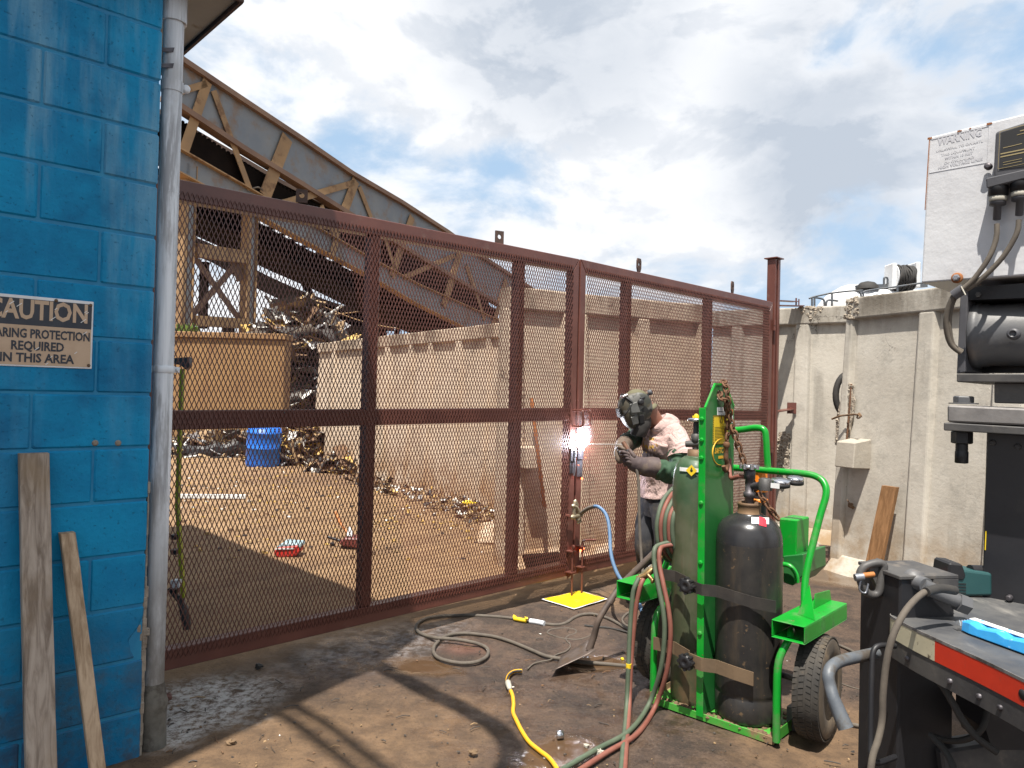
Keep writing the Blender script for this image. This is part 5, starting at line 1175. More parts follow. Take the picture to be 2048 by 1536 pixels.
# ---------------------------------------------------------------- rusty chain with hook, hanging over the plate
def chain():
    t = empty('hook_chain', K(WD, .06, 1.55), 'rusty lifting chain with hook draped over the top of the green plate', 'chain')
    def link(p, d, a, L=.034, r=.0052, wd=.013):
        d = d.normalized(); s_ = (a - d * a.dot(d)).normalized(); pts = []
        for k in range(14): an = 2 * pi * k / 14; pts.append(p + s_ * wd * cos(an) + d * ((L / 2 - wd) * (1 if sin(an) > 0 else -1) * (abs(sin(an)) ** .2) + wd * sin(an)))
        q = MB(); q.tube(pts, r, 7, closed=True); return q
    def run(path, nm):
        P = spline(path, 12); L = [0]
        for i in range(len(P) - 1): L.append(L[-1] + (P[i + 1] - P[i]).length)
        s_ = 0; j = 0; k = 0; step = .0285
        while s_ < L[-1]:
            while j < len(L) - 2 and L[j + 1] < s_: j += 1
            f = (s_ - L[j]) / max(L[j + 1] - L[j], 1e-6); p = lerp(P[j], P[j + 1], f); d = P[j + 1] - P[j]
            a = V((1, -.9, .2)) if k % 2 else V((.9, 1, .3)); link(p, d, a, L=.042).build(nm, MT['chain'], t); s_ += step; k += 1
    def kp(px, py, w_): b_, z = kw(px, py, w_); return K(w_, b_, z)
    run([kp(1438, 783, WD - .01), kp(1442, 797, WD + .022), kp(1452, 803, WD + .03), kp(1455, 830, WD + .022), kp(1456, 860, WD + .022), kp(1454, 880, WD + .022)], 'chain_link')
    run([kp(1440, 767, WD - .025), kp(1447, 764, WD), kp(1453, 778, WD + .03), kp(1456, 805, WD + .035), kp(1461, 840, WD + .035), kp(1470, 870, WD + .06), kp(1485, 915, WD + .09), kp(1500, 955, WD + .12), kp(1520, 990, WD + .16), kp(1540, 1018, WD + .20), kp(1557, 1038, WD + .23)], 'chain_link')
    h = MB(); a = kp(1453, 886, WD + .024); up = Z
    h.lathe([(.010, .006), (.016, 0), (.015, -.018), (.010, -.024), (.010, -.055)], a, (0, 0, 1), 12)
    pts = [a + V((0, 0, -.05)), a + V((0.0, 0, -.075)), a + cB * .012 + V((0, 0, -.10)), a + cB * .006 + V((0, 0, -.125)), a - cB * .014 + V((0, 0, -.128)), a - cB * .026 + V((0, 0, -.108))]
    h.tube(spline(pts, 4), [.011] * 9 + [.012] * 6 + [.010] * 6, 9); h.build('hook', MT['chain'], t)
chain()
# orange work lamp standing on the tool box bracket behind the cylinder
def lamp():
    def hp(px, py, bb): w_, z = kb(px, py, bb); return K(w_, bb, z)
    p0 = hp(1518, 1000, .55); q = (p0 - CAM).length / F_PX
    t = empty('site_lamp', hp(1518, 1030, .55), 'orange and black plastic lamp behind the black cylinder valve', 'lamp')
    m = MB(); m.lathe([(15 * q, 0), (15.5 * q, 4 * q), (14 * q, 38 * q), (12 * q, 42 * q), (4 * q, 43 * q)], p0 + Z * (16 * q), (0, 0, 1), 12, sm=False); m.build('lens', MT['orange'], t, bevel=.003)
    m = MB(); m.lathe([(13 * q, -32 * q), (14 * q, 2 * q), (11 * q, 15 * q)], p0, (0, 0, 1), 14); m.build('base', MT['black'], t)
    m = MB(); m.lathe([(15.5 * q, -6 * q), (16.2 * q, -5 * q), (16.2 * q, 2 * q), (14.2 * q, 3 * q)], p0, (0, 0, 1), 16); m.build('collar', MT['orange'], t)
lamp()

# ---------------------------------------------------------------- twin hoses, torch, shovel
def hoses():
    def hp(px, py, bb):
        w_, z = kb(px, py, bb); p = K(w_, bb, z); return p if p.z > .013 else gnd(px, py, .013)
    t = empty('twin_hose', hp(1330, 1060, .15), 'green and red twin gas hose coiled beside the green cylinder', 'hose')
    def h(path, m, off=0, r=.0115, n=7):
        q = MB(); q.tube(spline([hp(x + off, y, b) for x, y, b in path], n), r, 9); q.build('green_hose' if m == 'hose_green' else 'red_hose', MT[m], t)
    for k, (x, m) in enumerate(((1314, 'hose_green'), (1322, 'hose_red'), (1330, 'hose_green'), (1338, 'hose_red'), (1345, 'hose_green'))):
        h([(1385, 955 + k * 8, .30), (1358, 968 + k * 6, .24), (x + 16, 995 + k * 3, .12), (x + 3, 1030, .06), (x, 1065, .05), (x + 6, 1100, .07), (x + 22, 1120 - k, .14), (x + 50, 1122, .22)], m)
    h([(1368, 1080, .10), (1325, 1089, .02), (1312, 1100, -.03), (1312, 1130, -.05), (1318, 1165, -.07), (1329, 1220, -.08), (1332, 1270, -.08), (1324, 1340, -.08), (1300, 1410, -.09), (1262, 1462, -.14), (1200, 1497, -.25), (1150, 1526, -.33), (1095, 1560, -.42)], 'hose_green', -3)
    h([(1372, 1088, .10), (1326, 1092, .03), (1315, 1104, -.02), (1316, 1135, -.04), (1323, 1170, -.06), (1334, 1225, -.07), (1337, 1275, -.07), (1329, 1345, -.07), (1305, 1416, -.08), (1270, 1468, -.13), (1210, 1505, -.24), (1165, 1534, -.32), (1110, 1570, -.42)], 'hose_red', 4)
    def hp2(px, py, bb): return hp(px, py, bb)
    # torch lying over the left fork pocket
    tr = empty('cutting_torch', hp(1290, 1150, -.02), 'brass cutting torch with olive handle resting on the left fork pocket', 'torch')
    q = MB(); q.tube([hp(1286, 1155, -.03), hp(1304, 1140, .0)], .016, 10, round_=True); q.tube([hp(1274, 1158, -.05), hp(1290, 1150, -.03)], .013, 8); q.tube([hp(1296, 1150, -.03), hp(1305, 1160, -.03)], .010, 8, round_=True); q.tube([hp(1280, 1152, -.035), hp(1283, 1163, -.05)], .010, 8, round_=True); q.lathe([(.006, 0), (.014, .004), (.014, .012), (.005, .016)], hp(1303, 1160, -.04), (cW + Z * -.4), 10); q.build('valve_body', MT['brass'], tr)
    q = MB(); q.tube([hp(1287, 1152, -.02), hp(1306, 1136, .02)], .020, 12, round_=True); q.build('torch_handle', MT['oxy'], tr)
    q = MB(); q.tube([hp(1308, 1132, .02), hp(1330, 1105, .1), hp(1352, 1085, .16)], .010, 8); q.build('torch_tube', MT['brass'], tr)
    for m, x0, path in (('hose_green', 0, [(1278, 1156, -.05), (1270, 1172, -.075), (1265, 1195, -.085), (1260, 1260, -.10), (1257, 1330, -.12), (1253, 1420, -.14), (1246, 1500, -.16), (1241, 1560, -.17)]), ('hose_red', 0, [(1287, 1158, -.045), (1280, 1175, -.07), (1272, 1215, -.08), (1268, 1255, -.085), (1262, 1330, -.105), (1258, 1420, -.125), (1252, 1500, -.145), (1248, 1560, -.16)])):
        q = MB(); q.tube(spline([hp(*p) for p in path], 7), .0115, 9); q.build('green_hose' if m == 'hose_green' else 'red_hose', MT[m], tr)
    q = MB(); q.tube([hp(1257.5, 1327, -.12), hp(1257, 1336, -.12)], .0135, 9); q.build('tape_band', MT['yellow'], tr)
    # shovel
    bl = gnd(1106, 1349, .004); s = empty('shovel', bl, 'worn square shovel with dark shaft leaning between the cart and cylinder', 'shovel')
    sock = at(1178, 1300, 4.09); b2 = at(1188, 1272, 4.09); m1 = at(1200, 1235, 4.08); m2 = at(1240, 1172, 4.14); top = at(1356, 1060, 4.10)
    q = MB(); q.tube(spline([sock, b2, m1, m2], 5) , [.020 - .004 * (k / 15) if k < 8 else .017 for k in range(16)], 10); q.tube([m2, top], .018, 10); q.tube([lerp(m1, m2, .45), lerp(m1, m2, .62)], .021, 10); q.build('shaft', MT['shaft'], s)
    c = [bl, at(1164, 1350, 3.92), at(1196, 1299, 4.08), at(1150, 1289, 4.14)]
    c = [gnd(1103, 1350, .004), gnd(1123, 1318, .004), at(1176, 1289, 4.22), at(1191, 1309, 3.98)]; c = [c[0], c[1], c[2], c[3]]
    q = MB(); n = 6; nrm = (c[1] - c[0]).cross(c[3] - c[0]).normalized(); vs = []
    for i in range(n + 1):
        for j in range(n + 1):
            u, v = i / n, j / n; p = lerp(lerp(c[0], c[1], u), lerp(c[3], c[2], u), v); vs.append(p + Z * (.018 * (2 * u - 1) ** 2 + .03 * max(0, v - .8)))
    fs = [(i * (n + 1) + j, (i + 1) * (n + 1) + j, (i + 1) * (n + 1) + j + 1, i * (n + 1) + j + 1) for i in range(n) for j in range(n)]
    q.add(vs, fs, 0, True); bo = q.build('blade', MT['shovel_steel'], s); so_ = bo.modifiers.new('thick', 'SOLIDIFY'); so_.thickness = .004
    return hp
MT['shaft'] = mat('worn_dark_shaft', (0.075, 0.055, 0.045), (0.12, 0.085, 0.065), sc=9, rough=.6, bump=.12, dirt=(.05, .035, .03), dsc=6)
MT['shovel_steel'] = mat('worn_shovel_steel', (0.17, 0.135, 0.115), (0.10, 0.08, 0.07), sc=7, rough=.45, metal=.45, bump=.15, dirt=(.12, .08, .05), dsc=7)
hpc = hoses()
# ---------------------------------------------------------------- crane truck standing at the right edge
def crane_truck():
    e1 = V((.68, -.73, 0)).normalized(); e2 = V((.73, .68, 0)).normalized()
    F0 = at(1850, 420, 2.70)
    def F(px, py, off=0.0): return onp(px, py, F0 + e2 * off, e2)
    t = empty('crane_truck', (1.75, 2.5, 0), 'black crane truck rear with white steel box, outrigger post and red white tape', 'truck')
    bx = MB(); bx.prism([F(1858, 274), F(1842, 566), F(2200, 540), F(2200, 190)], e2 * .42)
    box = bx.build('steel_box', MT['white_paint'], t, bevel=.006, seg=2)
    up = (F(1858, 274) - F(1842, 566)).normalized(); ri = (F(2048, 232) - F(1862, 277)).normalized()
    ed = MB(); rng = random.Random(4)
    for i in range(9): px = 1860 + rng.choice((0, 0, 60, 78, 82, 115, 120)) + rng.uniform(-3, 3); py = 275 - (px - 1858) * .245 + 2; ed.box(F(px, py, -.0005), (rng.uniform(.002, .006), .0012, rng.uniform(.001, .004)), ri, e2, up)
    ed2 = ed.build('rust_chips', MT['rust_edge'], box); ed2['kind'] = 'stuff'
    em = MB(); em.bar(F(1859, 276, -.0004), F(1850, 420, -.0004), .0035, .002, e2); em.build('rusty_edge', MT['rust_edge'], box)
    fr = MB()
    a, b, c_, d_ = F(1863, 279, -.001), F(1978, 252, -.001), F(1974, 325, -.001), F(1858, 346, -.001)
    for p, q in ((b, c_), (c_, d_), (a, b)): fr.bar(p, q, .0012, .0006, e2)
    fr.build('decal_border', MT['faded'], box)
    lw = (b - a).normalized()
    def ft(body, px, py, cap, px2, m='faded'): o = F(px, py, -.0012); w = (F(px2, py - (px2 - px) * .2, -.0012) - o).length; text(body, 'warning_lettering', MT[m], o, lw, up, cap, w, box, bold=.03, align='LEFT', extrude=.0)
    ft('WARNING', 1875, 291, .027, 1964); ft('UNLAWFUL TO OPERATE', 1872, 304, .009, 1966, 'faded2'); ft('THIS EQUIPMENT', 1882, 312, .009, 1950, 'faded2'); ft('WITHIN 10 FEET', 1890, 319, .009, 1946); ft('OF OVERHEAD', 1888, 328, .009, 1948, 'faded2'); ft('HIGH VOLTAGE LINES', 1876, 338, .010, 1965)
    bo = MB(); p = F(1914, 556, -.004); bo.lathe([(.019, -.003), (.019, 0.002), (.013, .003)], p, -e2, 20); ro = bo.build('bolt_rust', MT['rust_edge'], box)
    bo = MB(); bo.lathe([(.0125, 0), (.0125, .008), (.008, .012)], p - e2 * .003, -e2, 6, sm=False); bo.build('bolt', MT['raw_steel'], ro)
    # control box
    cb = MB(); cb.prism([F(1990, 263, -.07), F(2140, 214, -.07), F(2140, 330, -.07), F(1984, 372, -.07)], e2 * .069); ctl = cb.build('control_box', MT['ctl'], box, bevel=.010, seg=3)
    fl = MB(); fl.prism([F(1971, 356, -.075), F(2140, 318, -.075), F(2140, 334, -.075), F(1973, 377, -.075)], e2 * .074); fl.build('box_flange', MT['ctl'], ctl, bevel=.004)
    lp = MB(); lp.prism([F(2003, 265, -.0712), F(2140, 226, -.0712), F(2140, 322, -.0712), F(1999, 339, -.0712)], -e2 * .001); lo = lp.build('rating_plate', MT['ink'], ctl)
    pr = MB(); gold = MT['gold_print']
    def gl(x0, y0, x1, y1, w): pr.bar(F(x0, y0, -.0728), F(x1, y1, -.0728), w, .0005, up)
    for x0, y0, x1, y1, w in ((2000, 263, 2100, 236, .0018), (2000, 263, 1996, 338, .0012), (1996, 338, 2060, 325, .0012), (2034, 270, 2060, 263, .002), (2006, 296, 2044, 287, .002), (2001, 308, 2060, 296, .004), (2001, 314, 2060, 302, .004), (2006, 325, 2044, 317, .0015), (2006, 330, 2044, 322, .0015), (2040, 262, 2060, 257, .003)): gl(x0, y0, x1, y1, w)
    pr.build('rating_print', gold, lo)
    sc = MB(); sc.lathe([(.012, 0), (.012, .016), (.005, .018)], F(1978, 334, -.01), -e2, 12); sc.build('box_screw', MT['burnt'], ctl)
    for x, y in ((1997, 378), (2042, 368)):
        cn = MB(); dn = -up; o = F(x, y, -.045)
        cn.lathe([(.030, -.005), (.030, .022), (.024, .024), (.024, .030)], o, dn, 20); c0 = cn.build('connector', MT['black'], ctl)
        k = MB(); k.lathe([(.0255, 0), (.0275, .003), (.0275, .013), (.0255, .016)], o + dn * .026, dn, 16); k.build('connector_ring', MT['ivory'], c0)
        k = MB(); k.lathe([(.025, 0), (.025, .012), (.012, .016), (.012, .060), (.009, .062)], o + dn * .043, dn, 16); k.build('cable_gland', MT['ctl'], c0)
    def cab(path, r, m, nm='cable', n=7, prn=t):
        q = MB(); q.tube(spline([F(*p) for p in path], n), r, 10); return q.build(nm, MT[m], prn)
    cab([(1994, 448, -.045), (1992, 478, -.05), (1978, 515, -.06), (1950, 555, -.07), (1926, 578, -.075), (1906, 594, -.075), (1894, 625, -.07), (1892, 655, -.06), (1901, 688, -.04), (1922, 706, -.02)], .0085, 'cable_grey')
    cab([(2038, 440, -.045), (2032, 470, -.05), (2005, 515, -.055), (1965, 556, -.06), (1935, 578, -.062), (1912, 592, -.062), (1900, 625, -.055), (1899, 660, -.045), (1906, 690, -.03), (1924, 703, -.01)], .0085, 'cable_grey')
    q = MB(); q.tube([F(1928, 577, -.07), F(1907, 591, -.07)], .0185, 12); q.build('cable_sleeve', MT['ctl'], t)
    q = MB(); q.tube([F(1922, 573, -.088), F(1931, 590, -.09)], .0025, 6); q.build('cable_tie', MT['ivory'], t)
    # bracket, motor
    q = MB(); q.prism([F(1921, 577, .02), F(1936, 573, .02), F(1930, 744, .02), F(1913, 748, .02)], e2 * .30); q.build('side_plate', MT['ctl'], t, bevel=.003)
    q = MB(); q.prism([F(1937, 576, .22), F(2200, 560, .22), F(2200, 745, .22), F(1931, 745, .22)], e2 * .08); q.prism([F(1937, 574, .03), F(2200, 556, .03), F(2200, 590, .03), F(1937, 600, .03)], e2 * .18); q.build('back_plate', MT['black'], t)
    q = MB(); o = F(1948, 672, .13); R = .118
    q.lathe([(R * .5, -.01), (R * .9, -.008), (R * 1.02, .0), (R * 1.02, .022), (R * .97, .026), (R * .97, .045), (R * .94, .05), (R * .94, .40)], o, (e1 + e2 * .10).normalized(), 36); mo = q.build('motor', MT['ctl_dusty'], t)
    q = MB(); q.lathe([(.020, -.01), (.019, .008), (.0135, .010), (.011, .012), (.010, .006), (.002, .006)], F(2027, 668, .012), -e2, 20); q.build('motor_plug', MT['ctl'], mo)
    q = MB(); q.lathe([(.009, 0), (.009, .006)], F(1957, 571 + 18, .028), -e2, 6, sm=False); q.build('bolt', MT['black_dusty'], t)
    def plate(px0, y0, y1, off, th, m, nm, tilt=6, bev=.003):
        q = MB(); q.prism([F(px0, y0, off), F(2200, y0 + tilt, off), F(2200, y1 + tilt, off), F(px0, y1, off)], e2 * th); return q.build(nm, MT[m], t, bevel=bev)
    plate(1913, 747, 764, -.02, .36, 'black_dusty', 'flange_plate', 2); plate(1988, 765, 806, .02, .26, 'black_dusty', 'spacer_block', 4)
    plate(1894, 810, 844, -.06, .42, 'plate_worn', 'top_plate', 14, .006); plate(1887, 845, 861, -.065, .44, 'black_dusty', 'clamp_plate', 18)
    q = MB(); o = F(1927, 808, .02); q.lathe([(.046, 0), (.046, .004)], o, Z, 20); q.lathe([(.033, .0045), (.033, .026), (.026, .028)], o, Z, 6, sm=False); q.build('bolt', MT['ctl_dusty'], t, bevel=.002)
    q = MB(); o = F(1924, 862, .02); q.lathe([(.030, 0), (.034, .004), (.034, .012), (.034, .042), (.028, .045)], o, -Z, 6, sm=False); q.lathe([(.019 + .0015 * (k % 2), .045 + .003 * k) for k in range(9)] + [(.0215, .073), (.0215, .112), (.017, .114)], o, -Z, 16); q.build('bolt', MT['black'], t)
    q = MB(); q.prism([F(1973, 864, .06), F(2200, 880, .06), F(2200, 1300, .06), F(1962, 1262, .06)], e2 * .30); q.build('column', MT['column'], t, bevel=.004)
    q = MB(); q.lathe([(.010, -.01), (.010, .02), (.007, .024)], F(2020, 1195, .058), -e2, 10); q.build('grease_nipple', MT['burnt'], t)
    q = MB(); q.bar(F(1972, 1062, .0585), F(1970.5, 1100, .0585), .0025, .003, e2); q.build('yellow_edge', MT['yellow'], t)
    for x, y in ((1985, 885), (2035, 893), (1984, 1225), (2030, 1243)): q = MB(); q.lathe([(.011, -.002), (.011, .006), (.006, .009)], F(x, y, .058), -e2, 6, sm=False); q.build('bolt', MT['black_dusty'], t)
    # step platform with reflective tape
    zt = .812
    pts = [gnd(x, y, zt) for x, y in ((1781, 1231), (1787, 1222), (1797, 1217), (1880, 1209), (1898, 1192), (1990, 1188))] + [V((2.3, 2.6, zt)), V((2.3, 1.6, zt))] + [gnd(x, y, zt) for x, y in ((2150, 1414), (2047, 1360), (1960, 1318), (1885, 1284), (1835, 1261), (1800, 1243))]
    q = MB(); q.prism(pts, Z * -.012); q.build('step_plate', MT['step'], t, bevel=.004)
    edge = pts[8:] + [pts[0], pts[1]]; edge = edge[::-1]           # from the left corner to the right
    def strip(e_, z0, z1, out_, m, nm, th=.004):
        q = MB()
        for i in range(len(e_) - 1):
            a, b = e_[i], e_[i + 1]; d = (b - a).normalized(); o = V((-d.y, d.x, 0)); o = -o if o.dot(CAM - a) < 0 else o
            if i == 0: oa = o
            ob = o
            if i + 2 < len(e_): d2 = (e_[i + 2] - b).normalized(); o2 = V((-d2.y, d2.x, 0)); o2 = -o2 if o2.dot(CAM - b) < 0 else o2; ob = (o + o2).normalized()
            A, B = a + oa * out_, b + ob * out_
            q.hexa([A + Z * z0, B + Z * z0, B + Z * z0 + ob * th, A + Z * z0 + oa * th], [A + Z * z1, B + Z * z1, B + Z * z1 + ob * th, A + Z * z1 + oa * th]); oa = ob
        return q.build(nm, MT[m], t)
    es = spline(edge, 4); strip(es, -.125, -.0005, -.006, 'black_dusty', 'step_skirt', .005)
    def cut(px): return min(range(len(es)), key=lambda i: abs(prj(es[i])[0] - px))
    k = cut(1869); strip(es[1:k + 1], -.064, -.006, .0, 'tape_white', 'reflective_tape', .0012); strip(es[k:], -.064, -.006, .0, 'tape_red', 'reflective_tape', .0012)
    strip(es, -.005, .003, -.001, 'plate_worn', 'worn_edge', .003)
    for px in (1812, 1900, 1955, 2010):
        i0 = cut(px); d = (es[i0] - es[max(i0 - 1, 0)]).normalized(); o = V((-d.y, d.x, 0)); o = -o if o.dot(CAM - es[i0]) < 0 else o; q = MB(); q.lathe([(.008, -.004), (.008, .004), (.004, .006)], es[i0] + Z * -.098, o, 8); q.build('bolt', MT['burnt'], t)
    hl = MB(); a = at(2041, 1381, es[-6].y + .0); n_ = V((-1, -.12, 0)).normalized()
    i0 = cut(2041); d = (es[i0] - es[i0 - 1]).normalized(); o = V((-d.y, d.x, 0)); o = -o if o.dot(CAM - es[i0]) < 0 else o
    hl.lathe([(.013, 0.0015), (.013, .0022), (.001, .0023)], es[i0] + Z * -.036, o, 20); hl.build('tape_hole', MT['ink'], t)
    # square outrigger post with cap
    pc = at(1813, 1138, 2.43); ax = V((.985, .17, 0)).normalized(); ay = V((-.17, .985, 0)); Hh = pc.z
    q = MB(); q.box((pc.x, pc.y, Hh / 2 - .02), (.098, .098, Hh / 2 + .015), ax, ay, Z); po = q.build('outrigger_post', MT['black'], t, bevel=.006)
    q = MB(); q.box((pc.x, pc.y, Hh - .002), (.104, .104, .006), ax, ay, Z); q.box(V((pc.x, pc.y, Hh - .03)) - ay * .0995 + ax * .06, (.045, .004, .022), ax, ay, Z); q.build('cap', MT['black_dusty'], po, bevel=.002)
    q = MB(); q.lathe([(.012, 0), (.012, .008), (.007, .011)], V((pc.x, pc.y, Hh - .035)) - ay * .104 + ax * .0, -ay, 10); q.build('bolt', MT['raw_steel'], po)
    q = MB(); c0 = at(1843, 1168, 2.30); q.lathe([(.034, 0), (.034, .03), (.024, .034), (.024, .07)], V((c0.x, c0.y + .06, c0.z)), (.15, -1, -.05), 18); q.tube(spline([c0 + V((0, 0, 0)), c0 + V((.06, -.0, -.03)), c0 + V((.14, -.0, -.06))], 4), .022, 12); q.lathe([(.03, 0), (.03, .035), (.022, .036), (.020, .02), (.002, .02)], c0 + V((.11, 0, -.052)), (1, -.05, -.32), 6, sm=False); q.build('pipe_fitting', MT['ctl_dusty'], po)
    # clevis and pin on its left side
    cl = MB(); c1 = at(1738, 1158, 2.40)
    ring_ = [c1 + V((.045, 0, .05)), c1 + V((-.005, 0, .045)), c1 + V((-.028, 0, .02)), c1 + V((-.022, 0, -.02)), c1 + V((.0, 0, -.048)), c1 + V((.03, 0, -.045)), c1 + V((.04, 0, -.0))]
    cl.tube(spline(ring_, 4, closed=True), .013, 10, closed=True); cl.bar(c1 + V((.02, .02, .05)), c1 + V((.07, .02, -.05)), .03, .05); k_ = cl.build('clevis', MT['black_dusty'], po)
    q = MB(); q.tube([c1 + V((-.05, -.02, .012)), c1 + V((.01, -.01, .018))], .0085, 10); q.build('clevis_pin', MT['orange_rust'], k_)
    q = MB(); q.tube([c1 + V((-.055, -.02, .008)), c1 + V((-.028, -.02, .012))], .012, 10); q.tube(spline([c1 + V((-.035, -.02, 0)), c1 + V((-.04, -.02, -.03)), c1 + V((-.02, -.02, -.04)), c1 + V((-.012, -.02, -.01))], 4), .0035, 6); q.build('pin_clip', MT['raw_steel'], k_)
    # bent pipe handle, rod bracket and hanging cables
    def pp(path, r, m, nm, n=6): q = MB(); q.tube(spline([at(*p) for p in path], n), r, 12); return q.build(nm, MT[m], t)
    ph = pp([(1752, 1306, 2.30), (1715, 1314, 2.24), (1682, 1322, 2.20), (1664, 1333, 2.17), (1657, 1350, 2.15), (1660, 1372, 2.14), (1668, 1400, 2.12), (1676, 1425, 2.11)], .0175, 'grey_pipe', 'pipe_handle')
    q = MB(); q.tube([at(1667, 1398, 2.122), at(1692, 1457, 2.09)], [.0185, .0215], 14); q.build('handle_grip', MT['grey_pipe'], ph)
    pp([(1790, 1292, 2.27), (1762, 1291, 2.25), (1748, 1300, 2.24), (1744, 1330, 2.23), (1742, 1400, 2.21), (1741, 1480, 2.19), (1742, 1510, 2.18), (1752, 1526, 2.18), (1790, 1514, 2.24)], .0085, 'black', 'rod_bracket')
    pp([(1908, 1180, 2.22), (1880, 1176, 2.20), (1850, 1184, 2.17), (1822, 1208, 2.15), (1800, 1240, 2.13), (1783, 1280, 2.12), (1772, 1330, 2.12), (1766, 1390, 2.12), (1764, 1440, 2.12), (1756, 1480, 2.11), (1744, 1520, 2.10), (1736, 1600, 2.08)], .0095, 'cable_grey', 'cable')
    q = MB(); q.tube(spline([at(1910, 1181, 2.22), at(1880, 1177, 2.195), at(1852, 1184, 2.165)], 5), .0135, 12); q.build('cable_sleeve', MT['rubber'], t)
    pp([(1850, 1330, 2.2), (1885, 1372, 2.15), (1905, 1405, 2.12), (1925, 1440, 2.10), (1955, 1476, 2.08), (1995, 1505, 2.06)], .010, 'rubber', 'hydraulic_hose')
    pp([(1860, 1470, 2.3), (1900, 1482, 2.25), (1940, 1476, 2.2), (1965, 1455, 2.18), (1975, 1415, 2.2)], .009, 'rubber', 'hydraulic_hose')
    pp([(1860, 1470, 2.25), (1885, 1495, 2.2), (1905, 1530, 2.15), (1915, 1580, 2.1)], .010, 'rubber', 'hydraulic_hose')
    q = MB(); q.bar(at(1872, 1528, 2.35), at(2200, 1478, 2.35), .12, .085, Z); q.build('lower_beam', MT['black_dusty'], t, bevel=.008)
    q = MB(); q.prism([at(1973, 1405, 2.2), at(2150, 1440, 2.2), at(2150, 1500, 2.2), at(1985, 1500, 2.2), at(1972, 1460, 2.2)], V((0, .15, 0))); q.build('mud_flap', MT['black'], t)
    q = MB(); q.ab((1.5, 2.45, 0), (1.72, 2.72, .20)); q.ab((1.70, 2.50, .15), (2.6, 2.70, .30)); q.build('outrigger_foot', MT['black'], t, bevel=.01)
    # unseen tubes added above and behind the photographer: they throw the long soft shadows
    def shade(path, z, r):
        k = SUN_DIR / -SUN_DIR.z; q = MB(); P = [gnd(x, y) - k * z for x, y in path]; q.tube(spline(P, 8), r, 10); q.build('boom_hose', MT['rubber'], t)
    shade([(640, 1255), (745, 1320), (800, 1352), (862, 1386), (930, 1418), (985, 1448), (1018, 1482), (1022, 1515), (1005, 1545), (960, 1590)], 4.2, .055)
    shade([(430, 1360), (560, 1425), (640, 1482), (720, 1545), (800, 1620)], 6.5, .032); shade([(500, 1360), (630, 1432), (700, 1482), (790, 1552), (880, 1630)], 6.5, .032)
    return t
def prj(p):
    q = V(p) - CAM; return 1024 + F_PX * q.dot(cR) / q.dot(cF), 768 - F_PX * q.dot(cU) / q.dot(cF)
MT['ctl'] = mat('dark_grey_housing', (0.055, 0.055, 0.062), (0.085, 0.083, 0.09), sc=6, rough=.5, bump=.12, bsc=60)
MT['ctl_dusty'] = mat('dusty_grey_housing', (0.075, 0.077, 0.084), (0.11, 0.107, 0.105), sc=6, rough=.5, bump=.15, dirt=(.17, .135, .11), dsc=7, dlo=.55, dhi=.8)
MT['ivory'] = mat('ivory_ring', (0.45, 0.42, 0.35), (.36, .34, .29), sc=20, rough=.6, bump=.1)
MT['gold_print'] = mat('gold_print', (0.30, 0.24, 0.12), rough=.5, bump=0)
MT['faded'] = mat('faded_print', (0.43, 0.43, 0.46), (0.47, 0.47, 0.50), sc=30, rough=.6, bump=0)
MT['faded2'] = mat('very_faded_print', (0.50, 0.50, 0.52), (0.53, 0.53, 0.55), sc=30, rough=.6, bump=0)
MT['plate_worn'] = mat('worn_plate_steel', (0.24, 0.225, 0.215), (0.15, 0.14, 0.135), sc=7, rough=.55, metal=.3, bump=.2, dirt=(.05, .045, .04), dsc=6, dlo=.52, dhi=.7, dst=(1, 1, .3))
MT['column'] = mat('black_column_paint', (0.012, 0.012, 0.015), (0.02, 0.02, 0.023), sc=4, rough=.38, bump=.06, dirt=(.07, .06, .05), dsc=3, dlo=.58, dhi=.8)
MT['step'] = mat('scuffed_step_plate', (0.05, 0.052, 0.058), (0.10, 0.098, 0.095), sc=8, rough=.5, bump=.3, bsc=30, dirt=(.20, .19, .175), dsc=9, dlo=.52, dhi=.74, dst=(1, .3, 1))
MT['tape_white'] = mat('dirty_white_tape', (0.52, 0.47, 0.33), (0.44, 0.39, 0.27), sc=12, rough=.4, bump=.08, dirt=(.10, .08, .06), dsc=16, dlo=.60, dhi=.66)
MT['tape_red'] = mat('red_tape', (0.55, 0.035, 0.012), (0.48, 0.03, 0.012), sc=12, rough=.38, bump=.08, dirt=(.30, .05, .03), dsc=18, dlo=.58, dhi=.7)
MT['orange_rust'] = mat('orange_rust_pin', (0.42, 0.16, 0.04), (0.30, 0.11, 0.03), sc=30, rough=.7)
truck = crane_truck()

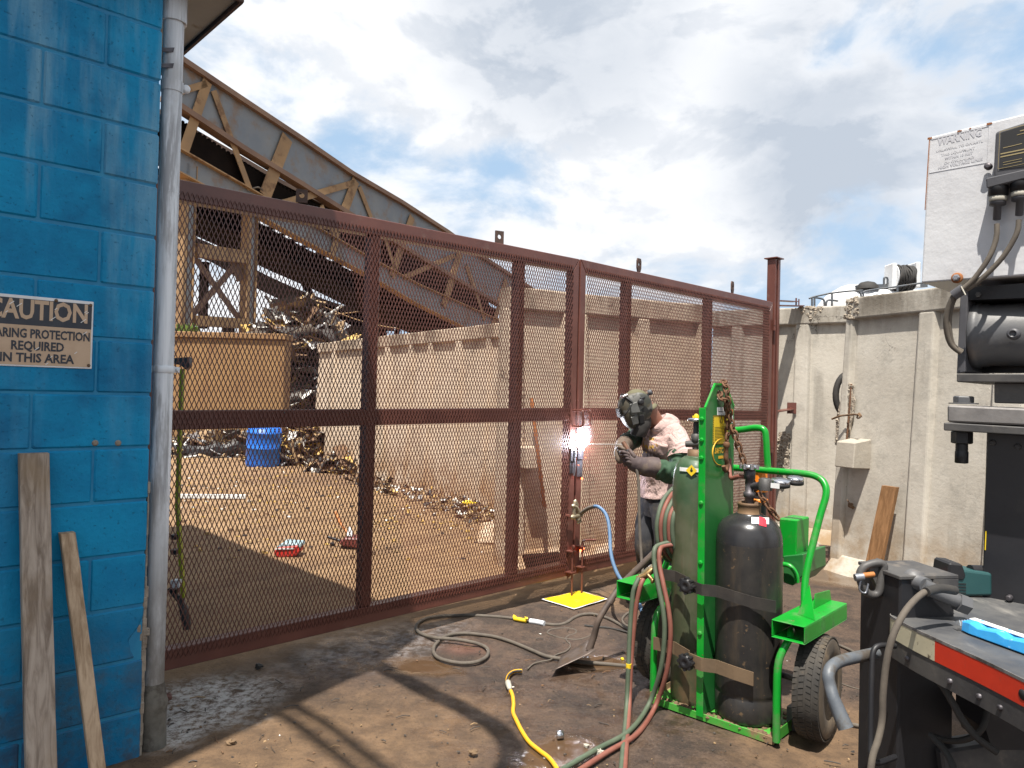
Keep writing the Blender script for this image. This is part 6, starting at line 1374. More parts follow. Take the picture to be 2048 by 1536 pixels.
def on_step():
    # cordless tool lying on the step, and a pack of rods
    o = gnd(1925, 1194, .814); t = empty('power_tool', o, 'dark teal power tool with red switch lying on the step plate', 'power tool')
    q = lambda px, py, dy=0.0: at(px, py, o.y + dy)
    teal = mat('dark_teal_plastic', (0.012, 0.055, 0.058), (0.018, 0.07, 0.07), rough=.5, bump=.1)
    m = MB(); m.prism([q(1893, 1162), q(1898, 1137), q(1935, 1140), q(1985, 1147), q(1985, 1192), q(1900, 1193)], V((0, .09, 0))); m.build('tool_body', teal, t, bevel=.008, seg=2)
    m = MB(); m.prism([q(1895, 1160, -.004), q(1900, 1126, -.004), q(1925, 1128, -.004), q(1934, 1152, -.004), q(1928, 1162, -.004)], V((0, .10, 0))); m.build('tool_head', MT['black'], t, bevel=.006)
    m = MB(); m.prism([q(1892, 1147, -.006), q(1908, 1149, -.006), q(1907, 1158, -.006), q(1892, 1156, -.006)], V((0, .07, 0))); m.build('tool_switch', MT['red'], t, bevel=.002)
    for k in range(4): m = MB(); m.prism([q(1912, 1166 + k * 6, -.001), q(1932, 1167 + k * 6, -.001), q(1932, 1169 + k * 6, -.001), q(1912, 1168 + k * 6, -.001)], V((0, -.001, 0))); m.build('vent_slot', MT['ink'], t)
    m = MB(); m.tube([q(1940, 1142, .04), q(1990, 1144, .05)], .022, 12); m.build('tool_handle', MT['black'], t)
    a = gnd(1936, 1262, .814); b = gnd(2085, 1316, .814); d = (b - a).normalized(); s_ = V((-d.y, d.x, 0)); s_ = s_ if s_.y > 0 else -s_
    pk = empty('electrode_pack', a, 'blue and white packet lying on the dark step plate', 'packet')
    m = MB(); L = (b - a).length; rings = []
    for k in range(9):
        c = a + d * L * k / 8; w = .030 * (1 if k else .8); h = .020 + .003 * sin(k * 2.1); rings.append([c - s_ * w + Z * .002, c + s_ * w + Z * .002, c + s_ * (w - .002) + Z * h * 1.7, c - s_ * (w - .003) + Z * h * 1.55])
    m.loft(rings, sm=False); m.build('packet_body', mat('bright_blue_card', (0.03, 0.28, 0.66), (0.05, 0.36, 0.72), sc=9, rough=.4, bump=.1, dirt=(.55, .62, .68), dsc=12, dlo=.62, dhi=.7), pk, bevel=.003)
    m = MB(); rings = []
    for k in range(8):
        c = a + d * (L * k / 7); rings.append([c + s_ * .004 + Z * .0345, c + s_ * .026 + Z * .035, c + s_ * (.026 + .003 * sin(k * 3)) + Z * .0375, c + s_ * .004 + Z * .0368])
    m.loft(rings, sm=False); m.build('white_band', MT['paper'], pk)
    m = MB()
    for k in range(6): an = k; m.prism([a - d * .002 + s_ * (.024 - k * .010) + Z * (.008 + .004 * (k % 3)), a - d * (.022 + .006 * (k % 2)) + s_ * (.020 - k * .009) + Z * .02, a + s_ * (.016 - k * .010) + Z * .034], s_ * .003)
    tag(m.build('torn_wrapper', MT['paper'], pk), kind='stuff')
on_step()
# ---------------------------------------------------------------- things on the ground before the gate
def zoom4(p): return (800 + p[0] / 3.4133, 1136 + p[1] / 3.4133)
def gcord(name, path, r, m, label, cat, parts=(), lift=None, zs=4):
    P = []
    for i, p in enumerate(path):
        x, y = zoom4(p) if zs else p; z = r * .9 + (lift[i] if lift else 0) - .004; P.append(gnd(x, y, z))
    o = empty(name, P[len(P) // 2], label, cat); q = MB(); q.tube(spline(P, 8), r, 9); q.build('cord_jacket' if 'yellow' in label else 'cable_jacket', MT[m], o); return o, P
MT['cord_yellow'] = mat('yellow_cord', (0.72, 0.38, 0.01), (0.62, 0.32, 0.02), sc=14, rough=.5, bump=.05, dirt=(.30, .18, .05), dsc=14, dlo=.6, dhi=.75)
def ground_items():
    lead = [(1720, 690), (1600, 675), (1450, 660), (1340, 650), (1230, 640), (1110, 622), (1000, 602), (920, 570), (850, 540), (750, 500), (650, 470), (550, 455), (450, 446), (360, 452), (295, 475), (240, 525), (228, 565), (245, 600), (290, 625), (360, 642), (440, 650), (520, 642), (580, 615), (602, 580), (590, 545), (540, 520), (470, 502), (400, 490), (330, 483), (250, 478), (180, 462), (130, 440), (110, 410), (125, 375), (180, 345), (260, 330), (350, 325), (450, 322), (550, 326), (700, 336), (820, 352), (900, 366), (1000, 382), (1060, 388), (1110, 383), (1150, 366), (1185, 342), (1240, 320), (1310, 314), (1380, 330), (1440, 352), (1500, 385), (1560, 420), (1640, 450), (1720, 475)]
    o, P = gcord('welding_lead', lead, .0105, 'cable_grey', 'thick dusty welding lead looping over the wet ground beside the shovel', 'cable', lift=[.0 if i not in (26, 27, 28, 29) else .014 for i in range(len(lead))])
    q = MB(); pts = [gnd(*zoom4(p), .012) for p in ((885, 362), (930, 368), (985, 380))]; q.tube(spline(pts, 5), .0165, 10); q.build('tape_wrap', MT['galv'], o)
    q = MB(); pts = [gnd(*zoom4(p), .014) for p in ((780, 345), (815, 352), (862, 360))]
    q.tube(spline(pts, 5), .014, 8); lump(q, pts[0] + Z * .012, .012, 3, .8, 5); lump(q, pts[2] + Z * .012, .013, 5, .8, 5); q.build('yellow_tape', MT['yellow'], o)
    gcord('thin_cord', [(1310, 452), (1270, 475), (1200, 489), (1100, 478), (1020, 452), (1006, 440), (1030, 420), (1100, 411), (1170, 414), (1203, 430), (1190, 450), (1150, 462), (1133, 478), (1140, 500), (1160, 520), (1158, 545), (1130, 570), (1098, 582), (1060, 596), (1030, 625), (960, 640), (910, 655), (870, 690)], .0045, 'cable_grey', 'thin grey cord lying in small loops near the shovel blade', 'cord')
    o, P = gcord('extension_cord', [(832, 702), (780, 706), (745, 730), (732, 765), (745, 800), (752, 830), (768, 870), (775, 930), (772, 985), (795, 1040), (830, 1110), (880, 1185), (950, 1245), (1010, 1290), (1045, 1330), (1090, 1400), (1130, 1470)], .0095, 'cord_yellow', 'bright yellow extension cord running to the bottom edge of the photo', 'cord')
    q = MB(); q.tube(spline([gnd(*zoom4(p), .012) for p in ((832, 702), (780, 706), (745, 730), (732, 765), (738, 785))], 6), .0055, 9); q.build('black_tail', MT['rubber'], o)
    q = MB(); q.tube([gnd(*zoom4(p), .015) for p in ((737, 783), (748, 820))], [.016, .013], 10, round_=True); q.build('clear_plug', MT['ivory'], o)
    gcord('power_cable', [(1720, 411), (1640, 411), (1590, 405), (1540, 390), (1518, 362), (1525, 335), (1560, 305), (1620, 275), (1680, 255)], .008, 'cable_grey', 'curved grey cable between the left cart wheel and the yellow sheet', 'cable')
    gcord('branch_cable', [(1260, 392), (1340, 402), (1420, 408), (1500, 425), (1580, 445), (1640, 462), (1720, 470)], .007, 'rubber', 'dark straight cable reaching toward the left cart wheel', 'cable')
    gcord('wall_cord', [(1600, 1265), (1650, 1280), (1700, 1300), (1740, 1325), (1790, 1350), (1850, 1378), (1900, 1398)], .008, 'cable_grey', 'tan cord on wet ground behind the right cart wheel', 'cord', zs=0)
    gcord('trailing_wire', [(1590, 1335), (1640, 1350), (1690, 1370), (1740, 1385)], .003, 'cable_grey', 'thin wire on the ground right of the cart wheel', 'wire', zs=0)
    gcord('hose_stub', [(1665, 1438), (1700, 1448), (1745, 1456), (1800, 1460)], .009, 'cable_grey', 'short tan hose beneath the bent grey pipe handle', 'hose', zs=0)
    # plug by the wheel
    o = gnd(1278, 1302, 0); pl = empty('power_plug', o, 'dark grey plug with short prongs lying beside the left cart wheel', 'plug')
    q = MB(); q.lathe([(.030, 0), (.034, .006), (.034, .06), (.024, .075)], gnd(1271, 1300, .036), (1, .25, 0), 18); q.build('plug_body', MT['ctl'], pl)
    for dz in (-.010, .012): q = MB(); q.tube([gnd(1272, 1300, .036 + dz), gnd(1254, 1297, .03 + dz)], .006, 8); q.build('plug_prong', MT['black_dusty'], pl)
    # yellow sheet under the drop bolts
    c = [gnd(1083, 1199, .006), gnd(1148, 1219, .006), gnd(1215, 1199, .006), gnd(1160, 1182, .006)]
    def sheet(k0, nm, m, dz, amp):
        q = MB(); n = 8; cen = (c[0] + c[1] + c[2] + c[3]) / 4; vs = []
        for i in range(n + 1):
            for j in range(n + 1):
                p = lerp(lerp(c[0], c[1], i / n), lerp(c[3], c[2], i / n), j / n); p = cen + (p - cen) * k0; ed = max(abs(2 * i / n - 1), abs(2 * j / n - 1)); vs.append(p + Z * (dz + .012 * max(0, ed - .8) * amp * (1 + mnoise.noise(p * 9)) + .002 * mnoise.noise(p * 6)))
        q.add(vs, [(i * (n + 1) + j, (i + 1) * (n + 1) + j, (i + 1) * (n + 1) + j + 1, i * (n + 1) + j + 1) for i in range(n) for j in range(n)], 0, True)
        q.add([v - Z * .002 for v in vs], [(i * (n + 1) + j, i * (n + 1) + j + 1, (i + 1) * (n + 1) + j + 1, (i + 1) * (n + 1) + j) for i in range(n) for j in range(n)], 0, True); return q
    sh = empty('yellow_sheet', gnd(1148, 1200, 0), 'yellow sheet on the ground under the gate drop bolts', 'sheet')
    sheet(1.0, '', 0, 0.0, 1.6).build('backing', MT['paper'], sh); sheet(.93, '', 0, .0045, 1.2).build('yellow_face', mat('bright_yellow_sheet', (0.74, 0.50, 0.0), (0.66, 0.42, 0.0), sc=5, rough=.55, bump=.25, bsc=12, bd=.02, dirt=(.34, .22, .03), dsc=9, dlo=.54, dhi=.70), sh)
    # small can ring
    q = MB(); p = gnd(1119, 1478, 0); q.lathe([(.017, 0), (.018, .001), (.018, .028), (.0165, .028), (.0165, .002)], p + V((-.012, 0, .018)), (1, .15, .0), 20); tag(q.build('metal_ring', MT['chrome']), 'small shiny metal ring lying on the mud', 'metal ring')
    for i, (x, y, s, m, lab) in enumerate(((1200, 1508, .020, 'ivory', 'crumpled clear plastic scrap left of the green hose'), (1173, 1493, .012, 'ivory', 'small pale plastic scrap near the metal ring'), (1245, 1319, .010, 'yellow', 'tiny yellow scrap by the plug near the cart'), (330, 1400, .030, 'brick', 'broken red brown brick piece by the downpipe foot'), (518, 1335, .020, 'rubber', 'black lump on the shaded ground under the gate'), (462, 1488, .020, 'rubble_mud', 'brown clod on the dry ground near the blue wall'), (945, 1508, .018, 'rubble_mud', 'pale clod in the curved shadow on the mud'))):
        q = MB(); p = gnd(x, y, 0); lump(q, p + Z * s * .4, s, i * 3.3 + 1, .9, 6, flat=.6); tag(q.build('ground_scrap', MT[m]), lab, 'scrap')
    # ground clamp biting the gate with its blue lead
    gl = 2.885; z0 = GPx(1150, 1031, .05)[1]
    t = empty('ground_clamp', S(gl, .03, z0), 'brass welding ground clamp with blue lead biting the gate edge', 'clamp')
    q = MB(); a = lambda px, py, n=.07: onp(px, py, g0 + Nn * n, Nn)
    q.tube(spline([a(1146, 1012), a(1153, 1016), a(1158, 1030), a(1156, 1040)], 4), .016, 8, round_=True); q.tube(spline([a(1150, 1003), a(1148, 1020), a(1149, 1036)], 4), .014, 8, round_=True); q.tube([a(1144, 1034), a(1162, 1030)], .018, 8, round_=True); q.bar(a(1150, 1000), a(1156, 1012), .012, .02); q.tube(spline([a(1158, 1034), a(1161, 1042), a(1156, 1046)], 4), .010, 8, round_=True); q.build('jaw', MT['clamp'], t)
    q = MB(); q.bar(a(1135, 1031, .05), a(1148, 1034, .05), .05, .02); q.build('gate_tab', MT['oxide'], t, bevel=.004)
    Y0 = a(1160, 1028).y
    q = MB(); q.tube(spline([a(1160, 1029), at(1168, 1022, Y0 - .05), at(1178, 1016, Y0 - .1), at(1190, 1012, Y0 - .15)], 5), .0145, 9); q.build('lead_boot', MT['cable_grey'], t)
    q = MB(); q.tube(spline([at(1186, 1013, Y0 - .13), at(1197, 1014, Y0 - .2), at(1210, 1026, Y0 - .28), at(1217, 1045, Y0 - .36), at(1220, 1075, Y0 - .45), at(1221, 1100, Y0 - .55), at(1226, 1125, Y0 - .65), at(1236, 1150, Y0 - .75), at(1248, 1166, Y0 - .85), at(1262, 1180, Y0 - .95), at(1285, 1225, 4.2), gnd(1290, 1268, .01)], 6), .0125, 10); q.build('blue_lead', MT['blue_lead'], t)
    # lever and bits standing in the yard
    tool = empty('long_bar', at(362, 1255, 3.9), 'yellow green bar with black head and foot standing behind the left gate leaf', 'bar'); Yb = 4.1
    b = lambda px, py, Y=Yb: at(px, py, Y)
    q = MB(); q.bar(b(365, 738), b(355, 1010), .026, .018); q.bar(b(355, 1010), b(367, 1195), .026, .018); q.build('bar_shaft', MT['lime'], tool)
    q = MB(); q.prism([b(346, 716), b(378, 714), b(379, 732), b(372, 740), b(360, 730), b(347, 728)], V((0, .04, 0))); q.build('bar_head', MT['ctl'], tool, bevel=.003)
    q = MB(); q.tube(spline([b(340, 1175), b(352, 1192), b(366, 1210), b(372, 1235), b(374, 1258)], 5), [.016] * 11 + [.022] * 10, 10); q.bar(b(360, 1190), b(374, 1255), .03, .03); q.build('bar_foot', MT['black_dusty'], tool)
    q = MB(); q.prism([b(341, 1161, 4.05), b(358, 1161, 4.05), b(358, 1175, 4.05), b(341, 1175, 4.05)], V((0, .04, 0))); q.build('white_block', MT['white'], tool)
    for py in (1070, 1100, 1178): q = MB(); q.prism([b(340, py, 4.06), b(352, py + 1, 4.06), b(352, py + 10, 4.06), b(341, py + 9, 4.06)], V((0, .05, 0))); q.build('black_cleat', MT['black'], tool)
    # blue drum
    o = gnd(525, 931); R = 33 / F_PX * o.y; H = 1.0; d = empty('plastic_drum', o, 'bright blue plastic drum standing among the rubbish in the yard', 'drum')
    hz = 78 / F_PX * o.y
    q = MB(); q.lathe([(R * .93, 0), (R * .98, .03), (R, .08), (R, hz * .48), (R * 1.02, hz * .49), (R * 1.02, hz * .51), (R, hz * .52), (R, hz * .86), (R * 1.02, hz * .87), (R * 1.02, hz * .90), (R * .98, hz * .91), (R * .95, hz), (R * .9, hz * 1.01), (R * .88, hz * .98), (R * .1, hz * .97)], o + Z * -.02, (.05, -.05, 1), 36); q.build('drum_body', mat('drum_blue', (0.008, 0.12, 0.55), (0.015, 0.16, 0.6), sc=5, rough=.4, bump=.04), d)
    # red and pale blue cooler-like case lying tipped in the yard
    o = gnd(573, 1113); sc_ = o.y / F_PX; k = empty('tipped_case', o, 'small red and pale blue case lying tipped on the yard ground', 'case'); k_ = lambda px, py, dy=0.0: at(px, py, o.y + dy)
    q = MB(); q.prism([k_(546, 1108), k_(553, 1095), k_(596, 1091), k_(599, 1104), k_(590, 1113), k_(556, 1116)], V((0, .16, 0))); q.build('case_base', MT['red'], k, bevel=.01)
    q = MB(); q.prism([k_(552, 1094, .01), k_(565, 1086, .01), k_(598, 1088, .01), k_(600, 1096, .01), k_(597, 1098, .01), k_(556, 1103, .01)], V((0, .18, 0))); q.build('case_lid', mat('pale_blue_plastic', (0.30, 0.42, 0.46), (.26, .36, .4), rough=.5, bump=.05), k, bevel=.01)
    q = MB(); q.bar(k_(551, 1098, -.006), k_(588, 1097, -.006), .005, .012); q.build('case_label', MT['paper'], k)
    # dustpan broom thing: red head, dark rollers and an orange handle
    o = gnd(692, 1097); k = empty('floor_sweeper', o, 'dark red sweeping tool with orange handle lying in the yard', 'sweeper'); k_ = lambda px, py, dy=0.0: at(px, py, o.y + dy)
    q = MB(); q.prism([k_(677, 1085), k_(690, 1076), k_(716, 1077), k_(722, 1090), k_(715, 1097), k_(682, 1092)], V((0, .2, 0))); q.build('sweeper_head', mat('dark_red_plastic', (0.16, 0.035, 0.028), (.12, .03, .025), rough=.5), k, bevel=.012)
    q = MB(); q.tube([k_(684, 1093, .05), k_(722, 1098, .05)], .030, 12); q.tube([k_(656, 1074, .1), k_(682, 1082, .08)], .014, 8); q.build('roller_bar', MT['black'], k)
    q = MB(); q.tube([k_(671, 1024, .28), k_(680, 1045, .20), k_(699, 1073, .10)], .012, 10); q.build('sweeper_handle', MT['orange_rust2'], k)
    q = MB(); q.prism([k_(693, 1072, .04), k_(697, 1053, .06), k_(704, 1064, .06), k_(704, 1074, .04)], V((0, .04, 0))); q.build('pale_tab', MT['white'], k, bevel=.003)
    # rusty rod leaning on the wall behind the gate
    q = MB(); q.tube([gnd(1100, 1100, 0), at(1080, 940, 6.2), at(1063, 797, 6.42)], .016, 10); tag(q.build('rusty_rod', MT['orange_rust2']), 'orange rusty rod leaning on the tan wall behind the gate', 'rod')
    # bright rubbish one can tell apart
    for i, (x, y, s, m, lab, fl) in enumerate(((880, 962, .14, 'white', 'white plastic sack at the foot of the far wall', .7), (938, 1014, .09, 'yellow', 'yellow foam lump on the yard floor near the meeting stiles', .6), (905, 968, .07, 'white', 'small white tub near the sack by the far wall', .8))):
        p = gnd(x, y); q = MB(); lump(q, p + Z * s * .4, s, i + 40, .8, 8, flat=fl); tag(q.build('rubbish_item', MT[m]), lab, 'rubbish')
    p = gnd(395, 914); q = MB(); rr = []
    for k in range(15):
        x = -.75 + k * .125; yy = .25 * (x / .8) ** 2; tl = .5 + .25 * sin(k * .9); h = .13 + .02 * sin(k * 1.7); zc = .10 + .10 * max(0, x) + .02 * sin(k * 2.3)
        rr.append([p + V((x, yy + cos(tl) * .02 + .05 * sin(w) * .0 + a * .03, zc + b * h)) for a, b in ((-1, -.9), (-1.6, -.2), (-1.2, .5), (.2, 1.0), (.8, .9), (-.2, .3), (-.5, -.3), (.0, -.9)) for w in (0,)])
    q.loft(rr, sm=False); tag(q.build('car_bumper', MT['black']), 'torn black plastic car bumper lying in front of the tan plate wall', 'car bumper')
    p = gnd(372, 997); q = MB(); q.bar(p + V((-.1, 0, .03)), p + V((.75, .1, .03)), .05, .05); tag(q.build('pale_batten', MT['paper']), 'pale thin batten lying on the yard ground at left', 'batten')
    p = gnd(985, 1088); q = MB(); q.hexa([p + V((-.16, -.06, 0)), p + V((.18, -.0, 0)), p + V((.2, .3, 0)), p + V((-.2, .3, 0))], [p + V((-.12, .20, .16)), p + V((.14, .22, .2)), p + V((.14, .30, .2)), p + V((-.14, .30, .16))]); tag(q.build('concrete_toe', MT['conc_yard'], bevel=.03), 'sloped concrete toe at the near wall end behind the gate', 'concrete block')
MT['brick'] = mat('brick', (0.14, 0.06, 0.045), (.1, .05, .04), sc=20, rough=.9, bump=.4)
MT['clamp'] = mat('dull_clamp_metal', (0.42, 0.36, 0.25), (0.26, 0.21, 0.14), sc=26, rough=.45, metal=.6, bump=.2)
MT['blue_lead'] = mat('faded_blue_lead', (0.055, 0.115, 0.21), (0.075, 0.135, 0.22), sc=10, rough=.6, bump=.08)
MT['lime'] = mat('lime_paint', (0.36, 0.42, 0.012), (0.30, 0.36, 0.015), sc=8, rough=.5, bump=.05)
MT['orange_rust2'] = mat('orange_rod', (0.48, 0.165, 0.035), (0.36, 0.125, 0.035), sc=14, rough=.6, bump=.15)
ground_items()
# ---------------------------------------------------------------- the welder
def welder():
    A = at
    person = empty('person', gnd(1318, 1214), 'person in welding helmet, pink shirt and gloves bending to weld the gate latch', 'person')
    skin_m = mat('warm_skin', (0.20, 0.085, 0.055), (0.26, 0.115, 0.075), sc=20, rough=.5, bump=.05)
    J = dict(pelvis=A(1322, 992, 5.28), spine=A(1324, 942, 5.27), chest=A(1326, 890, 5.22), neck=A(1314, 846, 5.16), nt=A(1302, 828, 5.13), head=A(1284, 812, 5.10), crown=A(1276, 798, 5.10),
             ls=A(1350, 868, 5.06), le=A(1352, 938, 4.95), lw=A(1276, 930, 4.83), lh=A(1258, 922, 4.83), rs=A(1292, 862, 5.34), re=A(1264, 884, 5.30), rw=A(1246, 890, 5.05), rh=A(1243, 906, 4.96),
             lk=A(1331, 1092, 5.16), la=A(1336, 1190, 5.20), lt=A(1306, 1206, 5.12), rk=A(1291, 1090, 5.32), ra=A(1303, 1182, 5.42), rt=A(1276, 1192, 5.36), lhip=A(1330, 1000, 5.18), rhip=A(1310, 1000, 5.36))
    ks = list(J); idx = {k: i for i, k in enumerate(ks)}
    R = dict(pelvis=.11, spine=.10, chest=.115, neck=.066, nt=.062, head=.080, crown=.07, ls=.055, le=.04, lw=.03, lh=.03, rs=.055, re=.04, rw=.03, rh=.03, lk=.055, la=.04, lt=.035, rk=.055, ra=.04, rt=.035, lhip=.085, rhip=.085)
    ed = [('pelvis', 'spine'), ('spine', 'chest'), ('chest', 'neck'), ('neck', 'nt'), ('nt', 'head'), ('head', 'crown'), ('chest', 'ls'), ('ls', 'le'), ('le', 'lw'), ('lw', 'lh'), ('chest', 'rs'), ('rs', 're'), ('re', 'rw'), ('rw', 'rh'), ('pelvis', 'lhip'), ('lhip', 'lk'), ('lk', 'la'), ('la', 'lt'), ('pelvis', 'rhip'), ('rhip', 'rk'), ('rk', 'ra'), ('ra', 'rt')]
    skin('body', [(J[k], R[k]) for k in ks], [(idx[a], idx[b]) for a, b in ed], skin_m, person)
    def rings(path, n=22, per=4, wr=.006, wf=14, seed=0, sq=1.0, yaxis=None):
        """path: (centre, rx across the picture, ry along the view)"""
        C = spline([p[0] for p in path], per); RX = spline([(p[1], p[2], 0) for p in path], per); out = []
        for i, c in enumerate(C):
            t = (C[min(i + 1, len(C) - 1)] - C[max(i - 1, 0)]).normalized(); yb = V(yaxis or (0, 1, 0)); b = (yb - t * yb.dot(t)).normalized(); a = b.cross(t)
            r = []
            for k in range(n):
                w = 2 * pi * k / n; cx, sx = cos(w), sin(w); cx = math.copysign(abs(cx) ** sq, cx); sx = math.copysign(abs(sx) ** sq, sx)
                p = c + a * cx * RX[i].x + b * sx * RX[i].y; q = wr * (mnoise.noise(p * wf + V((seed, 0, 0))) + .6 * mnoise.noise(p * wf * 2.3)) ; p = p + (p - c).normalized() * q; r.append(p)
            out.append(r)
        return out
    # trousers: two legs and a seat in one garment
    den = mat('dark_jeans', (0.022, 0.024, 0.030), (0.045, 0.045, 0.050), sc=8, rough=.85, bump=.3, dirt=(.15, .125, .10), dsc=5, dlo=.48, dhi=.72)
    q = MB(); q.loft(rings([(A(1322, 1030, 5.28), .12, .16), (A(1322, 1005, 5.28), .132, .165), (A(1322, 975, 5.28), .135, .16)], seed=1)); 
    q.loft(rings([(A(1331, 1206, 5.21), .070, .075), (A(1334, 1186, 5.21), .068, .07), (A(1333, 1140, 5.18), .070, .075), (A(1330, 1092, 5.16), .078, .082), (A(1330, 1045, 5.17), .090, .095), (A(1327, 1005, 5.19), .100, .10)], wr=.011, wf=11, seed=2))
    q.loft(rings([(A(1302, 1190, 5.42), .068, .072), (A(1301, 1172, 5.42), .066, .07), (A(1296, 1130, 5.37), .068, .075), (A(1291, 1090, 5.32), .076, .082), (A(1297, 1040, 5.34), .090, .095), (A(1308, 1005, 5.36), .100, .10)], wr=.011, wf=11, seed=3))
    q.build('trousers', den, person)
    boot = mat('brown_work_boot', (0.06, 0.04, 0.028), (0.10, 0.07, 0.045), sc=14, rough=.75, bump=.3, dirt=(.16, .11, .07), dsc=7)
    for nm, a, tt in (('l', A(1334, 1196, 5.21), (-1, -.42)), ('r', A(1304, 1180, 5.42), (-1, -.30))):
        g_ = V((a.x, a.y, 0)); f = V((tt[0], tt[1], 0)).normalized(); s_ = V((-f.y, f.x, 0)); q = MB(); rr = []
        for d, w, h in ((-.095, .022, .06), (-.085, .036, .09), (-.04, .043, .12), (.02, .045, .115), (.07, .047, .085), (.12, .050, .070), (.165, .046, .062), (.19, .028, .045)):
            rr.append([g_ + f * d + s_ * (cos(2 * pi * k / 14) * w) + Z * (max(0.012, h * .5 + h * .5 * sin(2 * pi * k / 14))) for k in range(14)])
        q.loft(rr); bo = q.build('boot', boot, person, subd=1)
        q = MB(); q.prism([g_ + f * d + s_ * w + Z * .0 for d, w in ((-.10, -.03), (-.10, .03), (-.03, .044), (.10, .052), (.17, .048), (.198, .02), (.198, -.02), (.17, -.048), (.10, -.052), (-.03, -.044))], Z * .022); q.build('sole', MT['rubber'], bo)
    # shirt with soot on the front and a worn gold print
    g = G('sooty_pink_shirt'); p = g.pos(); base = g.mix(g.mr(g.noise(7, 6, .6, p), .35, .65), (0.53, 0.385, 0.355), (0.44, 0.305, 0.28))
    base = g.mix(g.m_('MULTIPLY', g.mr(g.noise(22, 7, .7, p), 0.48, 0.72), .30), base, (0.20, 0.135, 0.12))
    def ball(c, r0, r1, sc=(1, 1, 1)):
        v = g.vm('MULTIPLY', g.vm('SUBTRACT', p, c), sc); l = g.vm('LENGTH', v); return g.mr(g.m_('ADD', l, g.m_('MULTIPLY', g.m_('SUBTRACT', g.noise(14, 5, .65, p), .5), .10)), r1, r0)
    base = g.mix(g.m_('MULTIPLY', ball(A(1296, 925, 5.10), .07, .17, (1.15, .6, 1.1)), .88), base, (0.022, 0.018, 0.017))
    base = g.mix(g.m_('MULTIPLY', ball(A(1288, 868, 5.12), .03, .09), .35), base, (0.10, 0.075, 0.065))
    go = g.m_('MULTIPLY', ball(A(1294, 892, 5.08), .055, .068, (.8, .4, 1.0)), g.mr(g.voro(30, p), .44, .38)); base = g.mix(g.m_('MULTIPLY', go, .85), base, (0.42, 0.25, 0.04))
    base = g.mix(g.m_('MULTIPLY', ball(A(1325, 972, 5.1), .03, .14, (1, .4, 3.2)), .30), base, (0.13, 0.085, 0.07))
    fold = g.m_('ABSOLUTE', g.m_('SUBTRACT', g.noise(8, 4, .55, p, st=(1, 1, .6), dist=1.1), .5)); shirt = g.out(base, .95, 0, g.bump(g.m_('ADD', fold, g.m_('MULTIPLY', g.noise(60, 3, .5, p), .08)), .95, .06), .15)
    q = MB(); q.loft(rings([(A(1325, 992, 5.27), .158, .185), (A(1324, 975, 5.27), .152, .178), (A(1322, 945, 5.26), .140, .168), (A(1324, 915, 5.24), .142, .18), (A(1327, 888, 5.21), .150, .20), (A(1329, 868, 5.19), .138, .20), (A(1326, 854, 5.17), .112, .165), (A(1321, 847, 5.16), .088, .115), (A(1317, 843, 5.16), .078, .090)], n=40, per=6, wr=.017, wf=10, seed=5))
    q.loft(rings([(A(1338, 862, 5.12), .075, .085), (A(1350, 872, 5.07), .083, .080), (A(1357, 888, 5.02), .082, .078), (A(1360, 904, 4.99), .086, .082), (A(1361, 914, 4.975), .090, .085)], wr=.011, wf=12, seed=6, yaxis=(.3, 1, 0)))
    q.loft(rings([(A(1300, 858, 5.28), .075, .075), (A(1284, 862, 5.33), .072, .07), (A(1275, 868, 5.33), .070, .07)], wr=.008, wf=12, seed=7))
    q.build('shirt', shirt, person, subd=1)
    # green welding sleeves
    slv = mat('dark_green_sleeve', (0.018, 0.050, 0.024), (0.032, 0.075, 0.038), sc=7, rough=.75, bump=.35, bsc=18, bd=.012, dirt=(.02, .03, .02), dsc=5)
    q = MB(); q.loft(rings([(A(1359, 902, 4.99), .070, .070), (A(1359, 920, 4.97), .074, .072), (A(1355, 938, 4.94), .070, .072), (A(1340, 947, 4.91), .068, .072), (A(1325, 941, 4.88), .066, .068), (A(1309, 936, 4.86), .060, .062)], per=8, wr=.024, wf=21, seed=8, yaxis=(.1, 1, 0))); q.build('sleeve', slv, person, subd=1)
    q = MB(); q.loft(rings([(A(1277, 866, 5.33), .064, .064), (A(1269, 875, 5.31), .066, .066), (A(1260, 882, 5.24), .064, .066), (A(1252, 886, 5.13), .056, .060)], per=8, wr=.020, wf=21, seed=9, yaxis=(0, .3, 1))); q.build('sleeve', slv, person, subd=1)
    # gauntlet gloves: cuff, palm, four fingers and a thumb in one piece
    lea = mat('sooty_brown_leather', (0.060, 0.042, 0.045), (0.092, 0.064, 0.056), sc=9, rough=.7, bump=.35, bsc=30, dirt=(.16, .12, .085), dsc=6, dlo=.5, dhi=.68)
    lea2 = mat('tan_brown_leather', (0.105, 0.075, 0.055), (0.155, 0.115, 0.085), sc=9, rough=.7, bump=.35, bsc=30, dirt=(.05, .035, .03), dsc=6, dlo=.5, dhi=.68)
    def finger(mb, pts, r): P = spline(pts, 4); n = len(P); mb.tube(P, [r * (1.0 - .22 * i / (n - 1)) for i in range(n)], 8, round_=True)
    q = MB(); q.loft(rings([(A(1313, 936, 4.865), .070, .070), (A(1300, 934, 4.855), .066, .066), (A(1285, 932, 4.84), .060, .060), (A(1272, 928, 4.83), .054, .054), (A(1264, 922, 4.825), .050, .042), (A(1256, 916, 4.83), .046, .036), (A(1250, 912, 4.84), .034, .03)], per=4, wr=.006, wf=16, seed=10))
    for i, (x, y) in enumerate(((1254, 905), (1256, 911), (1259, 917), (1262, 924))): finger(q, [A(x + 2, y + 4, 4.80), A(x - 6, y - 1, 4.79), A(x - 12, y - 1 + i, 4.83), A(x - 12, y + 4 + i, 4.89)], .0125)
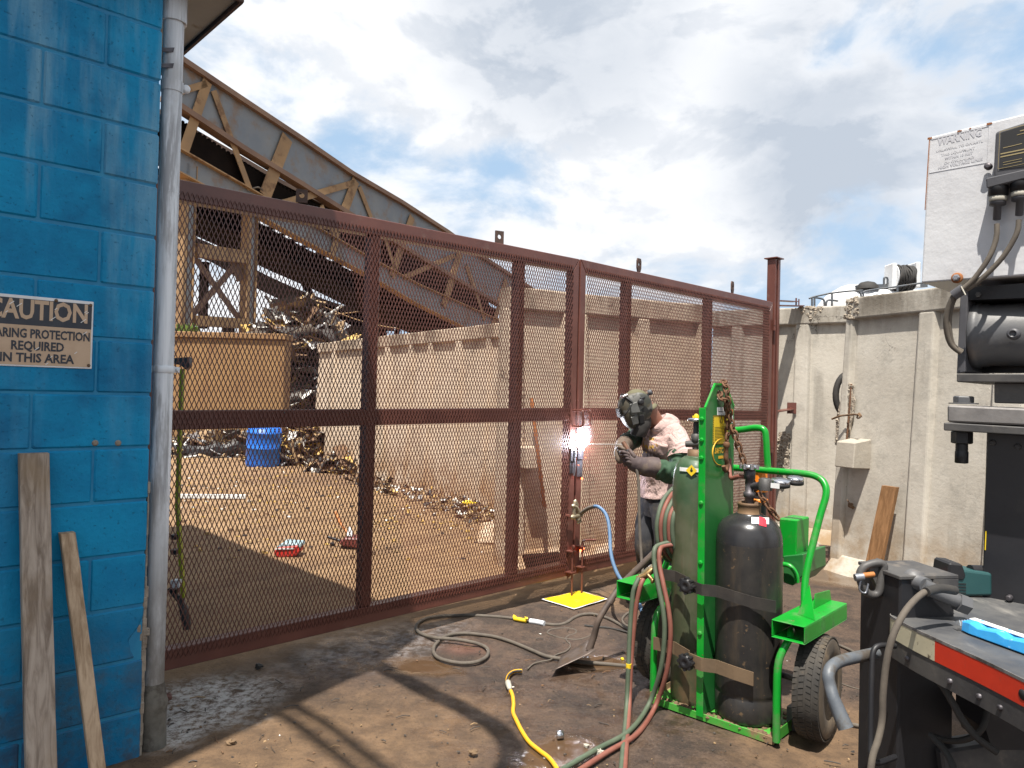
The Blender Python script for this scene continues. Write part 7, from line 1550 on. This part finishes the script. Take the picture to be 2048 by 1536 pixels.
    finger(q, [A(1268, 913, 4.80), A(1263, 905, 4.81), A(1259, 900, 4.85)], .0145); q.build('glove', lea, person, subd=0)
    q = MB(); q.loft(rings([(A(1252, 886, 5.13), .052, .052), (A(1249, 888, 5.09), .056, .056), (A(1246, 892, 5.04), .052, .056), (A(1243, 899, 4.98), .046, .046), (A(1242, 908, 4.94), .046, .040), (A(1243, 917, 4.92), .042, .034), (A(1246, 924, 4.91), .030, .026)], per=4, wr=.005, wf=16, seed=11))
    for i, (x, y) in enumerate(((1239, 893), (1240, 900), (1242, 908), (1245, 916))): finger(q, [A(x - 3, y + 4, 4.95), A(x - 1, y + 1, 4.89), A(x + 7, y + 4, 4.86), A(x + 13, y + 9, 4.88), A(x + 12, y + 12, 4.92)], .0130)
    finger(q, [A(1246, 892, 5.0), A(1252, 890, 4.93), A(1256, 897, 4.885), A(1257, 904, 4.88)], .0150); q.build('glove', lea2, person, subd=0)
    # helmet, cap, headband
    hc = A(1274, 811, 5.10); f = V((-.90, -.14, -.42)).normalized(); u = (Z - f * f.z).normalized(); r_ = f.cross(u)      # r_ points to the far side
    if r_.y < 0: r_ = -r_
    def Hd(a, b, c): return hc + (r_ * a * .80 + u * b * .84 + f * c * .86)
    g = G('camo_helmet'); p = g.pos(); c = g.mix(g.mr(g.noise(11, 3, .5, p), .44, .50), (0.075, 0.064, 0.044), (0.040, 0.042, 0.034)); c = g.mix(g.mr(g.noise(9, 3, .5, g.vm('ADD', p, V((3, 1, 2)))), .54, .58), c, (0.12, 0.117, 0.108)); c = g.mix(g.mr(g.noise(15, 2, .5, g.vm('ADD', p, V((7, 5, 2)))), .62, .65), c, (0.02, 0.02, 0.02))
    camo = g.out(c, .58, 0, g.bump(g.noise(50, 4, .6, p), .12, .004), .5)
    q = MB(); rr = []
    prof = [(.128, .055, .040, .06), (.120, .088, .085, .03), (.095, .108, .118, .0), (.06, .117, .138, -.01), (.02, .119, .150, -.015), (-.03, .116, .158, -.01), (-.08, .106, .158, .0), (-.125, .086, .148, .02), (-.155, .062, .128, .05), (-.165, .040, .105, .07)]
    for b, w, d, bk in prof:
        row = []
        for k in range(25):
            an = radians(-108 + 216 * k / 24); cx, sx = cos(an), sin(an); row.append(Hd(math.copysign(abs(sx) ** .58, sx) * w, b, bk + (math.copysign(abs(cx) ** .62, cx)) * (d - bk)))
        rr.append(row)
    vs = [v for r in rr for v in r]; n = 25; fs = [(i * n + k, i * n + k + 1, (i + 1) * n + k + 1, (i + 1) * n + k) for i in range(len(rr) - 1) for k in range(n - 1)]
    q.add(vs, fs, 0, True); q.add(rr[0], [tuple(range(n))], 0); he = q.build('helmet', camo, person); so_ = he.modifiers.new('thick', 'SOLIDIFY'); so_.thickness = .006; he.modifiers.new('sub', 'SUBSURF').render_levels = 1
    q = MB(); q.prism([Hd(-.055, .045, .150), Hd(.055, .045, .150), Hd(.055, -.03, .163), Hd(-.055, -.03, .163)], f * .010); q.build('lens', MT['ink'], he, bevel=.004)
    for s_ in (-1,):
        q = MB(); q.prism([Hd(s_ * .1165, .045, .02), Hd(s_ * .119, .05, .085), Hd(s_ * .119, -.02, .10), Hd(s_ * .1185, -.045, .03)], r_ * s_ * .006); q.build('side_plate', MT['helm_grey'], he, bevel=.003)
        q = MB(); q.prism([Hd(s_ * .108, -.055, .06), Hd(s_ * .106, -.05, .115), Hd(s_ * .088, -.12, .12), Hd(s_ * .096, -.125, .07)], r_ * s_ * .006); q.build('side_plate', MT['helm_grey'], he, bevel=.003)
        q = MB(); q.lathe([(.022, 0), (.022, .012), (.014, .018), (.004, .018)], Hd(s_ * .118, .03, -.005), r_ * s_, 14); q.build('pivot_knob', MT['black'], he)
        q = MB(); q.prism([Hd(s_ * .098, -.075, .005), Hd(s_ * .098, -.06, .05), Hd(s_ * .085, -.135, .06), Hd(s_ * .085, -.14, .02)], r_ * s_ * .008); q.build('chin_flap', MT['black'], he, bevel=.003)
    q = MB(); q.tube(spline([Hd(-.119, .06, .06), Hd(-.095, .105, .08), Hd(-.03, .128, .075), Hd(.05, .125, .075), Hd(.1, .10, .07)], 5), .008, 8); q.tube(spline([Hd(-.122, .055, .055), Hd(-.124, .02, .10), Hd(-.11, -.01, .145), Hd(-.07, -.015, .166)], 5), .004, 6); q.build('seam_band', MT['black'], he)
    q = MB(); q.box(Hd(-.072, .122, .085), (.024, .010, .020), r_, (u * .9 - r_ * .4).normalized(), f); q.build('shiny_clip', MT['chrome'], he, bevel=.003)
    q = MB(); pts = [Hd(.118 * sin(a), .055 + .01 * cos(a), -.002 + .108 * cos(a)) for a in [radians(-95 - 170 * k / 12) for k in range(13)]]; q.tube(pts, .011, 8); hb = q.build('headband', MT['black'], he)
    q = MB(); q.lathe([(.018, 0), (.020, .01), (.020, .022), (.012, .028)], Hd(-.035, .06, -.115), (-f * .9 + r_ * -.4).normalized(), 14); q.build('ratchet_knob', MT['ctl'], he)
    # cap: crown and a brim turned backwards
    oli = mat('olive_cap', (0.10, 0.095, 0.05), (0.15, 0.135, 0.08), sc=12, rough=.85, bump=.3)
    q = MB(); rr = []
    for th in (0, 18, 36, 54, 70, 84, 96): rr.append([Hd(.098 * sin(radians(max(th, 3))) * cos(w), .03 + .105 * cos(radians(th)), -.005 + .108 * sin(radians(max(th, 3))) * sin(w)) for w in [2 * pi * k / 20 for k in range(20)]])
    q.loft(rr); ca = q.build('cap', oli, person)
    q = MB(); vs = []; n = 12
    for j in range(4):
        for k in range(n + 1): w = radians(-68 + 136 * k / n); vs.append(Hd((.092 + .006 * j) * sin(w), -.005 - .016 * j - .02 * abs(sin(w)) ** 2 , -.085 * cos(w) - .012 * j * (1.0 + cos(w))))
    q.add(vs, [(j * (n + 1) + k, j * (n + 1) + k + 1, (j + 1) * (n + 1) + k + 1, (j + 1) * (n + 1) + k) for j in range(3) for k in range(n)], 0, True); br = q.build('cap_brim', oli, ca); so_ = br.modifiers.new('t', 'SOLIDIFY'); so_.thickness = .004
    # face inside the helmet: ears, nose, chin and beard shadow
    q = MB(); q.lathe([(.002, .012), (.020, .010), (.026, 0), (.014, -.008)], Hd(-.083, -.035, -.015), -r_, 12); q.build('ear', skin_m, person)
    q = MB(); lump(q, Hd(-.0, -.055, .02), .075, 2, .15, 10, flat=1.2, sm=True); q.build('jaw', skin_m, person)
    q = MB(); lump(q, Hd(0, -.045, .098), .018, 1, .1, 6, sm=True); q.build('nose', skin_m, person)
    for a in (-.03, .03): q = MB(); lump(q, Hd(a, .0, .082), .011, 1, .02, 6, sm=True); q.build('eye', MT['white'], person)
    q = MB(); q.tube([Hd(-.022, -.082, .086), Hd(0, -.084, .092), Hd(.022, -.082, .086)], .006, 6); q.build('mouth', mat('lip', (.16, .06, .05), rough=.5), person)
    q = MB(); q.loft(rings([(A(1276, 872, 5.10), .052, .06), (A(1280, 856, 5.10), .060, .075), (A(1286, 842, 5.11), .062, .07), (A(1292, 834, 5.12), .052, .06)], wr=.008, seed=13)); q.build('neck_bib', mat('black_bib', (.018, .016, .015), (.03, .026, .024), rough=.9, bump=.3), person, subd=1)
    # electrode holder and rod
    h = empty('electrode_holder', A(1254, 897, 4.87), 'copper brown electrode holder with thin rod held in gloved hands', 'electrode holder')
    q = MB(); q.tube([A(1246, 884, 4.88), A(1256, 900, 4.86)], .0145, 12); q.build('jaw', MT['holder'], h)
    q = MB(); q.tube([A(1255, 899, 4.862), A(1263, 914, 4.85)], .0165, 12); q.build('grip', MT['ctl'], h)
    sx, sz = GPx(1163, 888, .035); arc = S(sx, .035, sz)
    q = MB(); q.tube([A(1248, 889, 4.875), arc + (A(1248, 889, 4.875) - arc).normalized() * .03], .0032, 8); q.build('welding_rod', MT['raw_rod'], h)
    q = MB(); q.tube(spline([A(1263, 914, 4.85), A(1272, 935, 4.80), A(1277, 965, 4.78), A(1278, 1010, 4.76), A(1280, 1070, 4.72), A(1284, 1130, 4.66), A(1290, 1175, 4.6), gnd(1300, 1246, .012), gnd(1330, 1262, .012)], 6), .0095, 10); q.build('lead', MT['cable_grey'], h)
    # the arc
    w = empty('welding_arc', arc, 'blinding white welding arc at the gate latch', 'arc'); rng = random.Random(3)
    q = MB(); lump(q, arc, .031, 3, .5, 9, sm=True); lump(q, arc + Z * .055 + D * -.012, .028, 6, .5, 8, sm=True)
    for i in range(11):
        d = V((rng.uniform(-1, 1), rng.uniform(-1, .1), rng.uniform(-.9, 1))).normalized(); L = rng.uniform(.03, .075); q.tube([arc, arc + d * L], [.009, .0010], 5)
    q.build('arc_core', emis('arc_glow', (1.0, .97, 1.0), 40), w)
    for i, (x, y, rr_) in enumerate(((1164, 957, .007), (1161, 1101, .008), (1168, 1097, .004), (1157, 930, .003), (1171, 915, .003))):
        q = MB(); s2, z2 = GPx(x, y, .04); lump(q, S(s2, .04, z2), rr_, i, .2, 5, sm=True); q.build('spark', emis('spark_glow', (1.0, .10, .03), 9), w)
    g = G('weld_smoke'); p = g.pos(); r = g.vm('LENGTH', g.vm('MULTIPLY', g.vm('SUBTRACT', p, arc + Z * .11), (1.0, 1.0, .62)))
    den_ = g.m_('MULTIPLY', g.mr(r, .105, .02), g.mr(g.noise(16, 5, .6, p, dist=.6), .38, .66)); pv = g.node('ShaderNodeVolumePrincipled', {'Color': (.82, .86, .95, 1), 'Density': g.m_('MULTIPLY', den_, 5.0), 'Anisotropy': .2}); om = g.node('ShaderNodeOutputMaterial'); g.nt.links.new(pv.outputs[0], om.inputs['Volume'])
    q = MB(); q.lathe([(.01, -.07), (.07, -.04), (.11, .06), (.115, .14), (.09, .24), (.02, .29)], arc, (0, 0, 1), 16); tag(q.build('smoke', g.m, w), kind='stuff')
    ld = bpy.data.lights.new('arc_light', 'POINT'); ld.energy = 9; ld.color = (.80, .86, 1.0); ld.shadow_soft_size = .03; lo = bpy.data.objects.new('arc_light', ld); COL.objects.link(lo); lo.location = arc + Nn * .06
MT['helm_grey'] = mat('scuffed_grey_plastic', (0.11, 0.11, 0.105), (0.075, 0.075, 0.07), sc=14, rough=.45, bump=.12)
MT['holder'] = mat('copper_brown_holder', (0.20, 0.10, 0.06), (0.14, 0.07, 0.045), sc=20, rough=.5, metal=.3, bump=.1)
MT['raw_rod'] = mat('pale_rod', (0.55, 0.53, 0.50), rough=.5, metal=.2, bump=0)
welder()
